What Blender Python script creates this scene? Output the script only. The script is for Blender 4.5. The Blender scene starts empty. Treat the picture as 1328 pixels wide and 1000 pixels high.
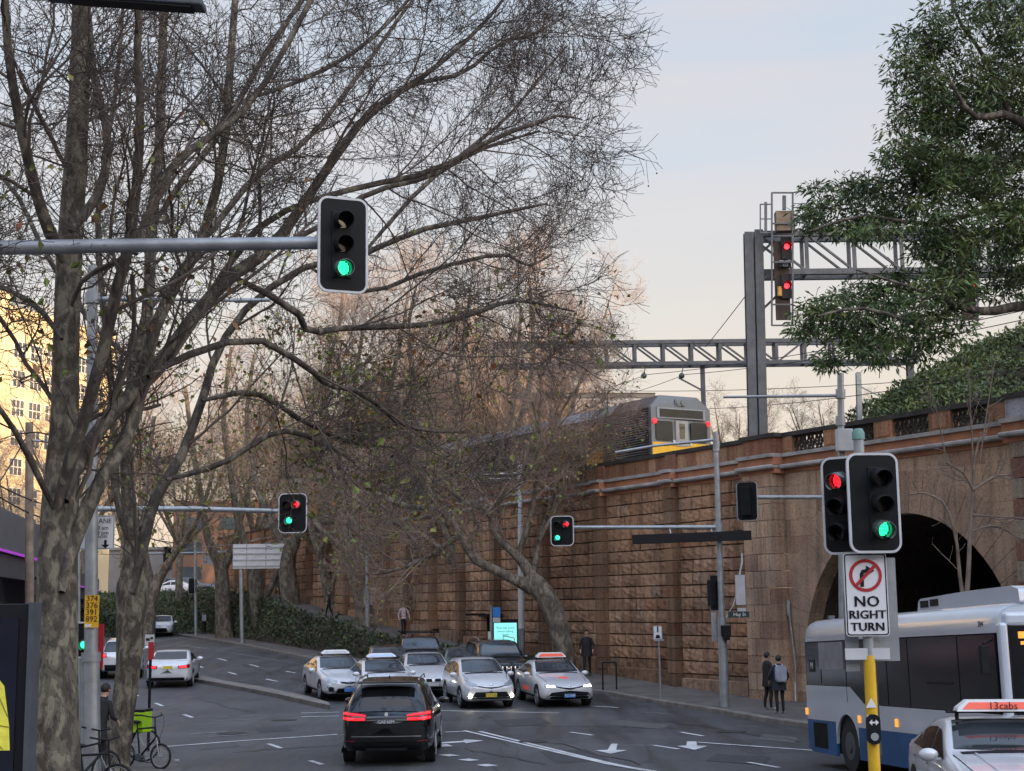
import bpy, bmesh, math, random
import numpy as np
from mathutils import Vector, Matrix
from mathutils.bvhtree import BVHTree
R = math.radians
rng = random.Random(7)
scn = bpy.context.scene
COL = scn.collection

# ------------------------------------------------------------------ camera
FPX = 1858.0; PITCH = math.atan((783-500)/FPX); ROLL = 0.012; CZ = 3.4
CAM = Vector((0, 0, CZ))
_F = Vector((0, math.cos(PITCH), math.sin(PITCH)))
_U0 = Vector((0, -math.sin(PITCH), math.cos(PITCH))); _R0 = Vector((1, 0, 0))
_R = _R0*math.cos(ROLL) - _U0*math.sin(ROLL)
_U = _U0*math.cos(ROLL) + _R0*math.sin(ROLL)
cd = bpy.data.cameras.new('camera'); cam = bpy.data.objects.new('camera', cd); COL.objects.link(cam)
cd.sensor_width = 36; cd.lens = 36*FPX/1328; cd.clip_start = .1; cd.clip_end = 3000
M3 = Matrix((( _R.x, _U.x, -_F.x), (_R.y, _U.y, -_F.y), (_R.z, _U.z, -_F.z)))
cam.matrix_world = Matrix.Translation(CAM) @ M3.to_4x4()
scn.camera = cam

# ------------------------------------------------------------------ light
SUN_EL = R(5.5); SUN_DIR = Vector((-.50, .866, 0)).normalized()      # direction the light travels (horizontal)
w = bpy.data.worlds.new('World'); scn.world = w; w.use_nodes = True
nt = w.node_tree; nt.nodes.clear()
def N(tree, t, **kw):
    n = tree.nodes.new(t)
    for k, v in kw.items(): setattr(n, k, v)
    return n
out = N(nt, 'ShaderNodeOutputWorld'); bg = N(nt, 'ShaderNodeBackground')
sky = N(nt, 'ShaderNodeTexSky', sky_type='NISHITA'); sky.sun_disc = False; sky.sun_elevation = SUN_EL
sky.sun_rotation = math.atan2(-SUN_DIR.x, -SUN_DIR.y); sky.air_density = 1.0; sky.dust_density = 1.5; sky.ozone_density = 1.5
tc = N(nt, 'ShaderNodeTexCoord'); sep = N(nt, 'ShaderNodeSeparateXYZ')
nt.links.new(tc.outputs['Generated'], sep.inputs[0])
mp = N(nt, 'ShaderNodeMapping'); mp.inputs['Scale'].default_value = (1.6, 1.6, 9); mp.inputs['Rotation'].default_value = (.06, -.22, .1)
nt.links.new(tc.outputs['Generated'], mp.inputs[0])
nz = N(nt, 'ShaderNodeTexNoise'); nz.inputs['Scale'].default_value = 1.7; nz.inputs['Detail'].default_value = 5; nz.inputs['Roughness'].default_value = .5
nt.links.new(mp.outputs[0], nz.inputs['Vector'])
cr = N(nt, 'ShaderNodeValToRGB'); cr.color_ramp.elements[0].position = .40; cr.color_ramp.elements[1].position = .66
nt.links.new(nz.outputs['Fac'], cr.inputs[0])
# cloud veil colour by height: warm low, pale blue-grey high
hr = N(nt, 'ShaderNodeValToRGB'); e = hr.color_ramp.elements
e[0].position = .0; e[0].color = (.98, .66, .45, 1); e[1].position = 1; e[1].color = (.72, 1.0, 1.5, 1)
for p, c in ((.10, (.96, .745, .59, 1)), (.20, (.88, .77, .69, 1)), (.30, (.74, .75, .80, 1)), (.40, (.66, .73, .84, 1)), (.60, (.60, .72, .94, 1))):
    q = hr.color_ramp.elements.new(p); q.color = c
nt.links.new(sep.outputs['Z'], hr.inputs[0])
warm = N(nt, 'ShaderNodeMixRGB'); warm.blend_type = 'MIX'
nt.links.new(cr.outputs[0], warm.inputs[0]); nt.links.new(hr.outputs[0], warm.inputs[1])
warm.inputs[2].default_value = (.93, .77, .70, 1)
wf = N(nt, 'ShaderNodeMath', operation='MULTIPLY'); wf.inputs[1].default_value = .6
nt.links.new(cr.outputs[0], wf.inputs[0]); nt.links.new(wf.outputs[0], warm.inputs[0])
CLOUD = N(nt, 'ShaderNodeMixRGB'); CLOUD.blend_type = 'MULTIPLY'; CLOUD.inputs[0].default_value = 1
nt.links.new(warm.outputs[0], CLOUD.inputs[1]); CLOUD.inputs[2].default_value = (1.8, 1.82, 1.84, 1)
mixs = N(nt, 'ShaderNodeMixRGB'); mixs.inputs[0].default_value = .88
nt.links.new(sky.outputs[0], mixs.inputs[1]); nt.links.new(CLOUD.outputs[0], mixs.inputs[2])
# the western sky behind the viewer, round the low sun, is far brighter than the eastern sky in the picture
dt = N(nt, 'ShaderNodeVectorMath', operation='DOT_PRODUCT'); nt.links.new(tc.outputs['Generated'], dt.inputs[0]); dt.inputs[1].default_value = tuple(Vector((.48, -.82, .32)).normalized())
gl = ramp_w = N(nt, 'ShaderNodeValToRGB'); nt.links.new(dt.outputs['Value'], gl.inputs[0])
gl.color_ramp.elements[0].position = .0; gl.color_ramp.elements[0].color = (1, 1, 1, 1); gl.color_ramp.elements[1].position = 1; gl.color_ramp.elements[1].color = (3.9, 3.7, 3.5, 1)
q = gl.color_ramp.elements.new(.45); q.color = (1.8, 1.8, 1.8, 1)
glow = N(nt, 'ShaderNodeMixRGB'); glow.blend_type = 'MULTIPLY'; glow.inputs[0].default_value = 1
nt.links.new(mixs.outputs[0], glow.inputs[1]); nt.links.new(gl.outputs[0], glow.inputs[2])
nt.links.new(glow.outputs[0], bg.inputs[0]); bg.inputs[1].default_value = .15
nt.links.new(bg.outputs[0], out.inputs[0])
sd = bpy.data.lights.new('sun', 'SUN'); sd.energy = 3.0; sd.angle = R(.5); sd.color = (1, .66, .36)
sun = bpy.data.objects.new('sun', sd); COL.objects.link(sun)
ld = Vector((SUN_DIR.x*math.cos(SUN_EL), SUN_DIR.y*math.cos(SUN_EL), -math.sin(SUN_EL)))
sun.rotation_euler = ld.to_track_quat('-Z', 'Y').to_euler()
scn.view_settings.view_transform = 'Standard'; scn.view_settings.look = 'None'
scn.view_settings.exposure = 1.75; scn.view_settings.gamma = 1; scn.view_settings.use_curve_mapping = False

# ------------------------------------------------------------------ placing
def zr(y):                                   # height of the street: dips in the crossing, climbs both ways
    if y < 31: return .034*(31-y)
    if y < 48: return 0.0
    if y < 52: return .003*(y-48)**2
    return min(.048 + .024*(y-52), 2.2)
def ray(px, py):
    d = _F*FPX + _R*(px-664) + _U*(500-py)
    return d/d.y
def P(px, py, Y): return CAM + ray(px, py)*Y
def G(px, py, dz=0.0):
    d = ray(px, py); y = 60.0
    lo, hi = 3.0, 400.0
    f = lambda y: CZ + d.z*y - zr(y) - dz
    for _ in range(60):
        m = (lo+hi)/2
        if f(m) > 0: lo = m
        else: hi = m
    return Vector((d.x*lo, lo, zr(lo)+dz))
def hz(px): return 783 - ROLL*(px-664)        # horizon row at a column

# ------------------------------------------------------------------ materials
MATS = {}
def mat(name, col, rough=.6, metal=0.0, var=.12, scale=3.0, bump=0.0, bscale=None, emit=None, estr=0, coat=0.0, spec=.5, alpha=None, detail=6, trans=0, coord='Object'):
    if name in MATS: return MATS[name]
    m = bpy.data.materials.new(name); m.use_nodes = True; t = m.node_tree; b = t.nodes['Principled BSDF']
    b.inputs['Roughness'].default_value = rough; b.inputs['Metallic'].default_value = metal
    b.inputs['Coat Weight'].default_value = coat; b.inputs['Specular IOR Level'].default_value = spec
    b.inputs['Coat Roughness'].default_value = .06
    if trans: b.inputs['Transmission Weight'].default_value = trans
    tc = N(t, 'ShaderNodeTexCoord'); n = N(t, 'ShaderNodeTexNoise'); n.inputs['Scale'].default_value = scale; n.inputs['Detail'].default_value = detail
    t.links.new(tc.outputs[coord], n.inputs['Vector'])
    r = N(t, 'ShaderNodeValToRGB'); r.color_ramp.elements[0].position = .3; r.color_ramp.elements[1].position = .7
    r.color_ramp.elements[0].color = tuple(max(0, c*(1-var)) for c in col[:3])+(1,)
    r.color_ramp.elements[1].color = tuple(min(1, c*(1+var)) for c in col[:3])+(1,)
    t.links.new(n.outputs['Fac'], r.inputs[0]); t.links.new(r.outputs[0], b.inputs['Base Color'])
    if bump:
        n2 = N(t, 'ShaderNodeTexNoise'); n2.inputs['Scale'].default_value = bscale or scale*6; n2.inputs['Detail'].default_value = 8
        t.links.new(tc.outputs[coord], n2.inputs['Vector'])
        bp = N(t, 'ShaderNodeBump'); bp.inputs['Strength'].default_value = bump; bp.inputs['Distance'].default_value = .05
        t.links.new(n2.outputs['Fac'], bp.inputs['Height']); t.links.new(bp.outputs[0], b.inputs['Normal'])
    if emit:
        b.inputs['Emission Color'].default_value = tuple(emit)+(1,); b.inputs['Emission Strength'].default_value = estr
    MATS[name] = m; return m

def ramp_nodes(t, fac, stops):
    r = N(t, 'ShaderNodeValToRGB')
    els = r.color_ramp.elements
    els[0].position = stops[0][0]; els[0].color = tuple(stops[0][1])+(1,)
    els[1].position = stops[-1][0]; els[1].color = tuple(stops[-1][1])+(1,)
    for p, c in stops[1:-1]:
        q = els.new(p); q.color = tuple(c)+(1,)
    t.links.new(fac, r.inputs[0]); return r.outputs[0]

def bark_mat(name, base, pale, dark, scale=2.2):
    m = bpy.data.materials.new(name); m.use_nodes = True; t = m.node_tree; b = t.nodes['Principled BSDF']
    b.inputs['Roughness'].default_value = .85
    tc = N(t, 'ShaderNodeTexCoord'); mp = N(t, 'ShaderNodeMapping'); mp.inputs['Scale'].default_value = (1, 1, .5)
    t.links.new(tc.outputs['Object'], mp.inputs[0])
    v = N(t, 'ShaderNodeTexNoise'); v.inputs['Scale'].default_value = scale*2.2; v.inputs['Detail'].default_value = 3; v.inputs['Distortion'].default_value = .6
    t.links.new(mp.outputs[0], v.inputs['Vector'])
    n = N(t, 'ShaderNodeTexNoise'); n.inputs['Scale'].default_value = scale*7; n.inputs['Detail'].default_value = 4
    t.links.new(mp.outputs[0], n.inputs['Vector'])
    c1 = ramp_nodes(t, v.outputs['Fac'], [(.30, dark), (.44, dark), (.47, base), (.55, base), (.58, pale), (.75, pale)])
    c2 = ramp_nodes(t, n.outputs['Fac'], [(.36, (.62, .6, .58)), (.46, (1, 1, 1)), (.62, (1, 1, 1)), (.66, (1.0, .98, .92))])
    mx = N(t, 'ShaderNodeMixRGB'); mx.blend_type = 'MULTIPLY'; mx.inputs[0].default_value = 1
    t.links.new(c1, mx.inputs[1]); t.links.new(c2, mx.inputs[2]); t.links.new(mx.outputs[0], b.inputs['Base Color'])
    bp = N(t, 'ShaderNodeBump'); bp.inputs['Strength'].default_value = .7; bp.inputs['Distance'].default_value = .03
    t.links.new(n.outputs['Fac'], bp.inputs['Height']); t.links.new(bp.outputs[0], b.inputs['Normal'])
    MATS[name] = m; return m

def attr_mat(name, rough=.85, bump=.5, bscale=9, streak=0.0, spec=.3):
    """base colour from the mesh's own colour attribute 'tone' (each stone's own colour), with grain and weathering stains"""
    m = bpy.data.materials.new(name); m.use_nodes = True; t = m.node_tree; b = t.nodes['Principled BSDF']
    b.inputs['Roughness'].default_value = rough; b.inputs['Specular IOR Level'].default_value = spec
    a = N(t, 'ShaderNodeAttribute', attribute_name='tone')
    tc = N(t, 'ShaderNodeTexCoord'); n = N(t, 'ShaderNodeTexNoise'); n.inputs['Scale'].default_value = bscale; n.inputs['Detail'].default_value = 8
    t.links.new(tc.outputs['Object'], n.inputs['Vector'])
    c2 = ramp_nodes(t, n.outputs['Fac'], [(.25, (.62, .58, .55)), (.5, (1, 1, 1)), (.75, (1.2, 1.16, 1.1))])
    mx = N(t, 'ShaderNodeMixRGB'); mx.blend_type = 'MULTIPLY'; mx.inputs[0].default_value = 1
    t.links.new(a.outputs['Color'], mx.inputs[1]); t.links.new(c2, mx.inputs[2])
    cur = mx.outputs[0]
    if streak:
        mp = N(t, 'ShaderNodeMapping'); mp.inputs['Scale'].default_value = (2.6, 2.6, .16); t.links.new(tc.outputs['Object'], mp.inputs[0])
        n3 = N(t, 'ShaderNodeTexNoise'); n3.inputs['Scale'].default_value = 1.6; n3.inputs['Detail'].default_value = 7; t.links.new(mp.outputs[0], n3.inputs['Vector'])
        c3 = ramp_nodes(t, n3.outputs['Fac'], [(.34, (1-streak,)*3), (.52, (1, 1, 1)), (.75, (1.15, 1.1, 1.02))])
        m3 = N(t, 'ShaderNodeMixRGB'); m3.blend_type = 'MULTIPLY'; m3.inputs[0].default_value = 1
        t.links.new(cur, m3.inputs[1]); t.links.new(c3, m3.inputs[2]); cur = m3.outputs[0]
        n4 = N(t, 'ShaderNodeTexNoise'); n4.inputs['Scale'].default_value = .35; n4.inputs['Detail'].default_value = 4; t.links.new(tc.outputs['Object'], n4.inputs['Vector'])
        c4 = ramp_nodes(t, n4.outputs['Fac'], [(.35, (.72, .70, .70)), (.5, (1, 1, 1)), (.7, (1.12, 1.05, .95))])
        m4 = N(t, 'ShaderNodeMixRGB'); m4.blend_type = 'MULTIPLY'; m4.inputs[0].default_value = 1
        t.links.new(cur, m4.inputs[1]); t.links.new(c4, m4.inputs[2]); cur = m4.outputs[0]
    t.links.new(cur, b.inputs['Base Color'])
    if bump:
        bp = N(t, 'ShaderNodeBump'); bp.inputs['Strength'].default_value = bump; bp.inputs['Distance'].default_value = .06
        t.links.new(n.outputs['Fac'], bp.inputs['Height']); t.links.new(bp.outputs[0], b.inputs['Normal'])
    MATS[name] = m; return m

steel = mat('galvanised_steel', (.33, .35, .37), .5, .55, .18, 4, .08, 30)
steel_dk = mat('painted_steel', (.085, .095, .11), .55, .3, .25, 2.5, .1, 20)
rust = mat('weathered_cladding', (.20, .155, .12), .8, .1, .35, 3, .2)
black = mat('matt_black', (.009, .010, .012), .6, 0, .2, 5, spec=.2)
blackg = mat('gloss_black', (.008, .009, .012), .12, 0, .1, 5)
rubber = mat('tyre_rubber', (.014, .014, .015), .85, 0, .2, 9)
white = mat('white_enamel', (.72, .73, .75), .4, 0, .05, 3)
offwhite = mat('dull_white', (.55, .56, .58), .6, 0, .1, 3)
lblack = mat('sign_black', (.012, .012, .016), .5, 0, .05, spec=.25)
lred = mat('sign_red', (.42, .02, .03), .5, 0, .08)
yellow = mat('pole_yellow', (.70, .42, .02), .5, 0, .12, 5)
glass = mat('tinted_glass', (.010, .012, .015), .05, 0, .2, 2, spec=.6)
glass2 = mat('windscreen_glass', (.035, .042, .05), .05, 0, .5, 1.3, spec=.9)
chrome = mat('chrome', (.55, .56, .58), .15, .95, .05)
em_red = mat('red_lamp', (.4, .01, .01), .4, emit=(1, .012, .02), estr=2.2)
em_redd = mat('red_lens_lit', (.4, .01, .01), .4, emit=(1, .01, .02), estr=.8)
em_green = mat('green_lamp', (.02, .4, .25), .4, emit=(.03, 1, .52), estr=6)
em_green_hot = mat('green_lamp_hot', (.02, .4, .25), .4, emit=(.03, 1, .42), estr=1.1)
em_head = mat('head_lamp', (.8, .8, .8), .3, emit=(1, .86, .62), estr=12)
em_headd = mat('head_lamp_dim', (.8, .8, .8), .3, emit=(1, .88, .68), estr=5)
em_amber = mat('amber_lamp', (.6, .2, .02), .4, emit=(1, .36, .05), estr=.35)
lens_clear = mat('clear_lens', (.35, .38, .42), .12, .3, .4, 8, coat=1)
redlens = mat('red_lens', (.18, .008, .01), .15, 0, .2, coat=.8)
skin = mat('skin', (.42, .26, .19), .6, 0, .05)
hairm = mat('hair', (.015, .012, .011), .6, 0, .3, 20)

# ------------------------------------------------------------------ object helpers
def tagp(o, label=None, cat=None, group=None, kind=None):
    if label: o['label'] = label
    if cat: o['category'] = cat
    if group: o['group'] = group
    if kind: o['kind'] = kind
    return o
def empty(name, loc=(0, 0, 0), rz=0.0, label=None, cat=None, group=None):
    o = bpy.data.objects.new(name, None); COL.objects.link(o); o.location = loc; o.rotation_euler = (0, 0, rz)
    o.empty_display_size = .3
    return tagp(o, label, cat, group)
def copy_tree(o, parent=None):
    c = o.copy(); COL.objects.link(c)
    if parent is not None: c.parent = parent
    for ch in list(o.children): copy_tree(ch, c)
    return c
class MB:
    def __init__(s): s.v = []; s.f = []; s.m = []; s.cur = 0; s.sm = []; s.smooth = False; s.tone = []; s.ct = (1, 1, 1)
    def add(s, vs, fs):
        k = len(s.v); s.v += [tuple(v) for v in vs]
        for f in fs:
            s.f.append(tuple(i+k for i in f)); s.m.append(s.cur); s.sm.append(s.smooth)
        s.tone += [s.ct]*len(vs)
        return s
    def box(s, c, d, rz=0.0, rx=0.0, ry=0.0):
        x, y, z = d[0]/2, d[1]/2, d[2]/2
        M = Matrix.Rotation(rz, 3, 'Z') @ Matrix.Rotation(ry, 3, 'Y') @ Matrix.Rotation(rx, 3, 'X')
        vs = [M @ Vector((a*x, b*y, e*z)) + Vector(c) for a in (-1, 1) for b in (-1, 1) for e in (-1, 1)]
        return s.add(vs, [(0, 1, 3, 2), (4, 6, 7, 5), (0, 4, 5, 1), (2, 3, 7, 6), (0, 2, 6, 4), (1, 5, 7, 3)])
    def bar(s, a, b, w, h=None, up=(0, 0, 1)):
        a = Vector(a); b = Vector(b); d = (b-a).normalized(); u = Vector(up)
        if abs(d.dot(u)) > .98: u = Vector((0, 1, 0))
        r = d.cross(u).normalized(); u = r.cross(d); h = h or w
        vs = [p + r*(i*w/2) + u*(j*h/2) for p in (a, b) for i, j in ((-1, -1), (1, -1), (1, 1), (-1, 1))]
        return s.add(vs, [(0, 1, 2, 3), (7, 6, 5, 4), (0, 4, 5, 1), (1, 5, 6, 2), (2, 6, 7, 3), (3, 7, 4, 0)])
    def ibeam(s, a, b, w, t=.03, up=(0, 1, 0)):
        a = Vector(a); b = Vector(b); d = (b-a).normalized(); u = Vector(up)
        r = d.cross(u).normalized(); u = r.cross(d)
        s.bar(a+u*w/2, b+u*w/2, w, t, u); s.bar(a-u*w/2, b-u*w/2, w, t, u); s.bar(a, b, t, w-t-.004, u); return s
    def tube(s, pts, rad, n=12, cap=True):
        pts = [Vector(p) for p in pts]
        if not hasattr(rad, '__len__'): rad = [rad]*len(pts)
        k0 = len(s.v); vs = []; prev = None
        for i, p in enumerate(pts):
            d = (pts[min(i+1, len(pts)-1)] - pts[max(i-1, 0)]).normalized()
            if prev is None:
                u = Vector((0, 0, 1)) if abs(d.z) < .9 else Vector((1, 0, 0))
            else: u = prev
            r = d.cross(u).normalized(); u = r.cross(d).normalized(); prev = u
            for j in range(n):
                a = 2*math.pi*j/n; vs.append(p + (r*math.cos(a) + u*math.sin(a))*rad[i])
        fs = [(i*n+j, i*n+(j+1) % n, (i+1)*n+(j+1) % n, (i+1)*n+j) for i in range(len(pts)-1) for j in range(n)]
        sm = s.smooth; s.smooth = True; s.add(vs, fs); s.smooth = False
        if cap:
            s.v += [s.v[k0+j] for j in range(n)]; s.tone += [s.ct]*n
            s.f.append(tuple(len(s.v)-n+j for j in reversed(range(n)))); s.m.append(s.cur); s.sm.append(False)
            e = k0+(len(pts)-1)*n
            s.v += [s.v[e+j] for j in range(n)]; s.tone += [s.ct]*n
            s.f.append(tuple(len(s.v)-n+j for j in range(n))); s.m.append(s.cur); s.sm.append(False)
        s.smooth = sm; return s
    def prism(s, poly, fn0, fn1):
        """poly: list of 2D, fn0/fn1 map 2D->3D for the two faces"""
        n = len(poly); a = [fn0(*p) for p in poly]; b = [fn1(*p) for p in poly]
        s.add(a, [tuple(range(n))]); s.add(b, [tuple(reversed(range(n)))])
        s.add(a+b, [(i, i+n, (i+1) % n+n, (i+1) % n) for i in range(n)]); return s
    def ball(s, c, r, n=8, sz=(1, 1, 1)):
        vs = []; fs = []; h = n//2
        for i in range(h+1):
            t = math.pi*i/h
            for j in range(n):
                a = 2*math.pi*j/n; vs.append((c[0]+r*sz[0]*math.sin(t)*math.cos(a), c[1]+r*sz[1]*math.sin(t)*math.sin(a), c[2]+r*sz[2]*math.cos(t)))
        fs = [(i*n+j, (i+1)*n+j, (i+1)*n+(j+1) % n, i*n+(j+1) % n) for i in range(h) for j in range(n)]
        sm = s.smooth; s.smooth = True; s.add(vs, fs); s.smooth = sm; return s
    def build(s, name, mats, parent=None, bevel=0.0, loc=None):
        me = bpy.data.meshes.new(name)
        me.from_pydata(s.v, [], s.f)
        if not isinstance(mats, (list, tuple)): mats = [mats]
        for m in mats: me.materials.append(m)
        me.polygons.foreach_set('material_index', s.m); me.polygons.foreach_set('use_smooth', s.sm)
        if any(t != (1, 1, 1) for t in s.tone[:2000:7]) or (s.tone and s.tone[-1] != (1, 1, 1)):
            ca = me.color_attributes.new('tone', 'FLOAT_COLOR', 'POINT')
            ca.data.foreach_set('color', np.array([t+(1.,) for t in s.tone], dtype=np.float32).ravel())
        me.validate(clean_customdata=False)
        o = bpy.data.objects.new(name, me); COL.objects.link(o)
        if parent is not None: o.parent = parent
        if loc is not None: o.location = loc
        if bevel:
            b = o.modifiers.new('bevel', 'BEVEL'); b.width = bevel; b.segments = 2; b.limit_method = 'ANGLE'
        return o
def struct(o): o['kind'] = 'structure'; return o

def rrect(w, h, r, n=5):
    pts = []
    for cx, cy, a0 in ((w/2-r, h/2-r, 0), (-w/2+r, h/2-r, 90), (-w/2+r, -h/2+r, 180), (w/2-r, -h/2+r, 270)):
        for i in range(n+1):
            a = R(a0+90*i/n); pts.append((cx+r*math.cos(a), cy+r*math.sin(a)))
    return pts

def text_mesh(name, body, size, m, parent, loc, rot, align='CENTER', ext=.002, spacing=1.0, xs=1.0):
    c = bpy.data.curves.new(name, 'FONT'); c.body = body; c.size = size; c.align_x = align; c.align_y = 'CENTER'; c.extrude = ext; c.space_line = .85; c.space_character = spacing
    c.resolution_u = 2
    t = bpy.data.objects.new('tmp', c); COL.objects.link(t)
    bpy.context.view_layer.update()
    me = bpy.data.meshes.new_from_object(t.evaluated_get(bpy.context.evaluated_depsgraph_get()))
    bpy.data.objects.remove(t); me.materials.clear(); me.materials.append(m)
    o = bpy.data.objects.new(name, me); COL.objects.link(o); o.parent = parent; o.location = loc; o.rotation_euler = rot; o.scale = (xs, 1, 1)
    return o
def bolden(o, d):
    pass
# ================================================================== GROUND
DW = Vector((-.493, .870)); DW.normalize()
W0 = Vector((8.31, 49.5)); SB = 19.0; W1 = W0 + DW*SB; DW2 = Vector((-.41, .912)).normalized()
def wbase(s):
    if s <= SB: return W0 + DW*s, DW
    return W1 + DW2*(s-SB), DW2
def WM(s, n, z):                              # wall coordinates: s along, n out towards the street, z up
    p, d = wbase(s); nn = Vector((-d.y, d.x))  # left of travel = towards street
    if s > SB:
        pass
    q = p + nn*n
    return Vector((q.x, q.y, z))
def rz_ramp(s): return float(np.interp(s, [-30, 0, 9.5, 19, 30.6, 41.5, 49.6, 56, 75], [.14, .14, .63, 1.41, 2.15, 2.95, 3.7, 4.3, 4.6]))

# asphalt
def asphalt_mat():
    m = bpy.data.materials.new('asphalt'); m.use_nodes = True; t = m.node_tree; b = t.nodes['Principled BSDF']
    tc = N(t, 'ShaderNodeTexCoord')
    n1 = N(t, 'ShaderNodeTexNoise'); n1.inputs['Scale'].default_value = .22; n1.inputs['Detail'].default_value = 6; t.links.new(tc.outputs['Object'], n1.inputs['Vector'])
    n2 = N(t, 'ShaderNodeTexNoise'); n2.inputs['Scale'].default_value = 14; n2.inputs['Detail'].default_value = 8; t.links.new(tc.outputs['Object'], n2.inputs['Vector'])
    mp = N(t, 'ShaderNodeMapping'); mp.inputs['Rotation'].default_value = (0, 0, R(-20)); mp.inputs['Scale'].default_value = (1.6, .12, 1); t.links.new(tc.outputs['Object'], mp.inputs[0])
    n3 = N(t, 'ShaderNodeTexNoise'); n3.inputs['Scale'].default_value = .8; n3.inputs['Detail'].default_value = 5; t.links.new(mp.outputs[0], n3.inputs['Vector'])
    c1 = ramp_nodes(t, n1.outputs['Fac'], [(.30, (.030, .031, .034)), (.5, (.050, .052, .057)), (.70, (.074, .075, .078))])
    c2 = ramp_nodes(t, n2.outputs['Fac'], [(.3, (.72, .72, .72)), (.5, (1, 1, 1)), (.72, (1.3, 1.3, 1.3))])
    c3 = ramp_nodes(t, n3.outputs['Fac'], [(.34, (.58, .58, .58)), (.5, (1, 1, 1)), (.66, (1.28, 1.27, 1.25))])
    # cracks
    vo = N(t, 'ShaderNodeTexVoronoi', feature='DISTANCE_TO_EDGE'); vo.inputs['Scale'].default_value = .33
    nd = N(t, 'ShaderNodeMixRGB'); nd.blend_type = 'ADD'; nd.inputs[0].default_value = .6
    t.links.new(tc.outputs['Object'], nd.inputs[1]); t.links.new(n3.outputs['Color'], nd.inputs[2]); t.links.new(nd.outputs[0], vo.inputs['Vector'])
    c4 = ramp_nodes(t, vo.outputs['Distance'], [(.0, (.55, .55, .55)), (.006, (.6, .6, .6)), (.012, (1, 1, 1))])
    cur = c1
    for c in (c2, c3, c4):
        mx = N(t, 'ShaderNodeMixRGB'); mx.blend_type = 'MULTIPLY'; mx.inputs[0].default_value = 1
        t.links.new(cur, mx.inputs[1]); t.links.new(c, mx.inputs[2]); cur = mx.outputs[0]
    t.links.new(cur, b.inputs['Base Color'])
    rr = N(t, 'ShaderNodeMapRange'); rr.inputs['From Min'].default_value = .3; rr.inputs['From Max'].default_value = .7; rr.inputs['To Min'].default_value = .42; rr.inputs['To Max'].default_value = .75
    t.links.new(n3.outputs['Fac'], rr.inputs['Value']); t.links.new(rr.outputs[0], b.inputs['Roughness'])
    bp = N(t, 'ShaderNodeBump'); bp.inputs['Strength'].default_value = .35; bp.inputs['Distance'].default_value = .02
    t.links.new(n2.outputs['Fac'], bp.inputs['Height']); t.links.new(bp.outputs[0], b.inputs['Normal'])
    return m
asphalt = asphalt_mat()
pave = mat('footpath_concrete', (.115, .105, .098), .85, 0, .3, 1.2, .3, 18)
kerbm = mat('kerb_stone', (.17, .15, .135), .8, 0, .3, 2.5, .3)
soil = mat('bark_mulch', (.05, .038, .028), .95, 0, .4, 3, .8, 12)
paint = mat('road_paint', (.55, .56, .57), .6, 0, .25, 2.2, .15, 20)
paint_worn = mat('worn_road_paint', (.22, .22, .225), .7, 0, .5, 3, .15, 20)

mb = MB()
ys = [-40, -20, -5] + [2+1.0*i for i in range(0, 130)] + [140, 160, 200, 280, 400, 700]
xs = [-400, -200, -120, -60, -30, -10, 0, 10, 30, 60, 120, 200, 400]
for y in ys:
    for x in xs: mb.v.append((x, y, zr(y))); mb.tone.append((1, 1, 1))
nx = len(xs)
for i in range(len(ys)-1):
    for j in range(nx-1):
        mb.f.append((i*nx+j, i*nx+j+1, (i+1)*nx+j+1, (i+1)*nx+j)); mb.m.append(0); mb.sm.append(True)
struct(mb.build('road', asphalt))

def strip(mb, a, b, w, dz=.011):
    a = Vector(a[:2]); b = Vector(b[:2]); L = (b-a).length; n = max(1, int(L/1.0)); d = (b-a).normalized(); r = Vector((d.y, -d.x))*w/2
    vs = []
    for i in range(n+1):
        p = a + (b-a)*i/n
        for q in (p+r, p-r): vs.append((q.x, q.y, zr(q.y)+dz))
    mb.add(vs, [(2*i, 2*i+2, 2*i+3, 2*i+1) for i in range(n)])
def ln(mb, x0, y0, x1, y1, w=.12): strip(mb, G(x0, y0), G(x1, y1), w)
mk = MB()
for q in ((212,969,300,962),(300,962,437,953),(577,950,602,949),(348,965,365,971),(402,987,418,992),(391,925,440,924),(391,930,440,929),(570,922,725,925),(740,950,769,954),(883,950,912,955),
          (848,967,880,972),(970,989,1010,996),(768,916,802,918),(88,904,101,910),(169,899,179,903),(201,912,211,916),(238,927,250,931),(86,948,110,957),
          (254,863,263,866),(282,854,294,857),(296,872,307,875),(324,862,335,865),(345,881,360,884),(371,871,383,873)): ln(mk, *q, w=.13)
ln(mk, 602, 948, 846, 1001, .12); ln(mk, 622, 949, 880, 1006, .12)
for q in ((904,963,1060,974),): ln(mk, *q, w=.12)
for x0, x1, y in ((576,589,980),(601,615,986),(625,638,993)): ln(mk, x0, y-1, x1, y+1, .3)
def poly(mb, pts, dz=.011):
    vs = [G(x, y) + Vector((0, 0, dz)) for x, y in pts]; mb.add(vs, [tuple(range(len(vs)))])
poly(mk, [(772,973.5),(788,973),(793,965),(801,965),(799,973),(813,973.5),(792,978)])
poly(mk, [(878,968),(890,967.5),(891,962),(903,962),(904,967.5),(918,968),(901,973)])
poly(mk, [(573,963),(600,961.5),(603,959.5),(627,961),(604,964.5),(602,963),(573,965)])
poly(mk, [(573,966),(580,965.5),(588,968.5),(573,969)])
struct(mk.build('road_markings', paint))
mk = MB()
for q in ((251,931,346,928),(273,936,364,931),(246,953,294,949),(270,956,320,953),(833,924,865,926),(955+0,942,985,943),(820,967,848,967),(228,836,290,845)): ln(mk, *q, w=.11)
ln(mk, 241, 837, 312, 849, .1); ln(mk, 312, 849, 388, 861, .1)
poly(mk, [(212,986),(232,985),(233,989),(226,988),(214,989)])
struct(mk.build('worn_road_markings', paint_worn))

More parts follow.
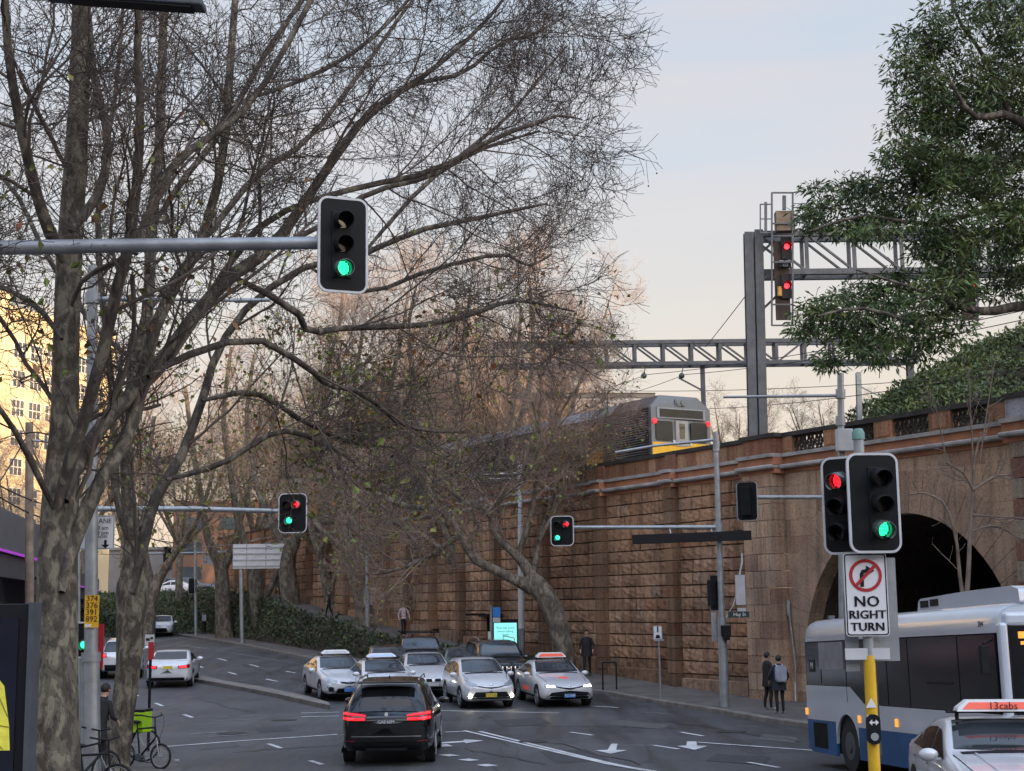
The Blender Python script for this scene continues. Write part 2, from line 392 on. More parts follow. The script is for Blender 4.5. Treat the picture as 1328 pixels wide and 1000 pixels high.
# trench repairs and tar seals on the road surface
patch_m = mat('asphalt_patch', (.034, .035, .038), .7, 0, .2, 3, .3, 30); patch_l = mat('asphalt_patch_old', (.078, .077, .076), .8, 0, .2, 3, .3, 30); tar = mat('tar_seal', (.014, .014, .015), .35, 0, .2, 5)
for nm, m_, qs_ in (('road_patches', patch_m, [[(640,934),(700,931),(716,939),(652,943)], [(330,944),(372,942),(380,948),(336,950)], [(930,978),(1000,982),(990,992),(915,987)], [(300,884),(330,882),(345,888),(312,890)], [(700,975),(760,972),(790,986),(722,990)]]),
                    ('old_road_patches', patch_l, [[(800,934),(870,940),(858,946),(786,940)], [(250,962),(300,958),(312,968),(258,973)], [(470,925),(560,924),(566,930),(474,932)], [(990,952),(1035,957),(1030,964),(982,959)]])):
    mb = MB()
    for q in qs_: poly(mb, q, .006)
    struct(mb.build(nm, m_))
mb = MB(); rs_ = random.Random(5)
for x0, y0, x1, y1 in ((212,940,420,926),(300,975,440,968),(600,970,700,990),(640,940,900,946),(860,935,1040,962),(560,936,640,930),(700,960,830,992),(250,905,330,925),(380,880,470,905),(300,858,360,876)):
    p0, p1 = G(x0, y0), G(x1, y1); k = 9; pts_ = []
    for i in range(k+1):
        t = i/k; p = p0+(p1-p0)*t; pts_.append(Vector((p.x+rs_.uniform(-.12, .12), p.y+rs_.uniform(-.25, .25))))
    for a_, b_ in zip(pts_, pts_[1:]): strip(mb, a_, b_, .05, .008)
struct(mb.build('tar_seals', tar))
for i, (x, y) in enumerate(((368, 934), (690, 962), (948, 949), (300, 951))):
    g_ = G(x, y); mb = MB(); mb.tube([(0, 0, .002), (0, 0, .014)], .34, 24); o = mb.build('manhole_cover', mat('cast_iron', (.05, .048, .046), .6, .5, .3, 9, .4)); o.location = g_
    tagp(o, ('round iron manhole cover in the road left of the black SUV', 'round iron manhole cover in front of the lit headlamps', 'round iron manhole cover right of the second white arrow', 'round iron manhole cover beside the worn white lines at left')[i], 'manhole cover')
    mb = MB(); mb.tube([(0, 0, .001), (0, 0, .010)], .40, 24); mb.build('rim', tar, o)

# right footpath, kerb, ramp and planted slope
KP = [(1500,1020),(1300,985),(1150,958),(1040,943.5),(987,936),(930,925.5),(900,920.5),(845,912),(790,902),(680,890),(560,878),(420,860),(350,845.5),(291,834),(226,824),(180,818)]
KW = [G(*p).xy for p in KP]
def path_resample(pts, step):
    out = [pts[0]]
    for a, b in zip(pts, pts[1:]):
        n = max(1, int((b-a).length/step))
        for i in range(1, n+1): out.append(a+(b-a)*i/n)
    return out
KW2 = path_resample(KW, 1.2)
mb = MB(); vs = []
for i, p in enumerate(KW2):                    # kerb: a real step
    d = (KW2[min(i+1, len(KW2)-1)]-KW2[max(i-1, 0)]).normalized(); n = Vector((-d.y, d.x))
    if n.dot(Vector((-1, -1))) > 0: n = -n     # away from road
    z = zr(p.y)
    for q, h in ((p, -.05), (p, .12), (p+n*.03, .145), (p+n*.3, .145), (p+n*.3, -.05)):
        vs.append((q.x, q.y, z+h))
mb.add(vs, [(5*i+j, 5*i+5+j, 5*i+6+j, 5*i+1+j) for i in range(len(KW2)-1) for j in range(4)])
struct(mb.build('kerb', kerbm))
# for every wall station find the kerb offset n
def kerb_n(s):
    best = None
    p, d = wbase(s); nn = Vector((-d.y, d.x))
    for a, b in zip(KW, KW[1:]):
        # intersect p + nn*t with segment
        e = b-a; den = nn.x*e.y - nn.y*e.x
        if abs(den) < 1e-9: continue
        t = ((a.x-p.x)*e.y - (a.y-p.y)*e.x)/den; u = ((a.x-p.x)*nn.y - (a.y-p.y)*nn.x)/den
        if -1e-3 <= u <= 1.001 and t > 0 and (best is None or t < best): best = t
    return best
SS = [-26+1.5*i for i in range(0, 68)]
fp = MB(); rp = MB(); sl = MB()
rows_fp = []; rows_rp = []; rows_sl = []
lastn = 8
for s in SS:
    kn = kerb_n(s)
    if kn is None: kn = lastn
    lastn = kn; kn -= .3
    p = WM(s, kn, 0); zk = zr(p.y)+.148; zw = max(rz_ramp(s), .14)
    if s < 11:
        rows_fp.append([WM(s, kn*(1-t)+t*0.0, zk*(1-t**1.3)+max(zw, zk-.0)*t**1.3) for t in (0, .25, .5, .75, 1)])
    else:
        rw = min(3.2, kn*.55); nb = max(rw+.25, kn-2.6)
        rows_fp.append([WM(s, kn*(1-t)+t*nb, zk) for t in (0, .25, .5, .75, 1)])
        rows_rp.append([WM(s, rw*(1-t), zw) for t in (0, .5, 1)])
        rows_sl.append([WM(s, nb*(1-t)+rw*t, zk*(1-t)+zw*t + .25*math.sin(math.pi*t)) for t in (0, .2, .4, .6, .8, 1)])
def ribbon(mb, rows):
    k = len(rows[0]); vs = [v for r in rows for v in r]
    mb.add(vs, [(i*k+j, (i+1)*k+j, (i+1)*k+j+1, i*k+j+1) for i in range(len(rows)-1) for j in range(k-1)])
fp.smooth = rp.smooth = sl.smooth = True
ribbon(fp, rows_fp); struct(fp.build('footpath', pave))
# joint between footpath and ramp start
i0 = [i for i, s in enumerate(SS) if s < 11][-1]
rows_rp.insert(0, [rows_fp[i0][2], rows_fp[i0][3], rows_fp[i0][4]])
ribbon(rp, rows_rp); struct(rp.build('ramp_path', pave))
ribbon(sl, rows_sl); struct(sl.build('planted_bank', soil))
# upper ground behind the crossing at the left (carries the upper street)
hill = MB(); hill.smooth = True
hp = [[(x, y, z) for x in (-150, -80, -55, -40, -25, -12, 0)] for y, z in ((112, 1.2), (118, 2.8), (124, 4.2), (130, 4.45), (160, 4.5), (230, 4.6), (400, 5))]
hill.add([v for r in hp for v in r], [(i*7+j, i*7+j+1, (i+1)*7+j+1, (i+1)*7+j) for i in range(6) for j in range(6)])
# planted hill front follows the kerb bend
struct(hill.build('upper_terrain', soil))
up = MB(); up.add([(-120, 131, 4.53), (-14, 131, 4.53), (-14, 150, 4.56), (-120, 150, 4.56)], [(0, 1, 2, 3)])
struct(up.build('upper_road', asphalt))

# median island in the crossing
isl = MB(); isl.smooth = False
A = [(249,884),(300,893),(360,905),(412,917),(428,920),(426,916),(400,908),(340,895),(290,887),(262,880)]
pts = [G(*a) for a in A]
top = [(p.x, p.y, zr(p.y)+.14) for p in pts]; bot = [(p.x, p.y, zr(p.y)-.05) for p in pts]; n = len(A)
isl.add(top, [tuple(range(n))]); isl.add(top+bot, [(i, i+n, (i+1) % n+n, (i+1) % n) for i in range(n)])
struct(isl.build('traffic_island', kerbm))
# near left pavement corner
lp = MB()
A = [(236,1012),(230,1000),(222,988),(208,978),(190,970),(150,966),(110,966),(60,967),(-60,968),(-300,975)]
pts = [G(*a) for a in A] + [Vector((-30, 8, zr(8))), Vector((-5.6, 8, zr(8)))]
n = len(pts)
ctr = Vector((-12, 24, zr(24)+.145))
top = [(p.x, p.y, zr(p.y)+.145) for p in pts]; bot = [(p.x, p.y, zr(p.y)-.05) for p in pts]
lp.add(top+[tuple(ctr)], [(i, (i+1) % n, n) for i in range(n)]); lp.add(top+bot, [(i, i+n, (i+1) % n+n, (i+1) % n) for i in range(n)])
struct(lp.build('corner_pavement', pave))
PAVZ = .145

# ================================================================== SANDSTONE WALL
stone_r = attr_mat('rock_faced_sandstone', .9, 1.0, 5, streak=.35)
stone_s = attr_mat('dressed_sandstone', .85, .25, 14, streak=.28)
coping = mat('coping_dark', (.035, .030, .028), .85, 0, .4, 2, .3)
cornice_m = mat('cornice_pale', (.30, .285, .275), .8, 0, .35, 2.0, .3)
iron = mat('wrought_iron', (.030, .020, .016), .75, 0, .4, 8)
band_m = mat('ochre_band', (.36, .16, .09), .85, 0, .3, 1.3, .25)
wall = empty('sandstone_railway_wall', (W0.x, W0.y, 0), 0, 'tall brown sandstone railway wall with a dark arch and iron panelled parapet', 'retaining wall')
WL = Vector((W0.x, W0.y, 0))
def WL_(s, n, z): return WM(s, n, z) - WL
def sbox(mb, s0, s1, n0, n1, z0, z1, taper=0.0):
    t = taper
    f = [WL_(s0+t, n1, z0+t), WL_(s1-t, n1, z0+t), WL_(s1-t, n1, z1-t), WL_(s0+t, n1, z1-t)]
    b = [WL_(s0, n0, z0), WL_(s1, n0, z0), WL_(s1, n0, z1), WL_(s0, n0, z1)]
    mb.add(f+b, [(0, 1, 2, 3), (4, 7, 6, 5), (0, 4, 5, 1), (1, 5, 6, 2), (2, 6, 7, 3), (3, 7, 4, 0)])
def stone_tone(r, ash=False):
    k = (r.uniform(.80, 1.18) if not ash else r.uniform(.85, 1.12)); h = r.random()
    if ash: c = (.45, .315, .225) if h < .5 else (.44, .325, .24) if h < .8 else (.34, .225, .165)
    else: c = (.36, .222, .145) if h < .45 else (.31, .188, .122) if h < .75 else (.35, .235, .165) if h < .9 else (.29, .155, .095)
    return tuple(x*k for x in c)
PIL = [-0.4, 4.64, 9.5, 14.0, 18.3, 22.3, 26.0, 29.6, 33.1, 36.6, 40.2, 44.0, 48, 52, 56, 60, 64, 68, 72]
r2 = random.Random(3)
mb = MB(); CH = .455
# backing plane (mortar, recessed) for the left section and the arch section with its opening
mb.ct = (.07, .045, .032)
ZT = 7.62
seg = [0, 4, 8, 12, 16, SB-.001, SB+.001, 22, 26, 30, 36, 42, 50, 60, 75]
for a, b in zip(seg, seg[1:]): sbox(mb, a, b, -.5, 0.0, -.3, ZT)
# stones: irregular lengths, rock faced, each with a bulging face
def rock(mb, s0, s1, z0, z1, bulge):
    g = .012; s0 += g; s1 -= g; z0 += .034; z1 -= .012
    ns = max(2, int((s1-s0)/.22)); nz = 3
    vs = []; ph = r2.uniform(0, 9)
    for j in range(nz+1):
        for i in range(ns+1):
            u = i/ns; v = j/nz
            e = 1 if 0 < i < ns and 0 < j < nz else .25
            n = .03 + bulge*e*(.55+.45*math.sin(ph+i*2.1+j*1.3)) + r2.uniform(-.012, .012)
            vs.append(WL_(s0+(s1-s0)*u, n, z0+(z1-z0)*v))
    fs = [(j*(ns+1)+i, j*(ns+1)+i+1, (j+1)*(ns+1)+i+1, (j+1)*(ns+1)+i) for j in range(nz) for i in range(ns)]
    mb.add(vs, fs)
    c = [WL_(s0, 0, z0), WL_(s1, 0, z0), WL_(s1, 0, z1), WL_(s0, 0, z1)]
    e0 = [vs[0], vs[ns], vs[-1], vs[nz*(ns+1)]]
    mb.add(c+e0, [(0, 1, 5, 4), (1, 2, 6, 5), (2, 3, 7, 6), (3, 0, 4, 7)])
row = 0; z = -.1
while z < ZT-.1:
    z1 = min(z+CH, ZT)
    for a, b in zip(PIL, PIL[1:]):
        s = a+.28; e = b-.28
        if row == 0 and False: continue
        if s < 0: s = .35
        x = s
        while x < e-.05:
            L = r2.uniform(.55, 1.35)
            if e-x-L < .4: L = e-x
            if z1 > rz_ramp(x)-.3:
                near = x < 45
                mb.ct = stone_tone(r2)
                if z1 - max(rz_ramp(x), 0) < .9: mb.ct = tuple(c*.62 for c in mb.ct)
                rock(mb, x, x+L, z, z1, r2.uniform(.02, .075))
            x += L
    z = z1; row += 1
mb.build('stone_courses', stone_r, wall)
# plinth boulders stepping up with the path
mb = MB()
for a, b in zip(PIL, PIL[1:]):
    zb = rz_ramp((a+b)/2+1.5)+.35
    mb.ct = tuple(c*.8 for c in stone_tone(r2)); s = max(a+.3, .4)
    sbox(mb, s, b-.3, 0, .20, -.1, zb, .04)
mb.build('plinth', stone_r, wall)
for a in PIL[1:]:
    mb = MB(); mb.smooth = False
    z = -.1
    while z < ZT-.02:
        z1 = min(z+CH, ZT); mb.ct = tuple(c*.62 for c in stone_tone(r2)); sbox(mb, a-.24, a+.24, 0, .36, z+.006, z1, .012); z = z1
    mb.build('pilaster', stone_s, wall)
# corner pilaster, dressed ashlar
mb = MB(); z = -.1; row = 0; H = .56
while z < ZT-.02:
    z1 = min(z+H, ZT); x = -2.0
    cuts = [-1.62, -1.05, -.45, 0.0] if row % 2 else [-1.62, -1.3, -.7, 0.0]
    for a, b in zip(cuts, cuts[1:]):
        mb.ct = stone_tone(r2, True); sbox(mb, a+.006, b-.006, 0, .52, z+.006, z1, .006)
    z = z1; row += 1
mb.build('corner_pilaster', stone_s, wall)
# arch section: ashlar with a round opening (centre s=-6.8, z=1.59, r=4.39)
AC, AZ, AR = -6.8, 1.59, 4.39
mb = MB(); z = -.1; row = 0
def arch_cut(z):                                # half width of opening at height z
    if z < AZ: return AR
    if z > AZ+AR: return 0
    return math.sqrt(AR*AR-(z-AZ)**2)
while z < ZT-.02:
    z1 = min(z+H, ZT); x = -11.6 + (.5 if row % 2 else 0)
    cuts = [-11.6]
    while cuts[-1] < -1.62: cuts.append(min(cuts[-1]+r2.uniform(.8, 1.5), -1.62))
    for a, b in zip(cuts, cuts[1:]):
        mb.ct = stone_tone(r2, True)
        K = 5                                   # slices so the stone follows the curve
        for q in range(K):
            za, zb_ = z+(z1-z)*q/K, z+(z1-z)*(q+1)/K
            hw = arch_cut((za+zb_)/2)
            hw = (AR+.02 if za < AZ else arch_cut(za)) if hw > 0 else 0
            for lo, hi in ((a, min(b, AC-hw)), (max(a, AC+hw), b)) if hw else ((a, b),):
                if hi-lo > .01:
                    g = .006 if q == K-1 else 0
                    sbox(mb, lo+.004, hi-.004, -.5, 0.012, za, zb_-g)
    z = z1; row += 1
mb.build('arch_spandrel', stone_s, wall)
# voussoirs standing a little proud with long joints radiating
mb = MB(); NV = 30
for i in range(NV):
    a0 = math.pi*i/NV+.002; a1 = math.pi*(i+1)/NV-.002; kv = r2.uniform(.9, 1.08); mb.ct = tuple(c*kv for c in (.37, .265, .195))
    ro = AR+1.25+r2.uniform(-.25, .3)
    q = [(AC+rr*math.cos(a), AZ+rr*math.sin(a)) for rr, a in ((AR, a0), (AR, a1), (ro, a1), (ro, a0))]
    f = [WL_(s, .026, zz) for s, zz in q]; bk = [WL_(s, -.6, zz) for s, zz in q]
    mb.add(f+bk, [(0, 1, 2, 3), (0, 4, 5, 1), (1, 5, 6, 2), (2, 6, 7, 3), (3, 7, 4, 0)])
mb.build('voussoirs', stone_s, wall)
# tunnel behind the arch
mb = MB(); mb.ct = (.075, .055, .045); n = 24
prof = [(AC-AR, -.1)] + [(AC-AR*math.cos(math.pi*i/n), AZ+AR*math.sin(math.pi*i/n)) for i in range(n+1)] + [(AC+AR, -.1)]
k = len(prof); vs = [WL_(s, -.59, z) for s, z in prof] + [WL_(s, -24, z) for s, z in prof]
mb.add(vs, [(i, i+1, i+k+1, i+k) for i in range(k-1)] + [tuple(range(k, 2*k))])
mb.build('tunnel_lining', stone_s, wall)
# far right pilaster
mb = MB(); z = -.1; row = 0
while z < ZT-.02:
    z1 = min(z+H, ZT); mb.ct = (.30, .25, .20) if row % 2 else (.22, .12, .09)
    sbox(mb, -14.2, -11.6, 0, .45, z+.006, z1, .01); z = z1; row += 1
mb.ct = (.20, .13, .09); sbox(mb, -30, -14.2, -.5, 0, -.1, ZT)
mb.build('end_pilaster', stone_s, wall)
# entablature
def run(mb, s0, s1, n0, n1, z0, z1, step=3.0):
    ss = [s0]
    while ss[-1] < s1:
        nx = min(ss[-1]+step, s1)
        if ss[-1] < SB < nx: nx = SB
        ss.append(nx)
    for a, b in zip(ss, ss[1:]): sbox(mb, a, b, n0, n1, z0, z1)
def ress(name, n1, z0, z1, m, extra=()):
    mb = MB()
    run(mb, -30, 75, -.5, n1, z0, z1)
    for a in PIL[1:]: sbox(mb, a-.32, a+.32, n1, n1+.3, z0, z1)
    sbox(mb, -1.75, .12, n1, n1+.45, z0, z1); sbox(mb, -14.3, -11.4, n1, n1+.4, z0, z1)
    return mb.build(name, m, wall)
ress('frieze', .06, ZT, 7.76, band_m); ress('cornice', .30, 7.76, 7.90, cornice_m).modifiers.new('b', 'BEVEL').width = .04
ress('frieze', .10, 7.90, 8.16, band_m); ress('cornice', .20, 8.16, 8.28, cornice_m)
# parapet: solid panels over the left section, pedestals and iron panels over the arch
mb = MB(); s = 0.0
while s < 75:
    L = r2.uniform(.45, .95); L = min(L, 75-s)
    c = r2.choice([(.29, .15, .09), (.33, .18, .11), (.24, .125, .08), (.36, .22, .14)]); kk = r2.uniform(.75, 1.1); mb.ct = tuple(x*kk for x in c)
    sbox(mb, s+.006, s+L-.006, -.3, .05, 8.28, 8.84, .004); s += L
for a in PIL[1:]:
    mb.ct = (.24, .12, .08); sbox(mb, a-.3, a+.3, .05, .18, 8.28, 8.84)
mb.ct = (.26, .125, .08); sbox(mb, -1.65, 0, -.3, .42, 8.28, 8.84)
mb.ct = (.38, .40, .46); sbox(mb, -30, -11.45, -.3, .35, 8.28, 8.84)
mb.build('parapet_blocks', stone_s, wall)
mb = MB(); run(mb, -30, 75, -.35, .12, 8.84, 8.98); sbox(mb, -1.75, .1, .12, .5, 8.84, 8.98); sbox(mb, -30, -11.4, .12, .42, 8.84, 8.98)
mb.build('coping', coping, wall)
s = -1.65; ped = [(-2.2, -1.65), (-4.45, -3.75), (-6.85, -6.05), (-9.2, -8.35), (-11.45, -10.6)]
for a, b in ped:
    mb = MB(); mb.ct = (.32, .17, .10); sbox(mb, a, b, -.3, .10, 8.28, 8.84); mb.ct = (.35, .19, .115); sbox(mb, a+.14, b-.14, .10, .125, 8.36, 8.76)
    mb.build('pedestal', stone_s, wall)
for (a0, b0), (a1, b1) in zip(ped, ped[1:]):
    lo, hi = b1, a0; mb = MB(); nloop = 4; wl = (hi-lo)/nloop
    for i in range(nloop):
        c = lo+wl*(i+.5)
        for sg in (-1, 1):
            pts = [WL_(c+sg*wl*.42*math.sin(math.pi*t), -.05+.02*sg, 8.29+.54*t) for t in [j/10 for j in range(11)]]
            mb.tube(pts, .04, 6)
            pts = [WL_(c+sg*(wl*.5-wl*.40*math.sin(math.pi*t)), -.05, 8.29+.54*t) for t in [j/10 for j in range(11)]]
            mb.tube(pts, .035, 6)
            for zz in (8.42, 8.56, 8.70): mb.ball(WL_(c+sg*wl*.22, -.05, zz), .045, 6)
        mb.ball(WL_(c, -.05, 8.56), .07, 6)
    sbox(mb, lo, hi, -.09, -.01, 8.282, 8.31); sbox(mb, lo, hi, -.09, -.01, 8.80, 8.838)
    mb.build('iron_panel', iron, wall)
# drain pipes and cable boxes on the wall
def wall_obj(name, mbf, m, label, cat):
    o = mbf.build(name, m); tagp(o, label, cat); return o
mb = MB(); mb.tube([WM(-1.9, .12, .75), WM(-1.95, .12, 1.3), WM(-1.7, .1, 3.1), WM(-1.7, .1, 3.4)], .035, 8); mb.tube([WM(-2.1, .3, .15), WM(-1.9, .12, .75)], .035, 8); mb.box(WM(-1.7, .12, 3.15), (.1, .1, .5))
wall_obj('drain_pipe', mb, steel, 'thin grey drain pipe with a kicked foot beside the corner pilaster of the stone wall', 'pipe')
# railway deck
dk = MB(); rows = [[WM(s, n, 7.4) for n in (-.5, -14, -40)] for s in (-60, -30, -10, 0, SB, 40, 70)]
ribbon(dk, rows); struct(dk.build('railway_deck', mat('ballast', (.12, .105, .095), .95, 0, .4, 6, .8)))
# ================================================================== TREES
G2 = np.random.default_rng(11)
def nrm(v): return v/np.maximum(np.linalg.norm(v, axis=-1, keepdims=True), 1e-9)
def resample(pts, rad, k=14):
    pts = np.array([tuple(p) for p in pts]); rad = np.array(rad, float)
    # Catmull-Rom smoothing
    n = len(pts); t = np.linspace(0, n-1, k); out = []; ro = np.interp(t, range(n), rad)
    for x in t:
        i = min(int(x), n-2); u = x-i
        p0 = pts[max(i-1, 0)]; p1 = pts[i]; p2 = pts[i+1]; p3 = pts[min(i+2, n-1)]
        out.append(.5*((2*p1)+(-p0+p2)*u+(2*p0-5*p1+4*p2-p3)*u*u+(-p0+3*p1-3*p2+p3)*u**3))
    return np.array(out), ro
def spawn(P_, R_, c, t0, t1, ang, L, k, wander, up, rf, r_end=.35, lj=.3, g=G2, bias=None):
    """P_ (N,K,3) parents, c children each; ang (lo,hi) degrees off the parent; L (N,) or scalar length at t=0 tapering to tips"""
    Np, K, _ = P_.shape
    t = t0+(t1-t0)*(np.arange(c)[None, :]+g.random((Np, c)))/c
    x = t*(K-1); i = np.minimum(x.astype(int), K-2); u = (x-i)[..., None]
    idx = np.arange(Np)[:, None]
    p = P_[idx, i]*(1-u)+P_[idx, i+1]*u; d = nrm(P_[idx, i+1]-P_[idx, i])
    r = R_[idx, i]*(1-u[..., 0])+R_[idx, i+1]*u[..., 0]
    rnd = nrm(g.normal(size=d.shape)); side = nrm(np.cross(d, rnd))
    a = np.radians(ang[0]+(ang[1]-ang[0])*g.random((Np, c)))[..., None]
    dd = nrm(d*np.cos(a)+side*np.sin(a))
    if bias is not None: dd = nrm(dd+np.array(bias))
    Lx = (np.asarray(L).reshape(-1, 1) if np.ndim(L) else L)*(1-.55*(t-t0)/max(t1-t0, .01))*(1-lj+2*lj*g.random((Np, c)))
    out = np.zeros((Np, c, k, 3)); out[:, :, 0] = p
    curv = nrm(g.normal(size=d.shape))*wander*.6
    for j in range(1, k):
        dd = nrm(dd + g.normal(size=dd.shape)*wander*.45 + curv*.5 + np.array([0, 0, up]))
        out[:, :, j] = out[:, :, j-1] + dd*(Lx/(k-1))[..., None]
    rr = np.minimum(r*rf, r*.9)[..., None]*np.linspace(1, r_end, k)
    return out.reshape(-1, k, 3), rr.reshape(-1, k)
def tubes_mesh(groups):
    """groups: list of (P (N,K,3), R (N,K), sides) -> verts, faces arrays (quads)"""
    V = []; F = []; off = 0
    for P_, R_, n in groups:
        if len(P_) == 0: continue
        Np, K, _ = P_.shape
        T = np.empty_like(P_); T[:, 1:-1] = P_[:, 2:]-P_[:, :-2]; T[:, 0] = P_[:, 1]-P_[:, 0]; T[:, -1] = P_[:, -1]-P_[:, -2]; T = nrm(T)
        ref = nrm(P_[:, -1]-P_[:, 0]); alt = np.where(np.abs(ref[:, 2:3]) < .9, np.array([[0, 0, 1.]]), np.array([[1., 0, 0]]))
        A = nrm(np.cross(T, alt[:, None, :])); B = np.cross(T, A)
        an = np.arange(n)*2*np.pi/n
        ring = P_[:, :, None, :] + R_[:, :, None, None]*(A[:, :, None, :]*np.cos(an)[None, None, :, None]+B[:, :, None, :]*np.sin(an)[None, None, :, None])
        V.append(ring.reshape(-1, 3))
        b = (np.arange(Np)*K*n)[:, None, None]; i = (np.arange(K-1)*n)[None, :, None]; j = np.arange(n)[None, None, :]; j2 = (j+1) % n
        q = np.stack([b+i+j, b+i+j2, b+i+n+j2, b+i+n+j], -1).reshape(-1, 4)+off
        F.append(q); off += Np*K*n
    return np.concatenate(V), np.concatenate(F)
def np_mesh(name, V, F, m, smooth=True, mi=None):
    me = bpy.data.meshes.new(name); nf, k = F.shape
    me.vertices.add(len(V)); me.vertices.foreach_set('co', np.ascontiguousarray(V, dtype=np.float32).ravel())
    me.loops.add(nf*k); me.loops.foreach_set('vertex_index', F.astype(np.int32).ravel())
    me.polygons.add(nf); me.polygons.foreach_set('loop_start', np.arange(0, nf*k, k, dtype=np.int32)); me.polygons.foreach_set('loop_total', np.full(nf, k, dtype=np.int32))
    me.polygons.foreach_set('use_smooth', np.full(nf, smooth)); 
    for x in (m if isinstance(m, (list, tuple)) else [m]): me.materials.append(x)
    if mi is not None: me.polygons.foreach_set('material_index', mi.astype(np.int32))
    me.update(calc_edges=True)
    return me
def mk_obj(name, me, parent=None):
    o = bpy.data.objects.new(name, me); COL.objects.link(o); o.parent = parent; return o
def leaf_quads(C, size, g=G2, aspect=.45, droop=.0, jit=.35):
    """folded leaves: two quads each around centres C"""
    n = len(C); d = nrm(g.normal(size=(n, 3))-np.array([0, 0, droop])); s = nrm(np.cross(d, nrm(g.normal(size=(n, 3))))); up = np.cross(s, d)
    L = size*(1-jit+2*jit*g.random(n))[:, None]; W_ = L*aspect
    a = C; b = C+d*L; m1 = C+d*L*.45+s*W_*.5+up*W_*.18; m2 = C+d*L*.45-s*W_*.5+up*W_*.18
    V = np.stack([a, m1, b, m2], 1).reshape(-1, 3); F = np.arange(4*n).reshape(-1, 4)
    return V, F
bark_a = bark_mat('plane_bark', (.115, .100, .075), (.20, .178, .13), (.060, .050, .038), 3.2)
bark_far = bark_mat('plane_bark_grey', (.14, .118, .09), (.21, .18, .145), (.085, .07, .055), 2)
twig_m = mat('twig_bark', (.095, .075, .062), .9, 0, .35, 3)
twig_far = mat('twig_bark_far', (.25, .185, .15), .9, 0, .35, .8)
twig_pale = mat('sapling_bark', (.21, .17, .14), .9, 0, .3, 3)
limb_dk = bark_mat('dark_limb_bark', (.075, .062, .050), (.15, .13, .10), (.045, .036, .03))
leafm = []
for nm, c in (('leaf_green', (.13, .17, .03)), ('leaf_olive', (.17, .16, .04)), ('leaf_rust', (.24, .10, .035)), ('leaf_brown', (.16, .085, .04))):
    leafm.append(mat(nm, c, .7, 0, .35, 2))

def guided(px_path, Y0, Y1=None, k=14, ymid=0):
    """px_path: list of (px,py,radius_px); depth runs Y0..Y1"""
    Y1 = Y0 if Y1 is None else Y1; n = len(px_path); pts = []; rad = []
    for i, (x, y, r) in enumerate(px_path):
        Y = Y0+(Y1-Y0)*i/(n-1)+ymid*math.sin(math.pi*i/(n-1)); pts.append(P(x, y, Y)); rad.append(r*Y/FPX)
    return resample(pts, rad, k)
def stack(lst, k=14):
    A_ = []; B_ = []
    for a, b in lst:
        t = np.linspace(0, len(a)-1, k)
        A_.append(np.stack([np.interp(t, range(len(a)), a[:, i]) for i in range(3)], 1)); B_.append(np.interp(t, range(len(b)), b))
    return np.stack(A_), np.stack(B_)

def inner(p, r): r = r.copy(); r[0] *= .5; r[1] *= .8; return p, r
def crown_from(limbs, base, dens=1.0, L1=3.2, seed=1, leaves=900, balls=500, leafzone=None, up=.05, twig=.0055, bias=None, lvl=(9, 8, 7, 5)):
    g = np.random.default_rng(seed)
    P0, R0 = stack(limbs)
    P0 = P0-np.array(base)
    a, b, c, d_ = lvl
    P1, R1 = spawn(P0, R0, int(a*dens), .30, 1, (22, 55), L1, 9, .28, up, .36, g=g, bias=bias)
    R1 = np.clip(R1, .008, .032)
    P2, R2 = spawn(P1, R1, int(b*dens), .12, 1, (25, 65), L1*.50, 7, .34, up*.8, .55, g=g); R2 = np.clip(R2, .006, .015)
    P3, R3 = spawn(P2, R2, c, .1, 1, (25, 65), L1*.27, 5, .42, up*.8, .6, g=g); R3 = np.clip(R3, .005, .010)
    P4, R4 = spawn(P3, R3, d_, .15, 1, (25, 70), L1*.16, 4, .5, up*.5, .7, g=g); R4 = np.clip(R4, .0045, .0065)
    gs = [(P1, R1, 6), (P2, R2, 4), (P3, R3, 3), (P4, R4, 3)]
    V, F = tubes_mesh(gs)
    tips = np.concatenate([P4[:, -1], P3[:, -1]])
    return V, F, tips, P1
def balls_mesh(C, r, g, hang=.05):
    o = np.array([[1, 0, 0], [0, 1, 0], [-1, 0, 0], [0, -1, 0], [0, 0, 1], [0, 0, -1.]])
    f = np.array([[0, 1, 4], [1, 2, 4], [2, 3, 4], [3, 0, 4], [1, 0, 5], [2, 1, 5], [3, 2, 5], [0, 3, 5]])
    C = C-np.array([0, 0, hang]); n = len(C); rr = r*(.7+.6*g.random(n))[:, None, None]
    V = (C[:, None, :]+o[None]*rr).reshape(-1, 3); F = (f[None]+(np.arange(n)*6)[:, None, None]).reshape(-1, 3)
    return V, F

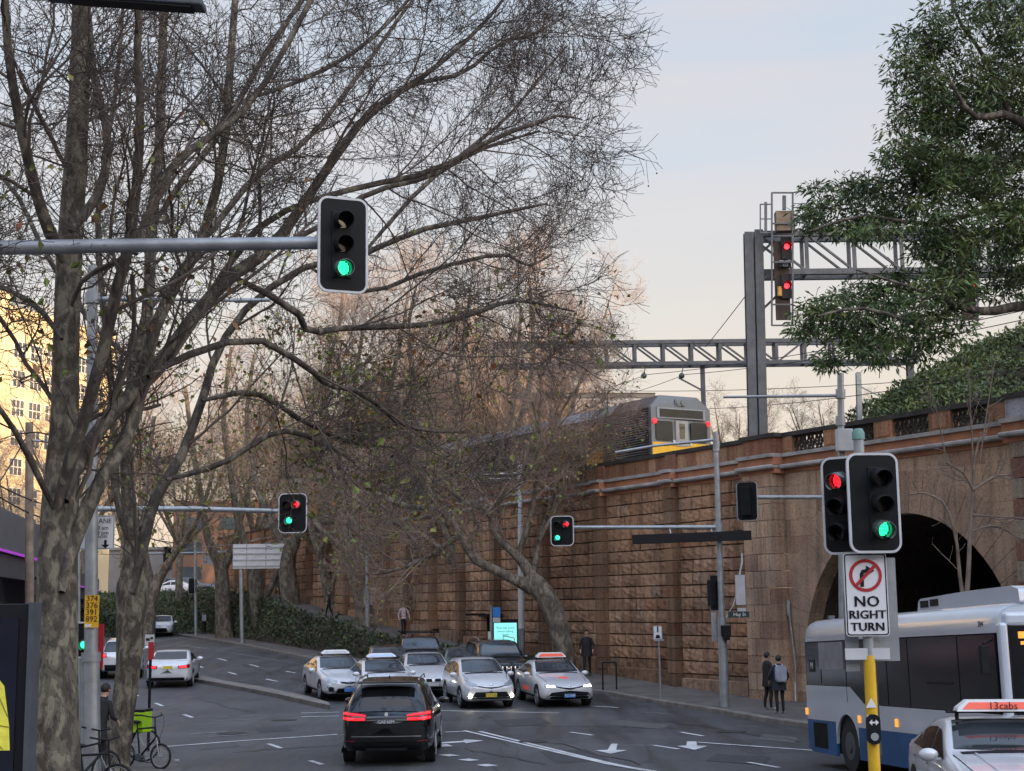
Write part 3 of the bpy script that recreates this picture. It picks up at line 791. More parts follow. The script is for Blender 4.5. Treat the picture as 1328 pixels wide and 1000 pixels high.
# ---------------------------------------------------------------- the two near plane trees (left)
def near_tree(name, label, base, limbs, main_idx, seed, **kw):
    root = empty(name, base, 0, label, 'tree')
    bn = np.array(base)
    groups = []
    for i in range(len(limbs)):
        p, r = limbs[i]
        if i: p, r = limbs[i] = inner(p, r*.74)
        else: limbs[i] = (p, r*.94)
    for i, (p, r) in enumerate(limbs): groups.append(((p-bn)[None], r[None], 14 if r.max() > .12 else 9))
    tr = [g_ for i, g_ in enumerate(groups) if i in main_idx]; lb = [g_ for i, g_ in enumerate(groups) if i not in main_idx]
    V, F = tubes_mesh(tr); mk_obj('trunk', np_mesh('trunk', V, F, bark_a), root)
    V, F = tubes_mesh(lb); mk_obj('limbs', np_mesh('limbs', V, F, limb_dk), root)
    nl = kw.pop('nleaf', 800); nb = kw.pop('nball', 500)
    V, F, tips, P1 = crown_from([l for i, l in enumerate(limbs) if i not in kw.get('skip', ())], base, seed=seed, **{k: v for k, v in kw.items() if k != 'skip'})
    mk_obj('twigs', np_mesh('twigs', V, F, twig_m), root)
    g = np.random.default_rng(seed+5)
    low = tips[tips[:, 2]+bn[2] < 9.5]
    if len(low) and nl:
        C = low[g.integers(0, len(low), nl)]; V, F = leaf_quads(C, .115, g, .7, .6)
        mi = g.choice(4, len(F), p=[.34, .34, .13, .19]); o = mk_obj('leaves', np_mesh('leaves', V, F, leafm, False, mi), root); o['kind'] = 'stuff'
    C = tips[g.integers(0, len(tips), nb)]; V, F = balls_mesh(C, .017, g); o = mk_obj('seed_balls', np_mesh('seed_balls', V, F, twig_m), root); o['kind'] = 'stuff'
    return root
YA = 18.5
baseA = tuple(G(72, 1128).xy)+(zr(18.5)+PAVZ,)
baseA = (P(72, 1100, YA).x, YA, zr(YA)+PAVZ)
A = [guided([(76,1180,40),(72,1040,35),(70,900,32),(74,780,28),(76,690,26),(80,620,24),(84,540,19),(86,440,18),(90,330,18),(98,210,16),(104,90,14),(106,-60,12)], YA, YA+1, 26),
     guided([(80,768,12),(94,706,15),(126,632,13),(152,590,12),(174,543,12),(196,440,11),(222,380,11),(243,346,10),(262,310,9),(290,200,8),(300,60,7),(310,-60,5)], YA, YA+3, 20),
     guided([(74,660,17),(90,600,12),(110,540,11),(134,453,11),(150,380,11),(164,330,10),(176,250,9),(182,150,8),(178,40,7),(190,-60,5)], YA, YA-1, 16),
     guided([(84,650,16),(106,590,13),(141,543,13),(192,489,13),(221,453,13),(256,405,12),(300,358,12),(352,320,11),(400,255,9),(458,170,8),(500,132,6.5),(550,98,5),(600,57,4),(645,10,3),(680,-40,2)], YA, YA+6, 24),
     guided([(84,340,14),(60,290,11),(42,230,10),(24,150,9),(10,60,8),(4,-60,6)], YA, YA-1.5, 14),
     guided([(92,300,12),(128,250,9),(140,180,8),(120,90,7),(112,0,6),(90,-60,5)], YA, YA+1.5, 12),
     guided([(176,330,8),(205,245,9),(240,200,8),(271,178,7),(331,126,6),(400,6,5),(430,-60,4)], YA, YA+2, 14),
     guided([(300,358,9),(380,400,7),(400,430,6),(440,426,5.5),(500,424,5.5),(560,420,5),(620,405,4.5),(662,390,4),(700,394,3),(745,404,1.6)], YA+3, YA+7, 16),
     guided([(192,489,8),(240,462,7),(330,440,6),(400,478,5.5),(425,499,5),(470,510,4.5),(520,550,4),(570,560,2.5),(610,560,1.4)], YA+1, YA+6, 16),
     guided([(256,405,8),(330,300,6),(400,262,5.5),(480,240,5.5),(560,222,5),(640,180,4.5),(700,158,4),(725,150,2.6),(755,155,1.5)], YA+3, YA+7, 16),
     guided([(497,136,5),(540,108,4.5),(600,95,4),(650,55,3.5),(690,45,3),(735,20,1.5)], YA+5, YA+8, 12),
     guided([(352,325,7),(420,290,5),(480,250,5),(560,228,4.5),(620,195,4),(700,170,2)], YA+4, YA+9, 12),
     guided([(330,126,5),(400,100,4),(470,60,4),(530,0,3),(560,-50,2)], YA+2, YA+5, 10),
     guided([(70,660,8),(20,560,5),(-40,480,4),(-80,430,2)], YA, YA-2, 10),
     guided([(80,440,7),(50,400,5),(0,372,4),(-60,360,2)], YA, YA+1, 8)]
near_tree('plane_tree', 'big bare plane tree with the thickest mottled trunk, nearest on the left', baseA, A, (0, 1), 21, L1=3.0, dens=1.0, lvl=(9, 7, 6, 3), nleaf=900, nball=1500)
YB = 28.5
baseB = (P(152, 1000, YB).x, YB, zr(YB)+PAVZ)
B = [guided([(146,1060,20),(150,1000,18),(158,930,16),(166,870,16),(170,800,20),(172,765,23),(176,735,18),(172,690,12),(166,640,9),(164,560,9),(176,470,9),(192,400,8),(196,300,8),(206,200,7),(210,90,6.5),(214,-50,5)], YB, YB+1, 30),
     guided([(172,770,10),(186,706,10),(198,655,10),(216,622,10),(236,590,9),(262,520,8),(285,450,7),(330,390,6.5),(400,345,6),(470,330,5.5),(540,300,5),(610,285,4.5),(670,272,3.5),(710,264,1.8)], YB, YB+4, 24),
     guided([(166,700,9),(150,640,7),(148,560,7),(142,470,6),(130,360,6),(128,260,5),(150,120,4),(160,0,3)], YB, YB+1, 14),
     guided([(196,400,7),(250,330,6),(330,230,6),(400,180,5),(470,90,4),(520,20,3),(560,-30,2)], YB, YB+4, 14),
     guided([(200,290,6),(240,230,6),(290,165,5.5),(350,60,5),(400,-10,4)], YB, YB+2, 12),
     guided([(216,622,7),(290,600,5),(360,560,5),(420,575,4),(460,600,2.5)], YB, YB+3, 12),
     guided([(262,520,6),(330,510,5),(400,550,4.5),(460,575,3.4),(520,580,2)], YB+1, YB+5, 12),
     guided([(400,345,5),(470,380,4),(560,350,4),(650,330,3.5),(685,345,2.5),(715,330,1.4)], YB+3, YB+6, 12),
     guided([(470,330,5),(540,250,4),(600,200,4),(660,150,3),(700,100,2.5),(735,60,1.5)], YB+3, YB+7, 12),
     guided([(176,470,6),(120,420,5),(60,330,4.5),(20,250,4),(-30,200,3)], YB, YB+1, 12)]
near_tree('plane_tree', 'slimmer bare plane tree with knobbly trunk, standing beside the yellow bus number plate pole', baseB, B, (0,), 33, L1=3.2, dens=1.0, lvl=(8, 7, 6, 3), nleaf=2600, nball=1500)

# ---------------------------------------------------------------- plane trees down the street (guided trunks, shared twig building)
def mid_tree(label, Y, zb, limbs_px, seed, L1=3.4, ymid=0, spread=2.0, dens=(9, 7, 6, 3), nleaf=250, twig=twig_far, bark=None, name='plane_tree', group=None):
    ls = []
    rs = random.Random(seed)
    for i, l in enumerate(limbs_px): ls.append(guided(l, Y, Y+(0 if i == 0 else rs.uniform(-spread, spread)), 16))
    x = P(limbs_px[0][0][0], 800, Y).x; base = (x, Y, zb); bn = np.array(base)
    root = empty(name, base, 0, label, 'tree', group)
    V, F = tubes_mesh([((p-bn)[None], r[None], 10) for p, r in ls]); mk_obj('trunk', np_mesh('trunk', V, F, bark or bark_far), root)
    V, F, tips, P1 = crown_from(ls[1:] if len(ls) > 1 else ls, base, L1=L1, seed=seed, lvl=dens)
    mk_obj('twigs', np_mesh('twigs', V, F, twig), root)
    if nleaf:
        g = np.random.default_rng(seed); tt_ = tips[tips[:, 2] < np.percentile(tips[:, 2], 72)]; C = tt_[g.integers(0, len(tt_), nleaf)]; V, F = leaf_quads(C, .15, g, .7, .6)
        o = mk_obj('leaves', np_mesh('leaves', V, F, leafm, False, g.choice(4, len(F), p=[.38, .36, .11, .15])), root); o['kind'] = 'stuff'
    return root
mid_tree('leaning plane tree with forked limbs on the footpath right of the cyan poster', 58, zr(58)+.14,
    [[(738,905,16),(734,870,15),(726,820,14),(712,780,14),(694,758,14),(682,748,9)],
     [(690,764,9),(668,752,7),(640,738,6),(612,722,5.5),(590,680,5),(565,660,4.5),(520,655,4),(478,634,3)],
     [(690,748,8),(672,722,6.5),(650,700,5),(630,660,4),(600,650,3.5),(560,600,3),(540,540,2.5)],
     [(672,722,5),(640,690,4),(646,650,3.5),(680,620,3),(700,570,2.5),(690,520,2)],
     [(690,755,4),(700,700,3),(716,650,2.5),(735,610,2),(765,585,1.5)],
     [(672,722,4.5),(690,660,3.6),(700,600,3),(725,540,2.2),(750,500,1.3)],
     [(700,700,3),(730,640,2.4),(750,580,2),(775,545,1.2)],
     [(600,690,4),(560,720,3),(510,740,2.4),(470,745,1.5)]], 51, L1=2.9, nleaf=2000, dens=(12, 8, 7, 3))
mid_tree('thick forked plane tree close to the wall behind the bus stop shelter', 70, .9,
    [[(640,880,15),(636,830,14),(630,790,13),(622,765,12),(618,745,9)],
     [(616,770,9),(598,735,7),(590,700,6),(560,650,5),(540,600,4),(520,540,3)],
     [(626,762,9),(634,720,7),(636,680,6),(640,620,5),(660,560,4),(670,480,3),(676,400,2)],
     [(600,740,5),(570,710,4),(540,690,4),(500,670,3),(450,640,2)],
     [(634,690,5),(610,620,4),(590,540,3.5),(600,450,3),(610,380,2)],
     [(640,640,5),(670,560,4),(690,480,3.4),(690,410,2.6),(685,350,1.5)],
     [(630,700,4.5),(690,620,4),(730,560,3),(750,500,2.2),(765,470,1.4)],
     [(600,740,4.5),(560,640,4),(540,520,3.4),(530,430,2.6),(540,370,1.5)]], 52, L1=4.6, nleaf=2200, dens=(12, 8, 7, 3))
mid_tree('plane tree on the planted bank behind the tall street lamp', 78, zr(78)+.5,
    [[(482,850,15),(478,820,13),(470,780,11),(460,745,10),(452,725,8)],
     [(456,735,8),(450,700,6),(440,650,5),(445,580,4),(460,500,3),(470,430,2)],
     [(458,730,6),(480,690,5),(500,640,4),(540,600,3),(560,540,2)],
     [(450,715,5),(420,690,4),(390,650,3),(370,600,2.4),(350,540,2)],
     [(452,700,5),(470,600,4),(500,520,3.4),(520,440,2.6),(530,380,1.5)],
     [(448,680,4.5),(420,600,4),(420,500,3),(440,420,2.2),(445,370,1.4)]], 53, L1=5.2, nleaf=2800, dens=(12, 8, 7, 3))
mid_tree('slender plane tree rising from the planted bank beside the ramp', 88, zr(88)+1.2,
    [[(435,825,9),(432,800,9),(428,770,8),(420,740,7),(414,715,6)],
     [(418,725,6),(405,690,4),(395,640,3.5),(400,570,3),(410,490,2)],
     [(428,770,4),(436,745,3),(448,720,2.6),(455,690,2),(470,620,2)],
     [(414,715,4),(440,660,3),(460,600,2.5),(500,540,2)]], 54, L1=5.2, nleaf=2000, dens=(11, 8, 7, 3))
mid_tree('thick trunked plane tree standing behind the big road sign', 92, zr(92)+.6,
    [[(378,845,14),(380,810,13),(376,770,12),(372,730,11),(378,700,9)],
     [(376,720,8),(390,680,6),(400,620,5),(420,540,4),(430,450,2.5)],
     [(372,715,7),(350,670,5),(330,620,4),(320,540,3),(330,460,2)]], 55, L1=5.0, nleaf=1800)
mid_tree('forked plane tree between the two posts of the big road sign', 96, zr(96)+.6,
    [[(343,845,12),(340,810,12),(334,780,10),(330,745,9),(322,720,8)],
     [(338,785,6),(352,760,4),(362,735,3.4),(370,710,2.6),(390,640,2)],
     [(326,730,6),(310,680,5),(300,620,4),(290,540,3),(300,450,2)]], 56, L1=5.0, nleaf=1800)
mid_tree('plane tree with flared trunk just left of the big road sign', 100, zr(100)+.14,
    [[(292,842,15),(291,820,12),(289,790,10),(288,750,9),(284,725,8)],
     [(286,735,7),(270,700,5),(262,650,4),(250,580,3.4),(240,500,2.5)],
     [(290,735,7),(304,705,5),(315,660,4),(330,600,3),(340,520,2)]], 57, L1=5.0, nleaf=2400)
mid_tree('leaning plane tree beside the far silver sedan on the left bend', 96, zr(96)+.14,
    [[(190,845,11),(192,810,9),(197,775,8),(206,750,7),(216,735,5)],
     [(198,770,7),(190,730,5),(186,690,4),(190,620,3.4),(200,540,2.5)],
     [(206,750,6),(222,725,4.5),(240,700,3.5),(262,660,3),(280,600,2)]], 58, L1=4.6, nleaf=2400)
# generic bare plane trees further back, three built once and copied
def generic(seed, H, spread, twig, label, dens=(9, 7, 6, 3)):
    rs = random.Random(seed); ls = []
    base = (0, 0, 0)
    trunk = [Vector((0, 0, -.4)), Vector((rs.uniform(-.2, .2), 0, H*.13)), Vector((rs.uniform(-.3, .3), 0, H*.27))]
    ls.append(resample(trunk, [.34, .28, .24], 8))
    for i in range(8):
        a = i*2.4+rs.uniform(-.4, .4); s = spread*rs.uniform(.5, 1.0); h = H*rs.uniform(.62, 1.0) if i % 3 else H
        p = [trunk[2]+Vector((0, 0, -.3)), trunk[2]+Vector((math.cos(a)*s*.28, math.sin(a)*s*.28, h*.14)), trunk[2]+Vector((math.cos(a)*s*.62, math.sin(a)*s*.62, h*.36)), Vector((math.cos(a)*s*.95, math.sin(a)*s*.95, h*.93))]
        ls.append(resample(p, [.17, .12, .08, .03], 12))
    root = empty('bare_tree', (0, 0, 0), 0, label, 'tree')
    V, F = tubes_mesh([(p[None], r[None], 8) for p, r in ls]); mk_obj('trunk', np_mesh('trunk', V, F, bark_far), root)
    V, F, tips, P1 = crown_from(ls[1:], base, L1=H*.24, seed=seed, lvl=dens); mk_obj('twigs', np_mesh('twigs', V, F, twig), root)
    g = np.random.default_rng(seed); C = tips[g.integers(0, len(tips), 160)]; V, F = leaf_quads(C, .15, g, .7, .6)
    o = mk_obj('leaves', np_mesh('leaves', V, F, leafm, False, g.choice(4, len(F), p=[.3, .25, .25, .2])), root); o['kind'] = 'stuff'
    return root
twig_dark = mat('twig_bark_dark', (.045, .034, .028), .9, 0, .3, 1)
gens = [generic(71, 17, 6.5, twig_far, 'tmp'), generic(72, 15, 7, twig_far, 'tmp'), generic(73, 19, 6.5, twig_far, 'tmp')]
darkg = generic(74, 13, 6, twig_dark, 'tmp', (8, 7, 5, 3))
def place(o, px, Y, z, rot, sc, label, group=None):
    o.location = (P(px, 700, Y).x, Y, z); o.rotation_euler = (0, 0, rot); o.scale = (sc, sc, sc*1.0)
    o['label'] = label
    if group: o['group'] = group
GRP1 = 'tangle of bare trees in the park behind the street trees'
spots = [(600,125,7,2.9,1.15,2),(690,104,7,.4,1.12,2),(530,118,6,4.4,1.1,0),(720,128,7,3.7,1.05,0),(110,104,4,0,1.0,0),(235,118,4.4,1,1.0,1),(330,128,4.6,2,1.0,2),(420,112,5,3,.9,0),(505,120,5,.7,1.0,1),(575,112,6,1.9,.95,2),(640,108,7,4,1.0,0),(700,118,7,5,1.0,1),(160,150,4.6,2.5,1.1,2),(380,150,5,1.1,1.2,0),(545,150,6,2.2,1.1,2),(660,146,7,3.1,1.15,1),(40,84,.8,2.2,.8,1)]
used = set()
for px, Y, z, rt, sc, k in spots:
    o = gens[k] if k not in used else copy_tree(gens[k]); used.add(k)
    place(o, px, Y, z, rt, sc, 'bare brown twiggy tree massed in the park behind the street trees', GRP1)
dspots = [(955,112,7,0,.95,'dark bare tree on the skyline just left of the steel gantry columns'),(1090,100,7,2,.8,'dark bare tree seen behind the steel gantry, right of its columns'),(1150,120,7,3.3,.9,'dark bare tree behind the parapet below the evergreen branches'),(1300,135,7,1.2,1.05,'dark bare tree on the skyline above the ivy covered mound'),(835,150,7,1.2,.5,'low distant bare tree on the skyline above the train roof')]
for i, (px, Y, z, rt, sc, lb) in enumerate(dspots):
    o = darkg if i == 0 else copy_tree(darkg); place(o, px, Y, z, rt, sc, lb)

# sapling in front of the arch
ls = [guided([(1250,985,5),(1250,880,4.5),(1252,800,4),(1256,740,3),(1258,690,2.6),(1262,635,2.2),(1263,600,1.6),(1272,560,1)], 36.6, 36.8, 16),
      guided([(1252,800,3),(1244,740,2.4),(1240,700,2),(1226,655,1.8),(1200,640,1.4),(1180,641,1)], 36.6, 36, 12),
      guided([(1263,635,1.8),(1290,618,1.5),(1310,616,1.1)], 36.7, 37, 8), guided([(1262,636,1.8),(1250,615,1.4),(1228,600,1)], 36.7, 36.3, 8),
      guided([(1258,690,1.6),(1290,682,1.3),(1325,700,.9)], 36.7, 37, 8), guided([(1262,668,1.5),(1320,672,1.1),(1345,676,.8)], 36.7, 36, 8),
      guided([(1262,600,1.2),(1258,520,.8),(1256,480,.5)], 36.8, 36.8, 8), guided([(1270,600,1.2),(1282,520,.8),(1290,470,.5)], 36.8, 37.2, 8), guided([(1228,600,1),(1216,540,.7),(1212,520,.5)], 36.4, 36.2, 8)]
base = (P(1250, 900, 36.6).x, 36.6, .14); bn = np.array(base); root = empty('sapling', base, 0, 'thin bare sapling growing in front of the dark arch behind the bus', 'tree')
V, F = tubes_mesh([((p-bn)[None], r[None], 7) for p, r in ls]); mk_obj('trunk', np_mesh('trunk', V, F, twig_pale), root)
g = np.random.default_rng(4); P0, R0 = stack([resample([Vector(x) for x in p], r, 12) for p, r in ls[1:]]); P0 = P0-bn
P1, R1 = spawn(P0, R0, 8, .1, 1, (25, 60), .9, 7, .25, .05, .6, g=g); R1 = np.clip(R1, .006, .012)
P2, R2 = spawn(P1, R1, 3, .2, 1, (30, 60), .4, 5, .3, .03, .7, g=g); R2 = np.clip(R2, .005, .008)
V, F = tubes_mesh([(P1, R1, 4), (P2, R2, 3)]); mk_obj('twigs', np_mesh('twigs', V, F, twig_pale), root)

# ---------------------------------------------------------------- evergreen at the right
YE = 33.0
eb = (P(1440, 700, YE).x, YE, .3); en = np.array(eb)
root = empty('evergreen_tree', eb, 0, 'large dark green evergreen tree whose leafy branches hang in from the right edge', 'tree')
ls = [guided([(1440,1010,22),(1436,800,20),(1440,600,18),(1430,420,15),(1425,250,12),(1415,60,9),(1410,-60,7)], YE, YE, 16),
      guided([(1430,430,10),(1370,400,8),(1328,396,7),(1280,404,6),(1240,396,5),(1180,372,2.4),(1110,350,.8)], YE, YE-.5, 14),
      guided([(1430,380,9),(1360,330,7),(1290,270,6),(1220,220,4),(1175,185,2),(1160,160,.8)], YE, YE+1, 14),
      guided([(1425,260,9),(1370,200,7),(1310,150,6),(1262,150,4),(1225,90,.8)], YE, YE-1, 12),
      guided([(1240,396,4),(1200,420,3),(1120,400,2.4),(1060,410,1.6)], YE, YE-1, 10),
      guided([(1290,270,4),(1200,290,3),(1120,280,2.2),(1050,300,1.5)], YE+.5, YE, 10),
      guided([(1310,150,4),(1280,80,3),(1240,20,2),(1230,-30,1.5)], YE, YE, 8)]
V, F = tubes_mesh([((p-en)[None], r[None], 9) for p, r in ls]); mk_obj('trunk', np_mesh('trunk', V, F, limb_dk), root)
blobs = [(1200,205,44,24,0),(1260,235,50,34,0),(1230,372,44,24,0),(1165,195,30,18,0),(1190,60,30,32,0),(1250,25,50,40,0),(1310,30,40,60,0),(1180,100,38,36,0),(1240,110,50,50,0),(1300,120,50,60,0),(1190,150,36,26,0),(1240,180,45,40,1),(1300,210,45,60,1),(1350,150,60,160,1),
         (1215,230,50,30,1),(1160,240,40,22,1),(1110,245,34,18,1),(1070,262,30,20,1),(1050,285,26,18,1),(1100,285,42,26,1),(1155,275,42,30,1),(1210,280,44,40,0),(1270,290,50,50,0),(1320,310,40,50,0),(1130,305,36,12,0),(1205,325,24,22,0),(1240,350,38,36,0),
         (1295,362,42,22,1),(1170,375,40,22,1),(1120,385,36,24,1),(1090,405,36,24,0),(1060,410,28,22,0),(1050,425,22,14,0),(1130,420,42,28,0),(1180,410,42,32,0),(1225,415,34,30,0),(1105,450,34,20,0),(1150,455,36,20,0),(1190,450,26,20,0),(1080,468,20,10,0),(1345,340,40,60,0),(1215,160,30,30,0)]
g = np.random.default_rng(9); cl = []
for x, y, rx, ry, dd in blobs:
    n = int(rx*ry/40)+5; c = P(x, y, YE+dd*1.2+g.uniform(-.4, .4)); a = rx*YE/FPX; b = ry*YE/FPX
    u = nrm(g.normal(size=(n, 3)))*(g.random(n)**.42)[:, None]; cl.append(np.array(c)+u*np.array([a*1.12, max(a, b)*1.3, b*1.15]))
cl = np.concatenate(cl)-en
# twig sprays: each clump a short drooping stem with leaves radiating
n = len(cl); K = 30
off = nrm(g.normal(size=(n, K, 3)))*(g.random((n, K, 1))**.6)*np.array([.34, .34, .17])*(.6+.8*g.random((n, 1, 1)))
C = (cl[:, None, :]+off).reshape(-1, 3)
d = nrm(nrm(off.reshape(-1, 3))+np.array([0, 0, -.35])+g.normal(size=(n*K, 3))*.45); s = nrm(np.cross(d, nrm(g.normal(size=(n*K, 3))))); up_ = np.cross(s, d)
L = .165*(.5+1.0*g.random(n*K))[:, None]; Wd = L*.26
V = np.stack([C, C+d*L*.45+s*Wd*.5+up_*.01, C+d*L-np.array([0, 0, .02]), C+d*L*.45-s*Wd*.5+up_*.01], 1).reshape(-1, 3); F = np.arange(4*n*K).reshape(-1, 4)
em = [mat('evergreen_leaf', (.075, .125, .038), .45, 0, .4, 1.2), mat('evergreen_leaf_young', (.12, .16, .045), .5, 0, .35, 1.2), mat('evergreen_leaf_deep', (.045, .08, .028), .45, 0, .3, 1.2)]
tone = g.choice(3, n, p=[.5, .18, .32]); mi = np.repeat(tone, K)
o = mk_obj('crown', np_mesh('crown', V, F, em, False, mi), root)
i = g.integers(0, n, n*2); a = cl[i//1 % n]; b = a+g.normal(size=a.shape)*.16+np.array([.14, 0, .02])
Pt = np.stack([a, (a+b)/2+g.normal(size=a.shape)*.03, b], 1); Rt = np.tile(np.array([[.005, .008, .011]]), (len(a), 1)); V, F = tubes_mesh([(Pt, Rt, 3)])
mk_obj('twigs', np_mesh('twigs', V, F, twig_m), root)

# ---------------------------------------------------------------- ground cover and ivy mound
def cover(name, quads, n, size, mats, label, cat, seed, h=.5, aspect=.55):
    g = np.random.default_rng(seed); C = []; ar = []
    for q in quads: ar.append(((Vector(q[1])-Vector(q[0])).length*(Vector(q[3])-Vector(q[0])).length))
    ar = np.array(ar)/sum(ar)
    for q, a in zip(quads, ar):
        m = int(n*a); u = g.random((m, 1)); v = g.random((m, 1)); q = [np.array(tuple(x)) for x in q]
        c = q[0]*(1-u)*(1-v)+q[1]*u*(1-v)+q[2]*u*v+q[3]*(1-u)*v
        hh = h*(.5+.5*np.sin(c[:, 0:1]*1.9+1)*np.sin(c[:, 1:2]*1.3)+.35*np.sin(c[:, 0:1]*5.1)*np.sin(c[:, 1:2]*4.3)).clip(.05, 1.2)
        c[:, 2:3] += hh*(.25+.75*g.random((m, 1))**.5); C.append(c)
    C = np.concatenate(C); V, F = leaf_quads(C, size, g, aspect, -.5)
    k = ((np.sin(C[:, 0]*.9)*np.sin(C[:, 1]*.8)+g.normal(size=len(C))*.6) > .1).astype(int)+(g.random(len(C)) < .12)
    o = mk_obj(name, np_mesh(name, V, F, mats, False, np.minimum(k, len(mats)-1))); o['label'] = label; o['category'] = cat; o['kind'] = 'stuff'
    return o
gm = [mat('shrub_leaf', (.035, .056, .022), .6, 0, .3, .8), mat('shrub_leaf_light', (.06, .085, .034), .6, 0, .3, .8), mat('shrub_leaf_yellow', (.12, .12, .035), .6, 0, .3, .8)]
qs = []
for a, b in zip(rows_sl, rows_sl[1:]):
    if b[0].y > 128: break
    for j in range(5): qs.append((a[j], b[j], b[j+1], a[j+1]))
hq = []
for (x0, y0, x1, y1) in ((-40, 104, -20, 104),):
    for t in range(6):
        ya, yb = 106+t*4.2, 106+(t+1)*4.2
        za, zb_ = float(np.interp(ya, [106, 112, 118, 124, 130], [1.3, 2.2, 3.2, 4.0, 4.5])), float(np.interp(yb, [106, 112, 118, 124, 130], [1.3, 2.2, 3.2, 4.0, 4.5]))
        hq.append(((-38, ya, za), (-10, ya, za), (-10, yb, zb_), (-38, yb, zb_)))
cover('bank_shrubs', qs+hq, 52000, .22, gm, 'dense low green shrubs covering the bank between the street and the ramp', 'shrubs', 5, .55)
gi = [mat('ivy_leaf', (.05, .08, .026), .5, 0, .3, .6), mat('ivy_leaf_light', (.09, .125, .035), .5, 0, .3, .6), mat('ivy_leaf_yellow', (.12, .13, .03), .5, 0, .3, .6)]
bm_ = MB(); bm_.smooth = True
xs_ = [(1150, 545), (1200, 510), (1240, 492), (1290, 462), (1340, 440), (1400, 425), (1500, 410), (1620, 405)]
rows = []
for x, y in xs_:
    t = P(x, y, 62); rows.append([Vector((t.x-1.5, 50+ (t.x-18)*-.05, 7.3)), Vector((t.x-.6, 54, 7.4+(t.z-7.4)*.45)), Vector((t.x, 58, 7.4+(t.z-7.4)*.8)), Vector((t.x, 62, t.z)), Vector((t.x, 70, t.z+.4)), Vector((t.x, 80, 7))])
ribbon(bm_, rows); struct(bm_.build('mound_terrain', soil))
qs = [(rows[i][j], rows[i+1][j], rows[i+1][j+1], rows[i][j+1]) for i in range(len(rows)-1) for j in range(4)]
cover('ivy_cover', qs, 42000, .20, gi, 'dark green ivy smothering the mound above the parapet at the right edge', 'ivy', 6, .95)
# ================================================================== VEHICLES
def carpaint(name, c, rough=.25, metal=.3): return mat(name, c, rough, metal, .05, 1.5, coat=1.0)
P_white = carpaint('white_car_paint', (.62, .64, .68), .3, .1)
P_silver = carpaint('silver_car_paint', (.62, .64, .68), .3, .12)
P_black = carpaint('black_car_paint', (.006, .006, .008), .15, .2)
P_dark = carpaint('dark_grey_car_paint', (.035, .038, .044), .2, .4)
P_green = carpaint('pale_green_car_paint', (.10, .17, .14), .25, .3)
P_blue = mat('blue_bus_paint', (.02, .085, .22), .5, 0, .2, 1.2, spec=.3)
P_busw = carpaint('pale_bus_paint', (.50, .55, .62), .35, .05)
P_cyan = carpaint('cyan_bus_paint', (.05, .35, .62), .35, .05)
roofglass = P_black
CARS = {}
def body_shape(L, W, prof, belt, wl=.30, zb=.24, nosetaper=.16, tailtaper=.12, tumble=.22):
    """loft a closed car body. prof: (x,z) of the top centre line front(+)->rear(-)"""
    px_ = [p[0] for p in prof][::-1]; pz_ = [p[1] for p in prof][::-1]
    xs = sorted(set([-L/2, -L/2+.03, -L/2+.08, -L/2+.16, -L/2+.28] + list(np.arange(-L/2+.4, L/2-.4, .11)) + [L/2-.28, L/2-.16, L/2-.08, L/2-.03, L/2]))
    def zt(x):
        v = 0
        for d, w_ in ((-.14, .15), (-.07, .2), (0, .3), (.07, .2), (.14, .15)): v += w_*np.interp(np.clip(x+d, -L/2, L/2), px_, pz_)
        return float(v)
    bx = [b[0] for b in belt][::-1]; bz = [b[1] for b in belt][::-1]
    rings = []
    for x in xs:
        u = abs(x)/(L/2); tp = nosetaper if x > 0 else tailtaper
        w_ = W/2*(1-.03*(x/(L/2))**2 - tp*max(0, (u-.72)/.28)**2.6)
        e = max(0, (u-.93)/.07)                   # bumper rounding
        z1 = zt(x)-.0*e; b = min(float(np.interp(x, bx, bz)), z1-.03)
        zb_ = zb+.10*e**2+.02
        g = min(1, max(0, (z1-b)/.50)); wr = w_*(.96-tumble*g); wm = w_*(.985)
        zs = zb_+(b-zb_)
        half = [(0, zb_), (w_*.55, zb_), (w_*.90, zb_), (w_*.975, zb_+.07), (w_*1.0, zb_+(zs-zb_)*.30), (w_*1.004, zb_+(zs-zb_)*.50), (w_*1.0, zb_+(zs-zb_)*.72), (w_*.985, zb_+(zs-zb_)*.88), (wm*.985, b),
                (wm*.97*(1-.33)+wr*.33, b+(z1-b)*.30), (wm*.965*.33+wr*.67, b+(z1-b)*.62), (wr, z1-.085*g-.01), (wr*.93, z1-.03*g-.006), (wr*.78, z1-.008), (wr*.4, z1+.004), (0, z1+.008)]
        rings.append([(x, y, z) for y, z in half]+[(x, -y, z) for y, z in half[-2:0:-1]])
    n = len(rings[0])
    def shrink(r, k, dx):
        cy = 0; cz = sum(p[2] for p in r)/n
        return [(p[0]+dx, p[1]*k, cz+(p[2]-cz)*k) for p in r]
    rings = [shrink(rings[0], .03, -.055), shrink(rings[0], .5, -.052), shrink(rings[0], .9, -.03)] + rings + [shrink(rings[-1], .9, .03), shrink(rings[-1], .5, .052), shrink(rings[-1], .03, .055)]
    V = [v for r in rings for v in r]
    F = [(i*n+j, i*n+(j+1) % n, (i+1)*n+(j+1) % n, (i+1)*n+j) for i in range(len(rings)-1) for j in range(n)]
    F.append(tuple(range(n))); F.append(tuple((len(rings)-1)*n+j for j in reversed(range(n))))
    return V, F, zt
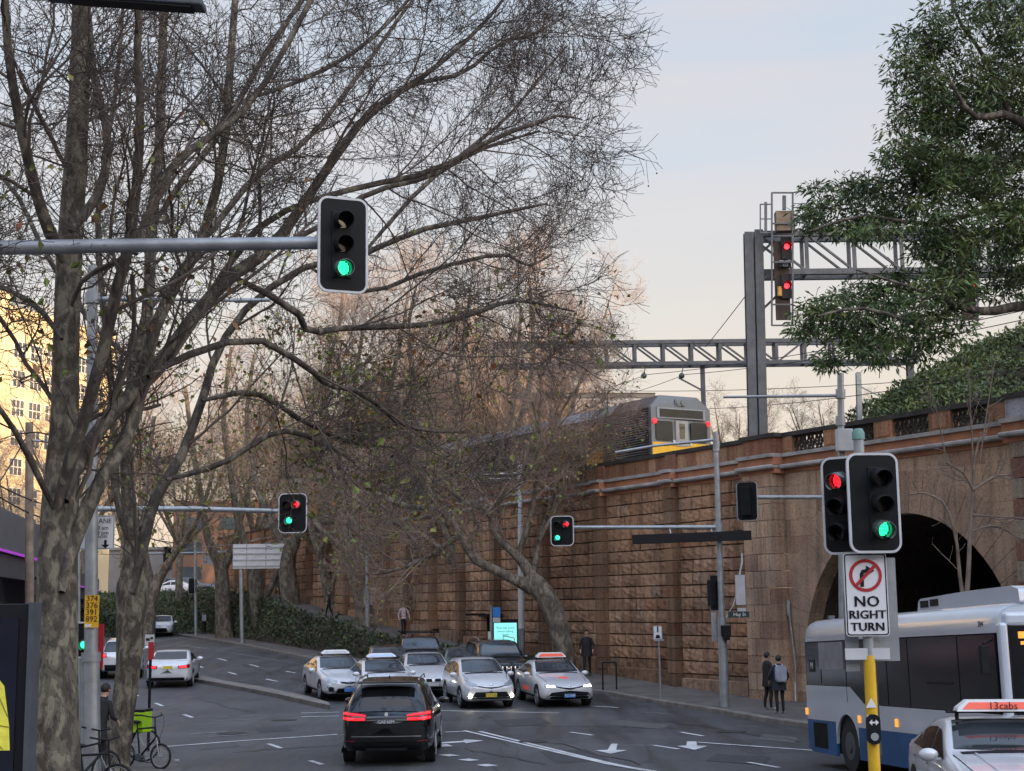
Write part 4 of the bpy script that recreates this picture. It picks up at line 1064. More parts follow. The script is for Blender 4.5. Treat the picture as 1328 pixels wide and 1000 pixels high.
class Car:
    def __init__(s, name, label, cat, paint, L, W, prof, belt, **kw):
        s.L, s.W = L, W; s.root = empty(name, (0, 0, 0), 0, label, cat); s.paint = paint
        V, F, s.zt = body_shape(L, W, prof, belt, **kw)
        mb = MB(); mb.smooth = True; mb.add(V, F); s.body = mb.build('body', paint, s.root)
        s.bvh = BVHTree.FromPolygons([Vector(v) for v in V], F); s.H = max(v[2] for v in V)
    def hit(s, o, d):
        h = s.bvh.ray_cast(Vector(o), Vector(d))
        return h[0], h[1]
    def patch(s, name, a, b, face, m, off=.006, rows=6, sub=5, parent=None, mb=None, label=None):
        """loft between polylines a and b (same count, 2D) thrown on to the body from 'front','rear','left','right','top'"""
        own = mb is None; mb = mb or MB(); mb.smooth = True
        def dens(p):
            o = [p[0]]
            for q, r in zip(p, p[1:]):
                for i in range(1, sub+1): o.append((q[0]+(r[0]-q[0])*i/sub, q[1]+(r[1]-q[1])*i/sub))
            return o
        a = dens(a); b = dens(b); vs = []
        for j in range(rows+1):
            t = j/rows
            for p, q in zip(a, b):
                u, v = p[0]+(q[0]-p[0])*t, p[1]+(q[1]-p[1])*t
                if face == 'front': o, d = (9, u, v), (-1, 0, 0)
                elif face == 'rear': o, d = (-9, u, v), (1, 0, 0)
                elif face == 'left': o, d = (u, 9, v), (0, -1, 0)
                elif face == 'right': o, d = (u, -9, v), (0, 1, 0)
                else: o, d = (u, v, 9), (0, 0, -1)
                h, n = s.hit(o, d)
                if h is None: h = Vector(o)*0+Vector((u if face in ('left', 'right', 'top') else (s.L/2 if face == 'front' else -s.L/2), v if face == 'top' else (u if face in ('front', 'rear') else s.W/2*(1 if face == 'left' else -1)), v if face != 'top' else 1)); n = -Vector(d)
                if n.dot(Vector(d)) > 0: n = -n
                vs.append(h+(n*.5-Vector(d)*.5)*off*1.3)
        k = len(a); mb.add(vs, [(j*k+i, j*k+i+1, (j+1)*k+i+1, (j+1)*k+i) for j in range(rows) for i in range(k-1)])
        if own:
            o = mb.build(name, m, parent or s.root)
            if label: o['label'] = label
            return o
    def both(s, name, a, b, face, m, **kw):
        """mirrored pair on front/rear (y) or on both sides"""
        if face == 'side': s.patch(name, a, b, 'left', m, **kw); s.patch(name, a, b, 'right', m, **kw)
        else:
            s.patch(name, a, b, face, m, **kw); s.patch(name, [(-x, z) for x, z in a], [(-x, z) for x, z in b], face, m, **kw)
    def wheels(s, xf, xr, r=.33, wd=.22, rim=None, y=None):
        for x in (xf, xr):
            for sg in (1, -1):
                yy = (y or s.W/2-.015)
                mb = MB(); mb.tube([(x, sg*(yy-wd), r), (x, sg*yy*.999, r)], r, 28); t = mb.build('wheel', rubber, s.root, bevel=.02)
                mb = MB(); mb.tube([(x, sg*(yy-.02), r), (x, sg*(yy+.004), r)], r*.68, 24); o = mb.build('rim_back', black, t)
                mb = MB(); 
                for k in range(5):
                    a = k*2*math.pi/5+.3; c, q = math.cos(a), math.sin(a)
                    mb.bar((x, sg*(yy+.008), r), (x+c*r*.66, sg*(yy+.008), r+q*r*.66), .05, .012, up=(0, 1, 0))
                mb.tube([(x+math.cos(a)*r*.66, sg*(yy+.006), r+math.sin(a)*r*.66) for a in [i*math.pi/12 for i in range(25)]], .016, 6)
                mb.tube([(x, sg*yy, r), (x, sg*(yy+.016), r)], .07, 12)
                mb.build('rim', rim or steel, t)
                # dark arch
                pts = [(x+(r+.075)*math.cos(a), max(.19, r+(r+.075)*math.sin(a))) for a in [R(200)-R(220)*i/16 for i in range(17)]]
                bot = [(p[0], .26) for p in pts]
                s.patch('wheel_arch', pts, [(p[0], max(.27, min(.27, p[1]))) for p in pts], 'left' if sg > 0 else 'right', black, off=.004, sub=1, rows=5)
    def box(s, name, c, d, m, parent=None, bevel=.01, **kw):
        mb = MB(); mb.box(c, d, **kw); return mb.build(name, m, parent or s.root, bevel=bevel)
    def mirrors(s, x, z, m=None, sz=.2):
        for sg in (1, -1):
            mb = MB(); mb.ball((x, sg*(s.W/2+.10), z), .12, 12, (.55, 1.05, .68)); mb.bar((x, sg*(s.W/2-.06), z-.05), (x, sg*(s.W/2+.06), z-.04), .05, .03)
            o = mb.build('wing_mirror', m or s.paint, s.root)
    def plate(s, face, z, text, bgc, fg, w=.37, h=.12, x=None):
        sg = 1 if face == 'front' else -1
        hh, n = s.hit((9*sg, 0, z), (-sg, 0, 0)); X = (hh.x if hh else sg*s.L/2)+sg*.02
        p = s.box('number_plate', (X, 0, z), (.012, w, h), bgc, bevel=.003)
        if text: text_mesh('plate_text', text, h*.92, fg, p, (X+sg*.0075, 0, z), (R(90), 0, R(90) if sg > 0 else R(-90)), xs=.9, ext=.0008)
        return p
    def roofsign(s, x, col, text=None, w=1.05, fg=None, d=.3, h=.16, em=0):
        z = s.H
        mb = MB(); mb.box((x, 0, z+.06), (.1, w+.22, .022))
        for sg in (1, -1): mb.box((x, sg*(w/2-.02), z+.02), (.06, .04, .10)); mb.bar((x, sg*(w/2+.10), z+.07), (x+.0, sg*(w/2+.15), z+.11), .05, .012)
        rb = mb.build('roof_bar', black, s.root)
        poly_ = [(-w/2, 0), (w/2, 0), (w/2-.02, .05), (w/2-.14, h), (-w/2+.14, h), (-w/2+.02, .05)]
        mb = MB(); mb.prism(poly_, lambda a, b: (x+d/2*(1-.3*b/h), a, z+.072+b), lambda a, b: (x-d/2*(1-.3*b/h), a, z+.072+b))
        sgn = mb.build('roof_sign', white, s.root, bevel=.02)
        q = [(-w/2+.07, .03), (w/2-.07, .03), (w/2-.16, h-.03), (-w/2+.16, h-.03)]
        for sd_ in (1, -1):
            mb = MB(); vs = [(x+sd_*(d/2*(1-.3*b/h)+.008), a, z+.072+b) for a, b in q]; mb.add(vs, [(0, 1, 2, 3)]); pn = mb.build('sign_panel', col, sgn)
        if text: text_mesh('sign_lettering', text, h*.92, fg or lblack, sgn, (x+d/2+.014, 0, z+.072+h*.46), (R(90)-.0, 0, R(90)), ext=.001)
        return sgn
    def put(s, loc, heading, pitch=0.0):
        """heading: direction of travel as angle from +X"""
        s.root.location = loc; s.root.rotation_euler = (0, -pitch, heading); return s
def sedan(name, label, paint, L=4.85, W=1.84, H=1.45, kind='sedan', hood=.98, cowl=1.02, glassm=None, cat='car', detail=True):
    h = H-.01
    if kind == 'sedan':
        prof = [(L/2, .66), (L/2-.12, .74), (L/2-.5, .84), (L/2-1.25, cowl-.04), (.78, cowl+.03), (.02, h-.03), (-.35, h), (-.9, h-.03), (-1.75, 1.09), (-L/2+.15, 1.03), (-L/2, .92)]
        belt = [(L/2, .62), (L/2-.8, .80), (.85, .90), (0, .93), (-1.5, .98), (-L/2+.2, .97), (-L/2, .86)]
        ws = (.80, -.02); rg = (-.95, -1.78); win = (.72, -1.62); kw = {}
    elif kind == 'wagon':      # tall one-box wagon
        prof = [(L/2, .72), (L/2-.12, .80), (L/2-.45, .92), (L/2-1.0, 1.06), (1.05, 1.12), (.25, h-.05), (-.3, h), (-1.4, h-.05), (-2.05, 1.24), (-L/2+.05, 1.05), (-L/2, .95)]
        belt = [(L/2, .68), (L/2-.8, .88), (1.05, .95), (0, .98), (-1.7, 1.04), (-L/2, .92)]
        ws = (1.10, .22); rg = (-1.5, -2.0); win = (.98, -1.85)
    elif kind == 'suv':
        prof = [(L/2, .86), (L/2-.10, .98), (L/2-.4, 1.08), (L/2-1.2, 1.18), (.95, 1.22), (.30, h-.06), (-.2, h), (-1.6, h-.03), (-2.0, h-.10), (-L/2+.14, 1.22), (-L/2+.04, 1.08), (-L/2, 1.0)]
        belt = [(L/2, .80), (L/2-.8, 1.0), (.9, 1.08), (0, 1.10), (-2, 1.16), (-L/2, 1.0)]
        ws = (.98, .30); rg = (-2.0, -L/2+.18); win = (.86, -2.0)
    elif kind == 'boxsuv':
        prof = [(L/2, .98), (L/2-.06, 1.08), (L/2-.3, 1.16), (L/2-1.1, 1.22), (1.0, 1.25), (.55, h-.05), (0, h), (-2.0, h), (-L/2+.12, h-.10), (-L/2+.03, 1.2), (-L/2, 1.0)]
        belt = [(L/2, .92), (L/2-.8, 1.08), (.9, 1.14), (-2, 1.16), (-L/2, 1.05)]
        ws = (1.02, .52); rg = (-2.2, -L/2+.1); win = (.9, -2.15)
    kw = dict(tumble={'sedan': .2, 'wagon': .2, 'suv': .25, 'boxsuv': .15}[kind])
    if kind in ('suv', 'boxsuv'): kw['zb'] = .30
    c = Car(name, label, cat, paint, L, W, prof, belt, **kw); c.kind = kind
    b = lambda x: float(np.interp(-x, [-q[0] for q in belt], [q[1] for q in belt]))
    gm_ = glassm or glass2
    # windscreen and rear window thrown from above / from behind
    w1 = W/2*.80; w2 = W/2*.66
    n = 7
    def top(nm, xa, xb, wa, wb, m):
        ya = [(-1+2*i/(n-1)) for i in range(n)]
        c.patch(nm, [(xa+(-.10 if xa > xb else .10)*y*y, wa*y) for y in ya], [(xb+(-.05)*y*y*(1 if xa > xb else -1), wb*y) for y in ya], 'top', m, sub=2, rows=10)
    top('windscreen', ws[0], ws[1], w1, w2, gm_)
    if kind in ('suv', 'boxsuv'):
        zt_, zb_ = H-.12, b(-L/2+.3)+.02
        ys_ = [(-1+2*i/(n-1)) for i in range(n)]
        c.patch('rear_window', [(w2*1.02*y, zt_+.02*(1-y*y)) for y in ys_], [(W/2*.80*y, zb_+.02*(1-y*y)) for y in ys_], 'rear', glass, sub=2, rows=8, off=.012)
    else: top('rear_window', rg[1], rg[0], w1*.92, w2, glass)
    # side windows: three panes per side
    def upper(x):
        z = min(c.zt(x)-.13, H-.14); return max(z, b(x)+.06)
    x0, x1 = win; cuts = [x0, x0-(x0-x1)*.40, x0-(x0-x1)*.78, x1]
    gp = .035
    for i, (xa, xb) in enumerate(zip(cuts, cuts[1:])):
        k = 6; X = [xa-gp+(xb+gp-xa+gp)*j/k for j in range(k+1)]
        for f in ('left', 'right'): c.patch('side_window', [(x, upper(x)) for x in X], [(x, b(x)+.035) for x in X], f, glass, sub=1, rows=4, off=.008)
    # door seams
    for xs_ in (x0-.05, cuts[1], cuts[2]-.12):
        for f in ('left', 'right'): c.patch('door_seam', [(xs_, b(xs_)+.03), (xs_+.012, b(xs_)+.03)], [(xs_+.03, .36), (xs_+.042, .36)], f, black, sub=1, rows=8, off=.004)
    for f in ('left', 'right'):
        c.patch('sill_trim', [(L/2-1.4, .34), (-L/2+1.4, .34)], [(L/2-1.4, .27), (-L/2+1.4, .27)], f, black, sub=8, rows=1, off=.006)
        for xh in (cuts[1]+.12, cuts[2]+.0): c.patch('door_handle', [(xh+.1, b(xh)-.07), (xh-.08, b(xh)-.07)], [(xh+.1, b(xh)-.10), (xh-.08, b(xh)-.10)], f, chrome if paint is not P_black else paint, sub=2, rows=1, off=.03)
    if kind != 'boxsuv':
        for sg in (1, -1):
            c.patch('bonnet_seam', [(L/2-.45, sg*W*.36), (ws[0]+.1, sg*W*.42)], [(L/2-.45, sg*(W*.36+.014)), (ws[0]+.1, sg*(W*.42+.014))], 'top', black, sub=8, rows=1, off=.004)
            c.patch('bonnet_crease', [(L/2-.55, sg*W*.20), (ws[0]+.1, sg*W*.27)], [(L/2-.55, sg*(W*.20+.03)), (ws[0]+.1, sg*(W*.27+.03))], 'top', paint, sub=8, rows=2, off=.012)
    c.patch('lower_lip', [(-W*.40, .30), (W*.40, .30)], [(-W*.38, .26), (W*.38, .26)], 'front', black, sub=8, rows=1, off=.01)
    c.patch('cowl', [(ws[0]+.10, -W*.36), (ws[0]+.10, W*.36)], [(ws[0]+.01, -W*.37), (ws[0]+.01, W*.37)], 'top', black, sub=8, rows=2, off=.008)
    wr = .335 if kind in ('sedan', 'wagon') else .38
    c.wheels(L/2-.92, -L/2+1.02, wr)
    c.mirrors(ws[0]-.25, b(.6)+.09)
    return c
def place_car(c, px, py, rel=0.0, away=False, cx=0.0, pitch=0.0):
    """px,py: bumper nearest the camera on the road; rel: degrees turned from the line of sight (positive shows its image-left side)"""
    g = G(px, py); phi = math.atan2(g.x, g.y)
    # heading unit vector of travel
    if not away: a = -phi + R(rel); h = Vector((math.sin(a), -math.cos(a)))
    else: a = phi + R(rel); h = Vector((math.sin(a), math.cos(a)))
    c0 = g.xy + (Vector((-h.x, -h.y)) if not away else Vector((h.x, h.y)))*(c.L/2)
    z = zr(c0.y); z1 = zr(c0.y+h.y*1.3); z0 = zr(c0.y-h.y*1.3); p = math.atan2(z1-z0, 2.6)
    c.put((c0.x, c0.y, (z0+z1)/2+.012), math.atan2(h.y, h.x), p); return c
def front_face(c, style, plate=None):
    L, W, H = c.L, c.W, c.H
    k = c.kind
    if style == 'camry':
        c.patch('grille', [(-.62, .50), (0, .56), (.62, .50)], [(-.78, .30), (0, .28), (.78, .30)], 'front', black, sub=6)
        for z in (.34, .39, .44): c.patch('grille_bar', [(-.68, z+.008), (.68, z+.008)], [(-.68, z), (.68, z)], 'front', P_dark, sub=8, rows=1, off=.014)
        c.patch('upper_grille', [(-.5, .70), (-.2, .66), (0, .645), (.2, .66), (.5, .70)], [(-.5, .675), (-.2, .62), (0, .585), (.2, .62), (.5, .675)], 'front', black, sub=3, rows=2, off=.01)
        c.both('headlight', [(.45, .70), (.60, .73), (.80, .76)], [(.45, .655), (.60, .65), (.80, .66)], 'front', lens_clear, sub=3, rows=3, off=.012)
        c.both('headlight_lamp', [(.50, .70), (.74, .72)], [(.50, .675), (.74, .68)], 'front', em_head, sub=2, rows=2, off=.022)
    elif style == 'oldtaxi':
        c.patch('grille', [(-.42, .46), (.42, .46)], [(-.48, .30), (.48, .30)], 'front', black, sub=8)
        c.patch('upper_grille', [(-.34, .69), (0, .665), (.34, .69)], [(-.30, .63), (0, .61), (.30, .63)], 'front', black, sub=4, rows=2, off=.01)
        c.both('fog_recess', [(.56, .50), (.78, .54)], [(.56, .36), (.72, .36)], 'front', black, sub=3, off=.01)
        c.both('headlight', [(.42, .72), (.60, .76), (.80, .82)], [(.46, .64), (.62, .64), (.80, .68)], 'front', lens_clear, sub=3, rows=3, off=.012)
    elif style == 'prius':
        c.patch('grille', [(-.52, .56), (.52, .56)], [(-.66, .33), (.66, .33)], 'front', black, sub=8)
        c.patch('upper_grille', [(-.5, .76), (-.2, .715), (0, .71), (.2, .715), (.5, .76)], [(-.5, .745), (-.2, .68), (0, .665), (.2, .68), (.5, .745)], 'front', black, sub=3, rows=2, off=.01)
        c.both('headlight', [(.46, .80), (.62, .86), (.78, .94)], [(.48, .73), (.62, .74), (.78, .80)], 'front', lens_clear, sub=3, rows=3, off=.012)
        for sg in (1, -1):
            hh, n_ = c.hit((9, sg*.70, .43), (-1, 0, 0)); mb = MB(); mb.ball((hh.x+.01, sg*.70, .43), .055, 10); mb.build('fog_lamp', em_head, c.root)
    elif style == 'bmw':
        for sg in (1, -1):
            c.patch('kidney_grille', [(sg*.03, .68), (sg*.30, .68)], [(sg*.05, .56), (sg*.27, .56)], 'front', chrome, sub=4, off=.008)
            c.patch('kidney_insert', [(sg*.05, .67), (sg*.28, .67)], [(sg*.065, .57), (sg*.255, .57)], 'front', black, sub=4, off=.016)
        c.patch('lower_intake', [(-.6, .38), (.6, .38)], [(-.7, .30), (.7, .30)], 'front', black, sub=8, rows=2)
        c.both('headlight', [(.40, .71), (.78, .75)], [(.42, .62), (.78, .64)], 'front', lens_clear, sub=4, rows=3, off=.012)
        c.both('headlight_lamp', [(.62, .70), (.74, .71)], [(.62, .64), (.74, .65)], 'front', em_headd, sub=2, rows=2, off=.02)
    elif style == 'prado':
        c.patch('grille', [(-.5, 1.02), (.5, 1.02)], [(-.44, .76), (.44, .76)], 'front', black, sub=8)
        for i in range(6): y = -.4+.16*i; c.patch('grille_bar', [(y-.02, 1.0), (y+.02, 1.0)], [(y-.02, .78), (y+.02, .78)], 'front', chrome, sub=1, rows=4, off=.016)
        c.both('headlight', [(.54, 1.0), (.84, 1.02)], [(.54, .84), (.84, .88)], 'front', lens_clear, sub=4, rows=3, off=.012)
        c.both('headlight_lamp', [(.62, .96), (.74, .96)], [(.62, .88), (.74, .88)], 'front', em_headd, sub=2, rows=2, off=.02)
    elif style == 'plain':
        c.patch('grille', [(-.5, .62), (.5, .62)], [(-.55, .34), (.55, .34)], 'front', black, sub=8)
        c.both('headlight', [(.46, .74), (.78, .78)], [(.46, .64), (.78, .66)], 'front', lens_clear, sub=4, rows=3, off=.012)
    # bonnet badge, wipers
    hh, n_ = c.hit((9, 0, .69 if k in ('sedan',) else .76 if k == 'wagon' else .9), (-1, 0, 0))
    mb = MB(); mb.ball((hh.x+.004, 0, hh.z), .055, 12, (.25, 1.2, .8)); mb.build('badge', chrome, c.root)
    X = L/2-1.25
    if k == 'sedan': c.patch('wiper', [(.70, -.5), (.74, .55)], [(.68, -.5), (.72, .55)], 'top', black, sub=6, rows=1, off=.02)
def rear_face(c, style):
    L, W, H = c.L, c.W, c.H
    if style == 'x5':
        for sg in (1, -1):
            c.patch('tail_light', [(sg*.42, 1.08), (sg*.62, 1.115), (sg*.90, 1.15)], [(sg*.44, .95), (sg*.64, .95), (sg*.92, .96)], 'rear', redlens, sub=4, rows=3, off=.02)
            c.patch('tail_light_bar', [(sg*.45, 1.06), (sg*.62, 1.085), (sg*.92, 1.12)], [(sg*.45, 1.035), (sg*.62, 1.06), (sg*.92, 1.075)], 'rear', em_redd, sub=4, rows=2, off=.03)
            c.patch('tail_light_bar', [(sg*.46, 1.005), (sg*.64, 1.01), (sg*.92, 1.03)], [(sg*.46, .965), (sg*.64, .965), (sg*.92, .98)], 'rear', em_redd, sub=4, rows=2, off=.03)
            c.patch('brake_lamp', [(sg*.70, 1.005), (sg*.84, 1.01)], [(sg*.70, .985), (sg*.84, .99)], 'rear', em_red, sub=3, rows=2, off=.036)
            c.patch('reflector', [(sg*.66, .54), (sg*.86, .56)], [(sg*.66, .52), (sg*.86, .54)], 'rear', redlens, sub=3, rows=2, off=.02)
        c.patch('bumper_trim', [(-.88, .64), (.88, .64)], [(-.88, .62), (.88, .62)], 'rear', chrome, sub=10, rows=1, off=.012)
        c.patch('lower_bumper', [(-.9, .50), (.9, .50)], [(-.85, .34), (.85, .34)], 'rear', black, sub=10, rows=3, off=.012)
        c.patch('diffuser', [(-.45, .40), (.45, .40)], [(-.42, .33), (.42, .33)], 'rear', steel_dk, sub=10, rows=2, off=.03)
        c.patch('hatch_crease', [(-.5, .90), (.5, .90)], [(-.46, .80), (.46, .80)], 'rear', P_black, sub=10, rows=2, off=.02)
        c.box('spoiler', (-L/2+.34, 0, H-.035), (.34, 1.26, .035), c.paint, bevel=.015)
        mb = MB(); mb.box((-L/2+.9, 0, H+.045), (.12, .03, .07)); mb.build('antenna_fin', c.paint, c.root, bevel=.01)
        for sg in (1, -1):
            mb = MB(); mb.tube([(-1.85, sg*.66, H-.02), (-1.7, sg*.66, H+.025), (.25, sg*.66, H+.02), (.4, sg*.66, H-.05)], .018, 8); mb.build('roof_rail', chrome, c.root)
        hh, n_ = c.hit((-9, 0, 1.08), (1, 0, 0)); mb = MB(); mb.tube([(hh.x-.005, 0, 1.08), (hh.x-.03, 0, 1.085)], .042, 20); mb.build('badge', chrome, c.root)
        p = c.plate('rear', .93, 'GAE·60M', mat('plate_dark', (.10, .11, .13), .4), white, w=.40, h=.11)
    elif style == 'sedan':
        for sg in (1, -1):
            c.patch('tail_light', [(sg*.40, .88), (sg*.60, .90), (sg*.84, .93)], [(sg*.42, .78), (sg*.60, .78), (sg*.84, .79)], 'rear', redlens, sub=3, rows=3, off=.015)
            c.patch('brake_lamp', [(sg*.46, .86), (sg*.74, .875)], [(sg*.46, .81), (sg*.74, .815)], 'rear', em_red, sub=3, rows=2, off=.024)
        c.patch('lower_bumper', [(-.8, .42), (.8, .42)], [(-.74, .30), (.74, .30)], 'rear', black, sub=10, rows=3, off=.012)
        c.plate('rear', .82, None, mat('plate_yellow', (.62, .50, .06), .5), lblack)
    elif style == 'suv':
        for sg in (1, -1):
            c.patch('tail_light', [(sg*.60, 1.12), (sg*.86, 1.12)], [(sg*.60, .94), (sg*.86, .94)], 'rear', redlens, sub=3, rows=3, off=.015)
            c.patch('brake_lamp', [(sg*.66, 1.07), (sg*.82, 1.07)], [(sg*.66, .97), (sg*.82, .97)], 'rear', em_red, sub=3, rows=2, off=.024)
        c.patch('lower_bumper', [(-.85, .62), (.85, .62)], [(-.8, .36), (.8, .36)], 'rear', black, sub=10, rows=3, off=.012)
        c.plate('rear', .72, None, mat('plate_yellow', (.62, .50, .06), .5), lblack)

plate_y = mat('plate_yellow', (.62, .50, .06), .5); plate_b = mat('plate_blue', (.08, .22, .55), .5); plate_w = mat('plate_white', (.5, .5, .5), .5)
orange_s = mat('taxi_sign_orange', (.80, .12, .07), .45, 0, .05, emit=(1, .12, .08), estr=.05)
blue_s = mat('taxi_sign_blue', (.35, .5, .85), .45, 0, .05, emit=(.5, .7, 1), estr=.07)
grey_s = mat('taxi_sign_grey', (.5, .52, .55), .45, 0, .1)
# --- black SUV going away
c = sedan('suv', 'black SUV seen from behind with glowing red tail lights in the middle of the road', P_black, 4.92, 2.02, 1.78, 'suv', glassm=glass)
rear_face(c, 'x5'); place_car(c, 501, 995, 4.5, True)
# --- front row facing us
c = sedan('taxi', 'silver taxi with an orange roof sign and lit headlights, front right of the waiting cars', P_silver, 4.88, 1.84, 1.445)
front_face(c, 'camry'); c.plate('front', .40, 'TC·1309', plate_b, white); c.roofsign(-.25, orange_s); place_car(c, 739, 918, 14)
o = c.patch('bonnet_decal', [(1.62, -.14), (1.72, .05), (1.62, .2)], [(1.5, -.2), (1.42, .0), (1.52, .14)], 'top', orange_s, sub=3, off=.005)
for f in ('left', 'right'): c.patch('door_decal', [(.5, .56), (-.5, .60)], [(.4, .44), (-.5, .44)], f, orange_s, sub=4, off=.007)
c = sedan('wagon', 'tall silver wagon with a yellow number plate and lit fog lamps', P_silver, 4.62, 1.775, 1.575, 'wagon')
front_face(c, 'prius'); c.plate('front', .46, 'YCF·23C', plate_y, lblack); place_car(c, 637, 920, 12)
# --- second row
c = sedan('taxi', 'older white taxi with a pale roof sign, leftmost of the waiting cars', P_white, 4.82, 1.82, 1.47)
front_face(c, 'oldtaxi'); c.plate('front', .40, None, plate_b, white); c.roofsign(-.2, grey_s, h=.13); place_car(c, 453, 910, 12)
c = sedan('taxi', 'white taxi with a lit blue roof sign, half hidden behind the black SUV', P_white, 4.82, 1.82, 1.46)
front_face(c, 'oldtaxi'); c.roofsign(-.2, blue_s, h=.13); place_car(c, 512, 917, 11)
c = sedan('sedan_car', 'white luxury sedan with split grille, between the black SUV and the silver wagon', P_white, 4.95, 1.87, 1.47)
front_face(c, 'bmw'); c.plate('front', .47, None, plate_w, lblack); place_car(c, 562, 905, 8)
c = sedan('suv', 'black off-road SUV with chrome grille bars, behind the silver wagon', P_dark, 4.8, 1.88, 1.86, 'boxsuv')
front_face(c, 'prado'); place_car(c, 660, 900, 12)
mb = MB()
for sg in (1, -1): mb.tube([(-1.9, sg*.7, 1.86), (-1.8, sg*.7, 1.92), (.1, sg*.7, 1.92), (.25, sg*.7, 1.84)], .02, 6)
mb.build('roof_rail', chrome, c.root)
c = sedan('sedan_car', 'dark green sedan peeping out behind the white luxury sedan', P_green, 4.6, 1.78, 1.46)
front_face(c, 'plain'); place_car(c, 606, 893, 4)
c = sedan('hatchback', 'dark car with pale window frames behind the taxi with the blue sign', P_dark, 4.5, 1.80, 1.56, 'wagon')
front_face(c, 'plain'); place_car(c, 510, 893, 6)
c = sedan('suv', 'dark SUV carrying a roof rack with bars, rearmost of the waiting cars', P_dark, 4.8, 1.86, 1.80, 'boxsuv')
front_face(c, 'prado'); place_car(c, 549, 886, 4)
mb = MB()
for x in (.1, -1.3): mb.box((x, 0, 1.93), (.07, 1.7, .04))
for sg in (1, -1): mb.box((-.6, sg*.78, 1.96), (1.7, .05, .05)); mb.box((.1, sg*.6, 1.87), (.06, .05, .12)); mb.box((-1.3, sg*.6, 1.87), (.06, .05, .12))
mb.box((-.1, .72, 2.02), (.25, .25, .12)); mb.build('roof_rack', black, c.root)
# --- left side
c = sedan('sedan_car', 'white sedan seen from behind driving away past the traffic island, brake lights on', P_white, 4.75, 1.84, 1.43)
rear_face(c, 'sedan'); place_car(c, 217, 893, 6, True)
c = sedan('suv', 'white SUV seen from behind, partly hidden by the slimmer plane tree', P_white, 4.7, 1.86, 1.70, 'suv')
rear_face(c, 'suv'); place_car(c, 156, 881, 2, True)
c = sedan('utility_vehicle', 'white four wheel drive seen from behind between the big plane tree and the pole', P_white, 4.9, 1.88, 1.85, 'boxsuv')
rear_face(c, 'suv'); place_car(c, 86, 885, 2, True)
c = sedan('sedan_car', 'silver sedan coming round the bend far away on the left', P_silver, 4.7, 1.80, 1.46)
front_face(c, 'plain'); place_car(c, 207, 826, -4)
# cars on the upper street
def upper(c, px, z, Y, hd): p = P(px, 770, Y); c.put((p.x, Y, z), hd)
c = sedan('sedan_car', 'white sedan parked side on above the planted bank, far left background', P_white, 4.6, 1.78, 1.44); upper(c, 222, 4.55, 137, R(172))
c = sedan('suv', 'dark SUV side on next to the parked white sedan on the upper street', P_dark, 4.8, 1.86, 1.75, 'suv'); upper(c, 248, 4.55, 141, R(4))
c = sedan('van', 'pale van on the upper street between the trunk and the big road sign', P_white, 4.7, 1.85, 1.85, 'boxsuv'); front_face(c, 'plain'); upper(c, 314, 4.55, 134, R(-70))
c = sedan('sedan_car', 'dark sedan on the upper street behind the back view signal', P_dark, 4.7, 1.85, 1.5); upper(c, 283, 4.55, 143, R(176))
# --- taxi at the near right
c = sedan('taxi', 'silver taxi with an orange lettered roof sign, cut off by the bottom right corner', P_silver, 4.88, 1.84, 1.445)
front_face(c, 'camry'); c.roofsign(.05, orange_s, '13cabs', w=1.15, h=.145)
for f in ('right', 'left'): c.patch('door_decal', [(.5, .56), (-.5, .60)], [(.4, .44), (-.5, .44)], f, orange_s, sub=4, off=.007)
Yt = 18.7; pt = P(1305, 930, Yt); a = R(12)-math.atan2(pt.x, Yt); h = Vector((math.sin(a), -math.cos(a)))
c.put((pt.x+.0, Yt+.2, zr(Yt)+.03), math.atan2(h.y, h.x), math.atan(.034))

# --- blue bus far left
def simple_bus(name, label, L, W, H, loc, hd, low, high):
    root = empty(name, loc, hd, label, 'bus')
    mb = MB(); mb.box((0, 0, H*.22+.12), (L, W, H*.30)); mb.build('lower_body', low, root, bevel=.08)
    mb = MB(); mb.box((0, 0, H*.70), (L-.02, W-.01, H*.56)); mb.build('upper_body', high, root, bevel=.12)
    mb = MB(); mb.box((L/2+.0, 0, H*.66), (.03, W*.88, H*.42)); mb.build('windscreen', glass, root, bevel=.01)
    mb = MB()
    for sg in (1, -1):
        for i in range(6): mb.box((-L/2+1.3+i*(L-2)/6, sg*(W/2), H*.66), ((L-2)/6-.12, .02, H*.30))
    mb.build('side_windows', glass, root)
    for sg in (1, -1):
        mb = MB(); mb.ball((L/2+.02, sg*.9, H*.25), .11, 8); mb.build('headlight', em_head, root)
        for x in (L/2-2.6, -L/2+3):
            mb = MB(); mb.tube([(x, sg*(W/2-.25), .48), (x, sg*(W/2+.01), .48)], .48, 20); mb.build('wheel', rubber, root)
    mb = MB(); mb.box((L/2+.02, 0, H*.93), (.02, W*.6, .22)); mb.build('destination_sign', em_amber, root)
p = G(168, 830); simple_bus('bus', 'far blue bus with lit headlights behind the slimmer plane tree', 11, 2.5, 3.0, (p.x-1.0, p.y+6, zr(p.y+6)), R(-76), P_cyan, black)

# --- city bus on the right
BR = Vector((6.17, 31.0)); BF = Vector((7.34, 22.0)); bd = (BF-BR).normalized(); bl = (BF-BR).length
zR, zF = 0.0, .36
bus = empty('city_bus', (BR.x, BR.y, zR), math.atan2(bd.y, bd.x), 'white and blue city bus with dark windows turning in at the right edge', 'bus')
bus.rotation_euler = (0, -math.atan2(zF-zR, bl), math.atan2(bd.y, bd.x))
# local: x forward from the rear corner, y=0 right-hand side plane facing us, body extends to +y
L = bl; W = 2.5; H = 2.97; LL = L+.02
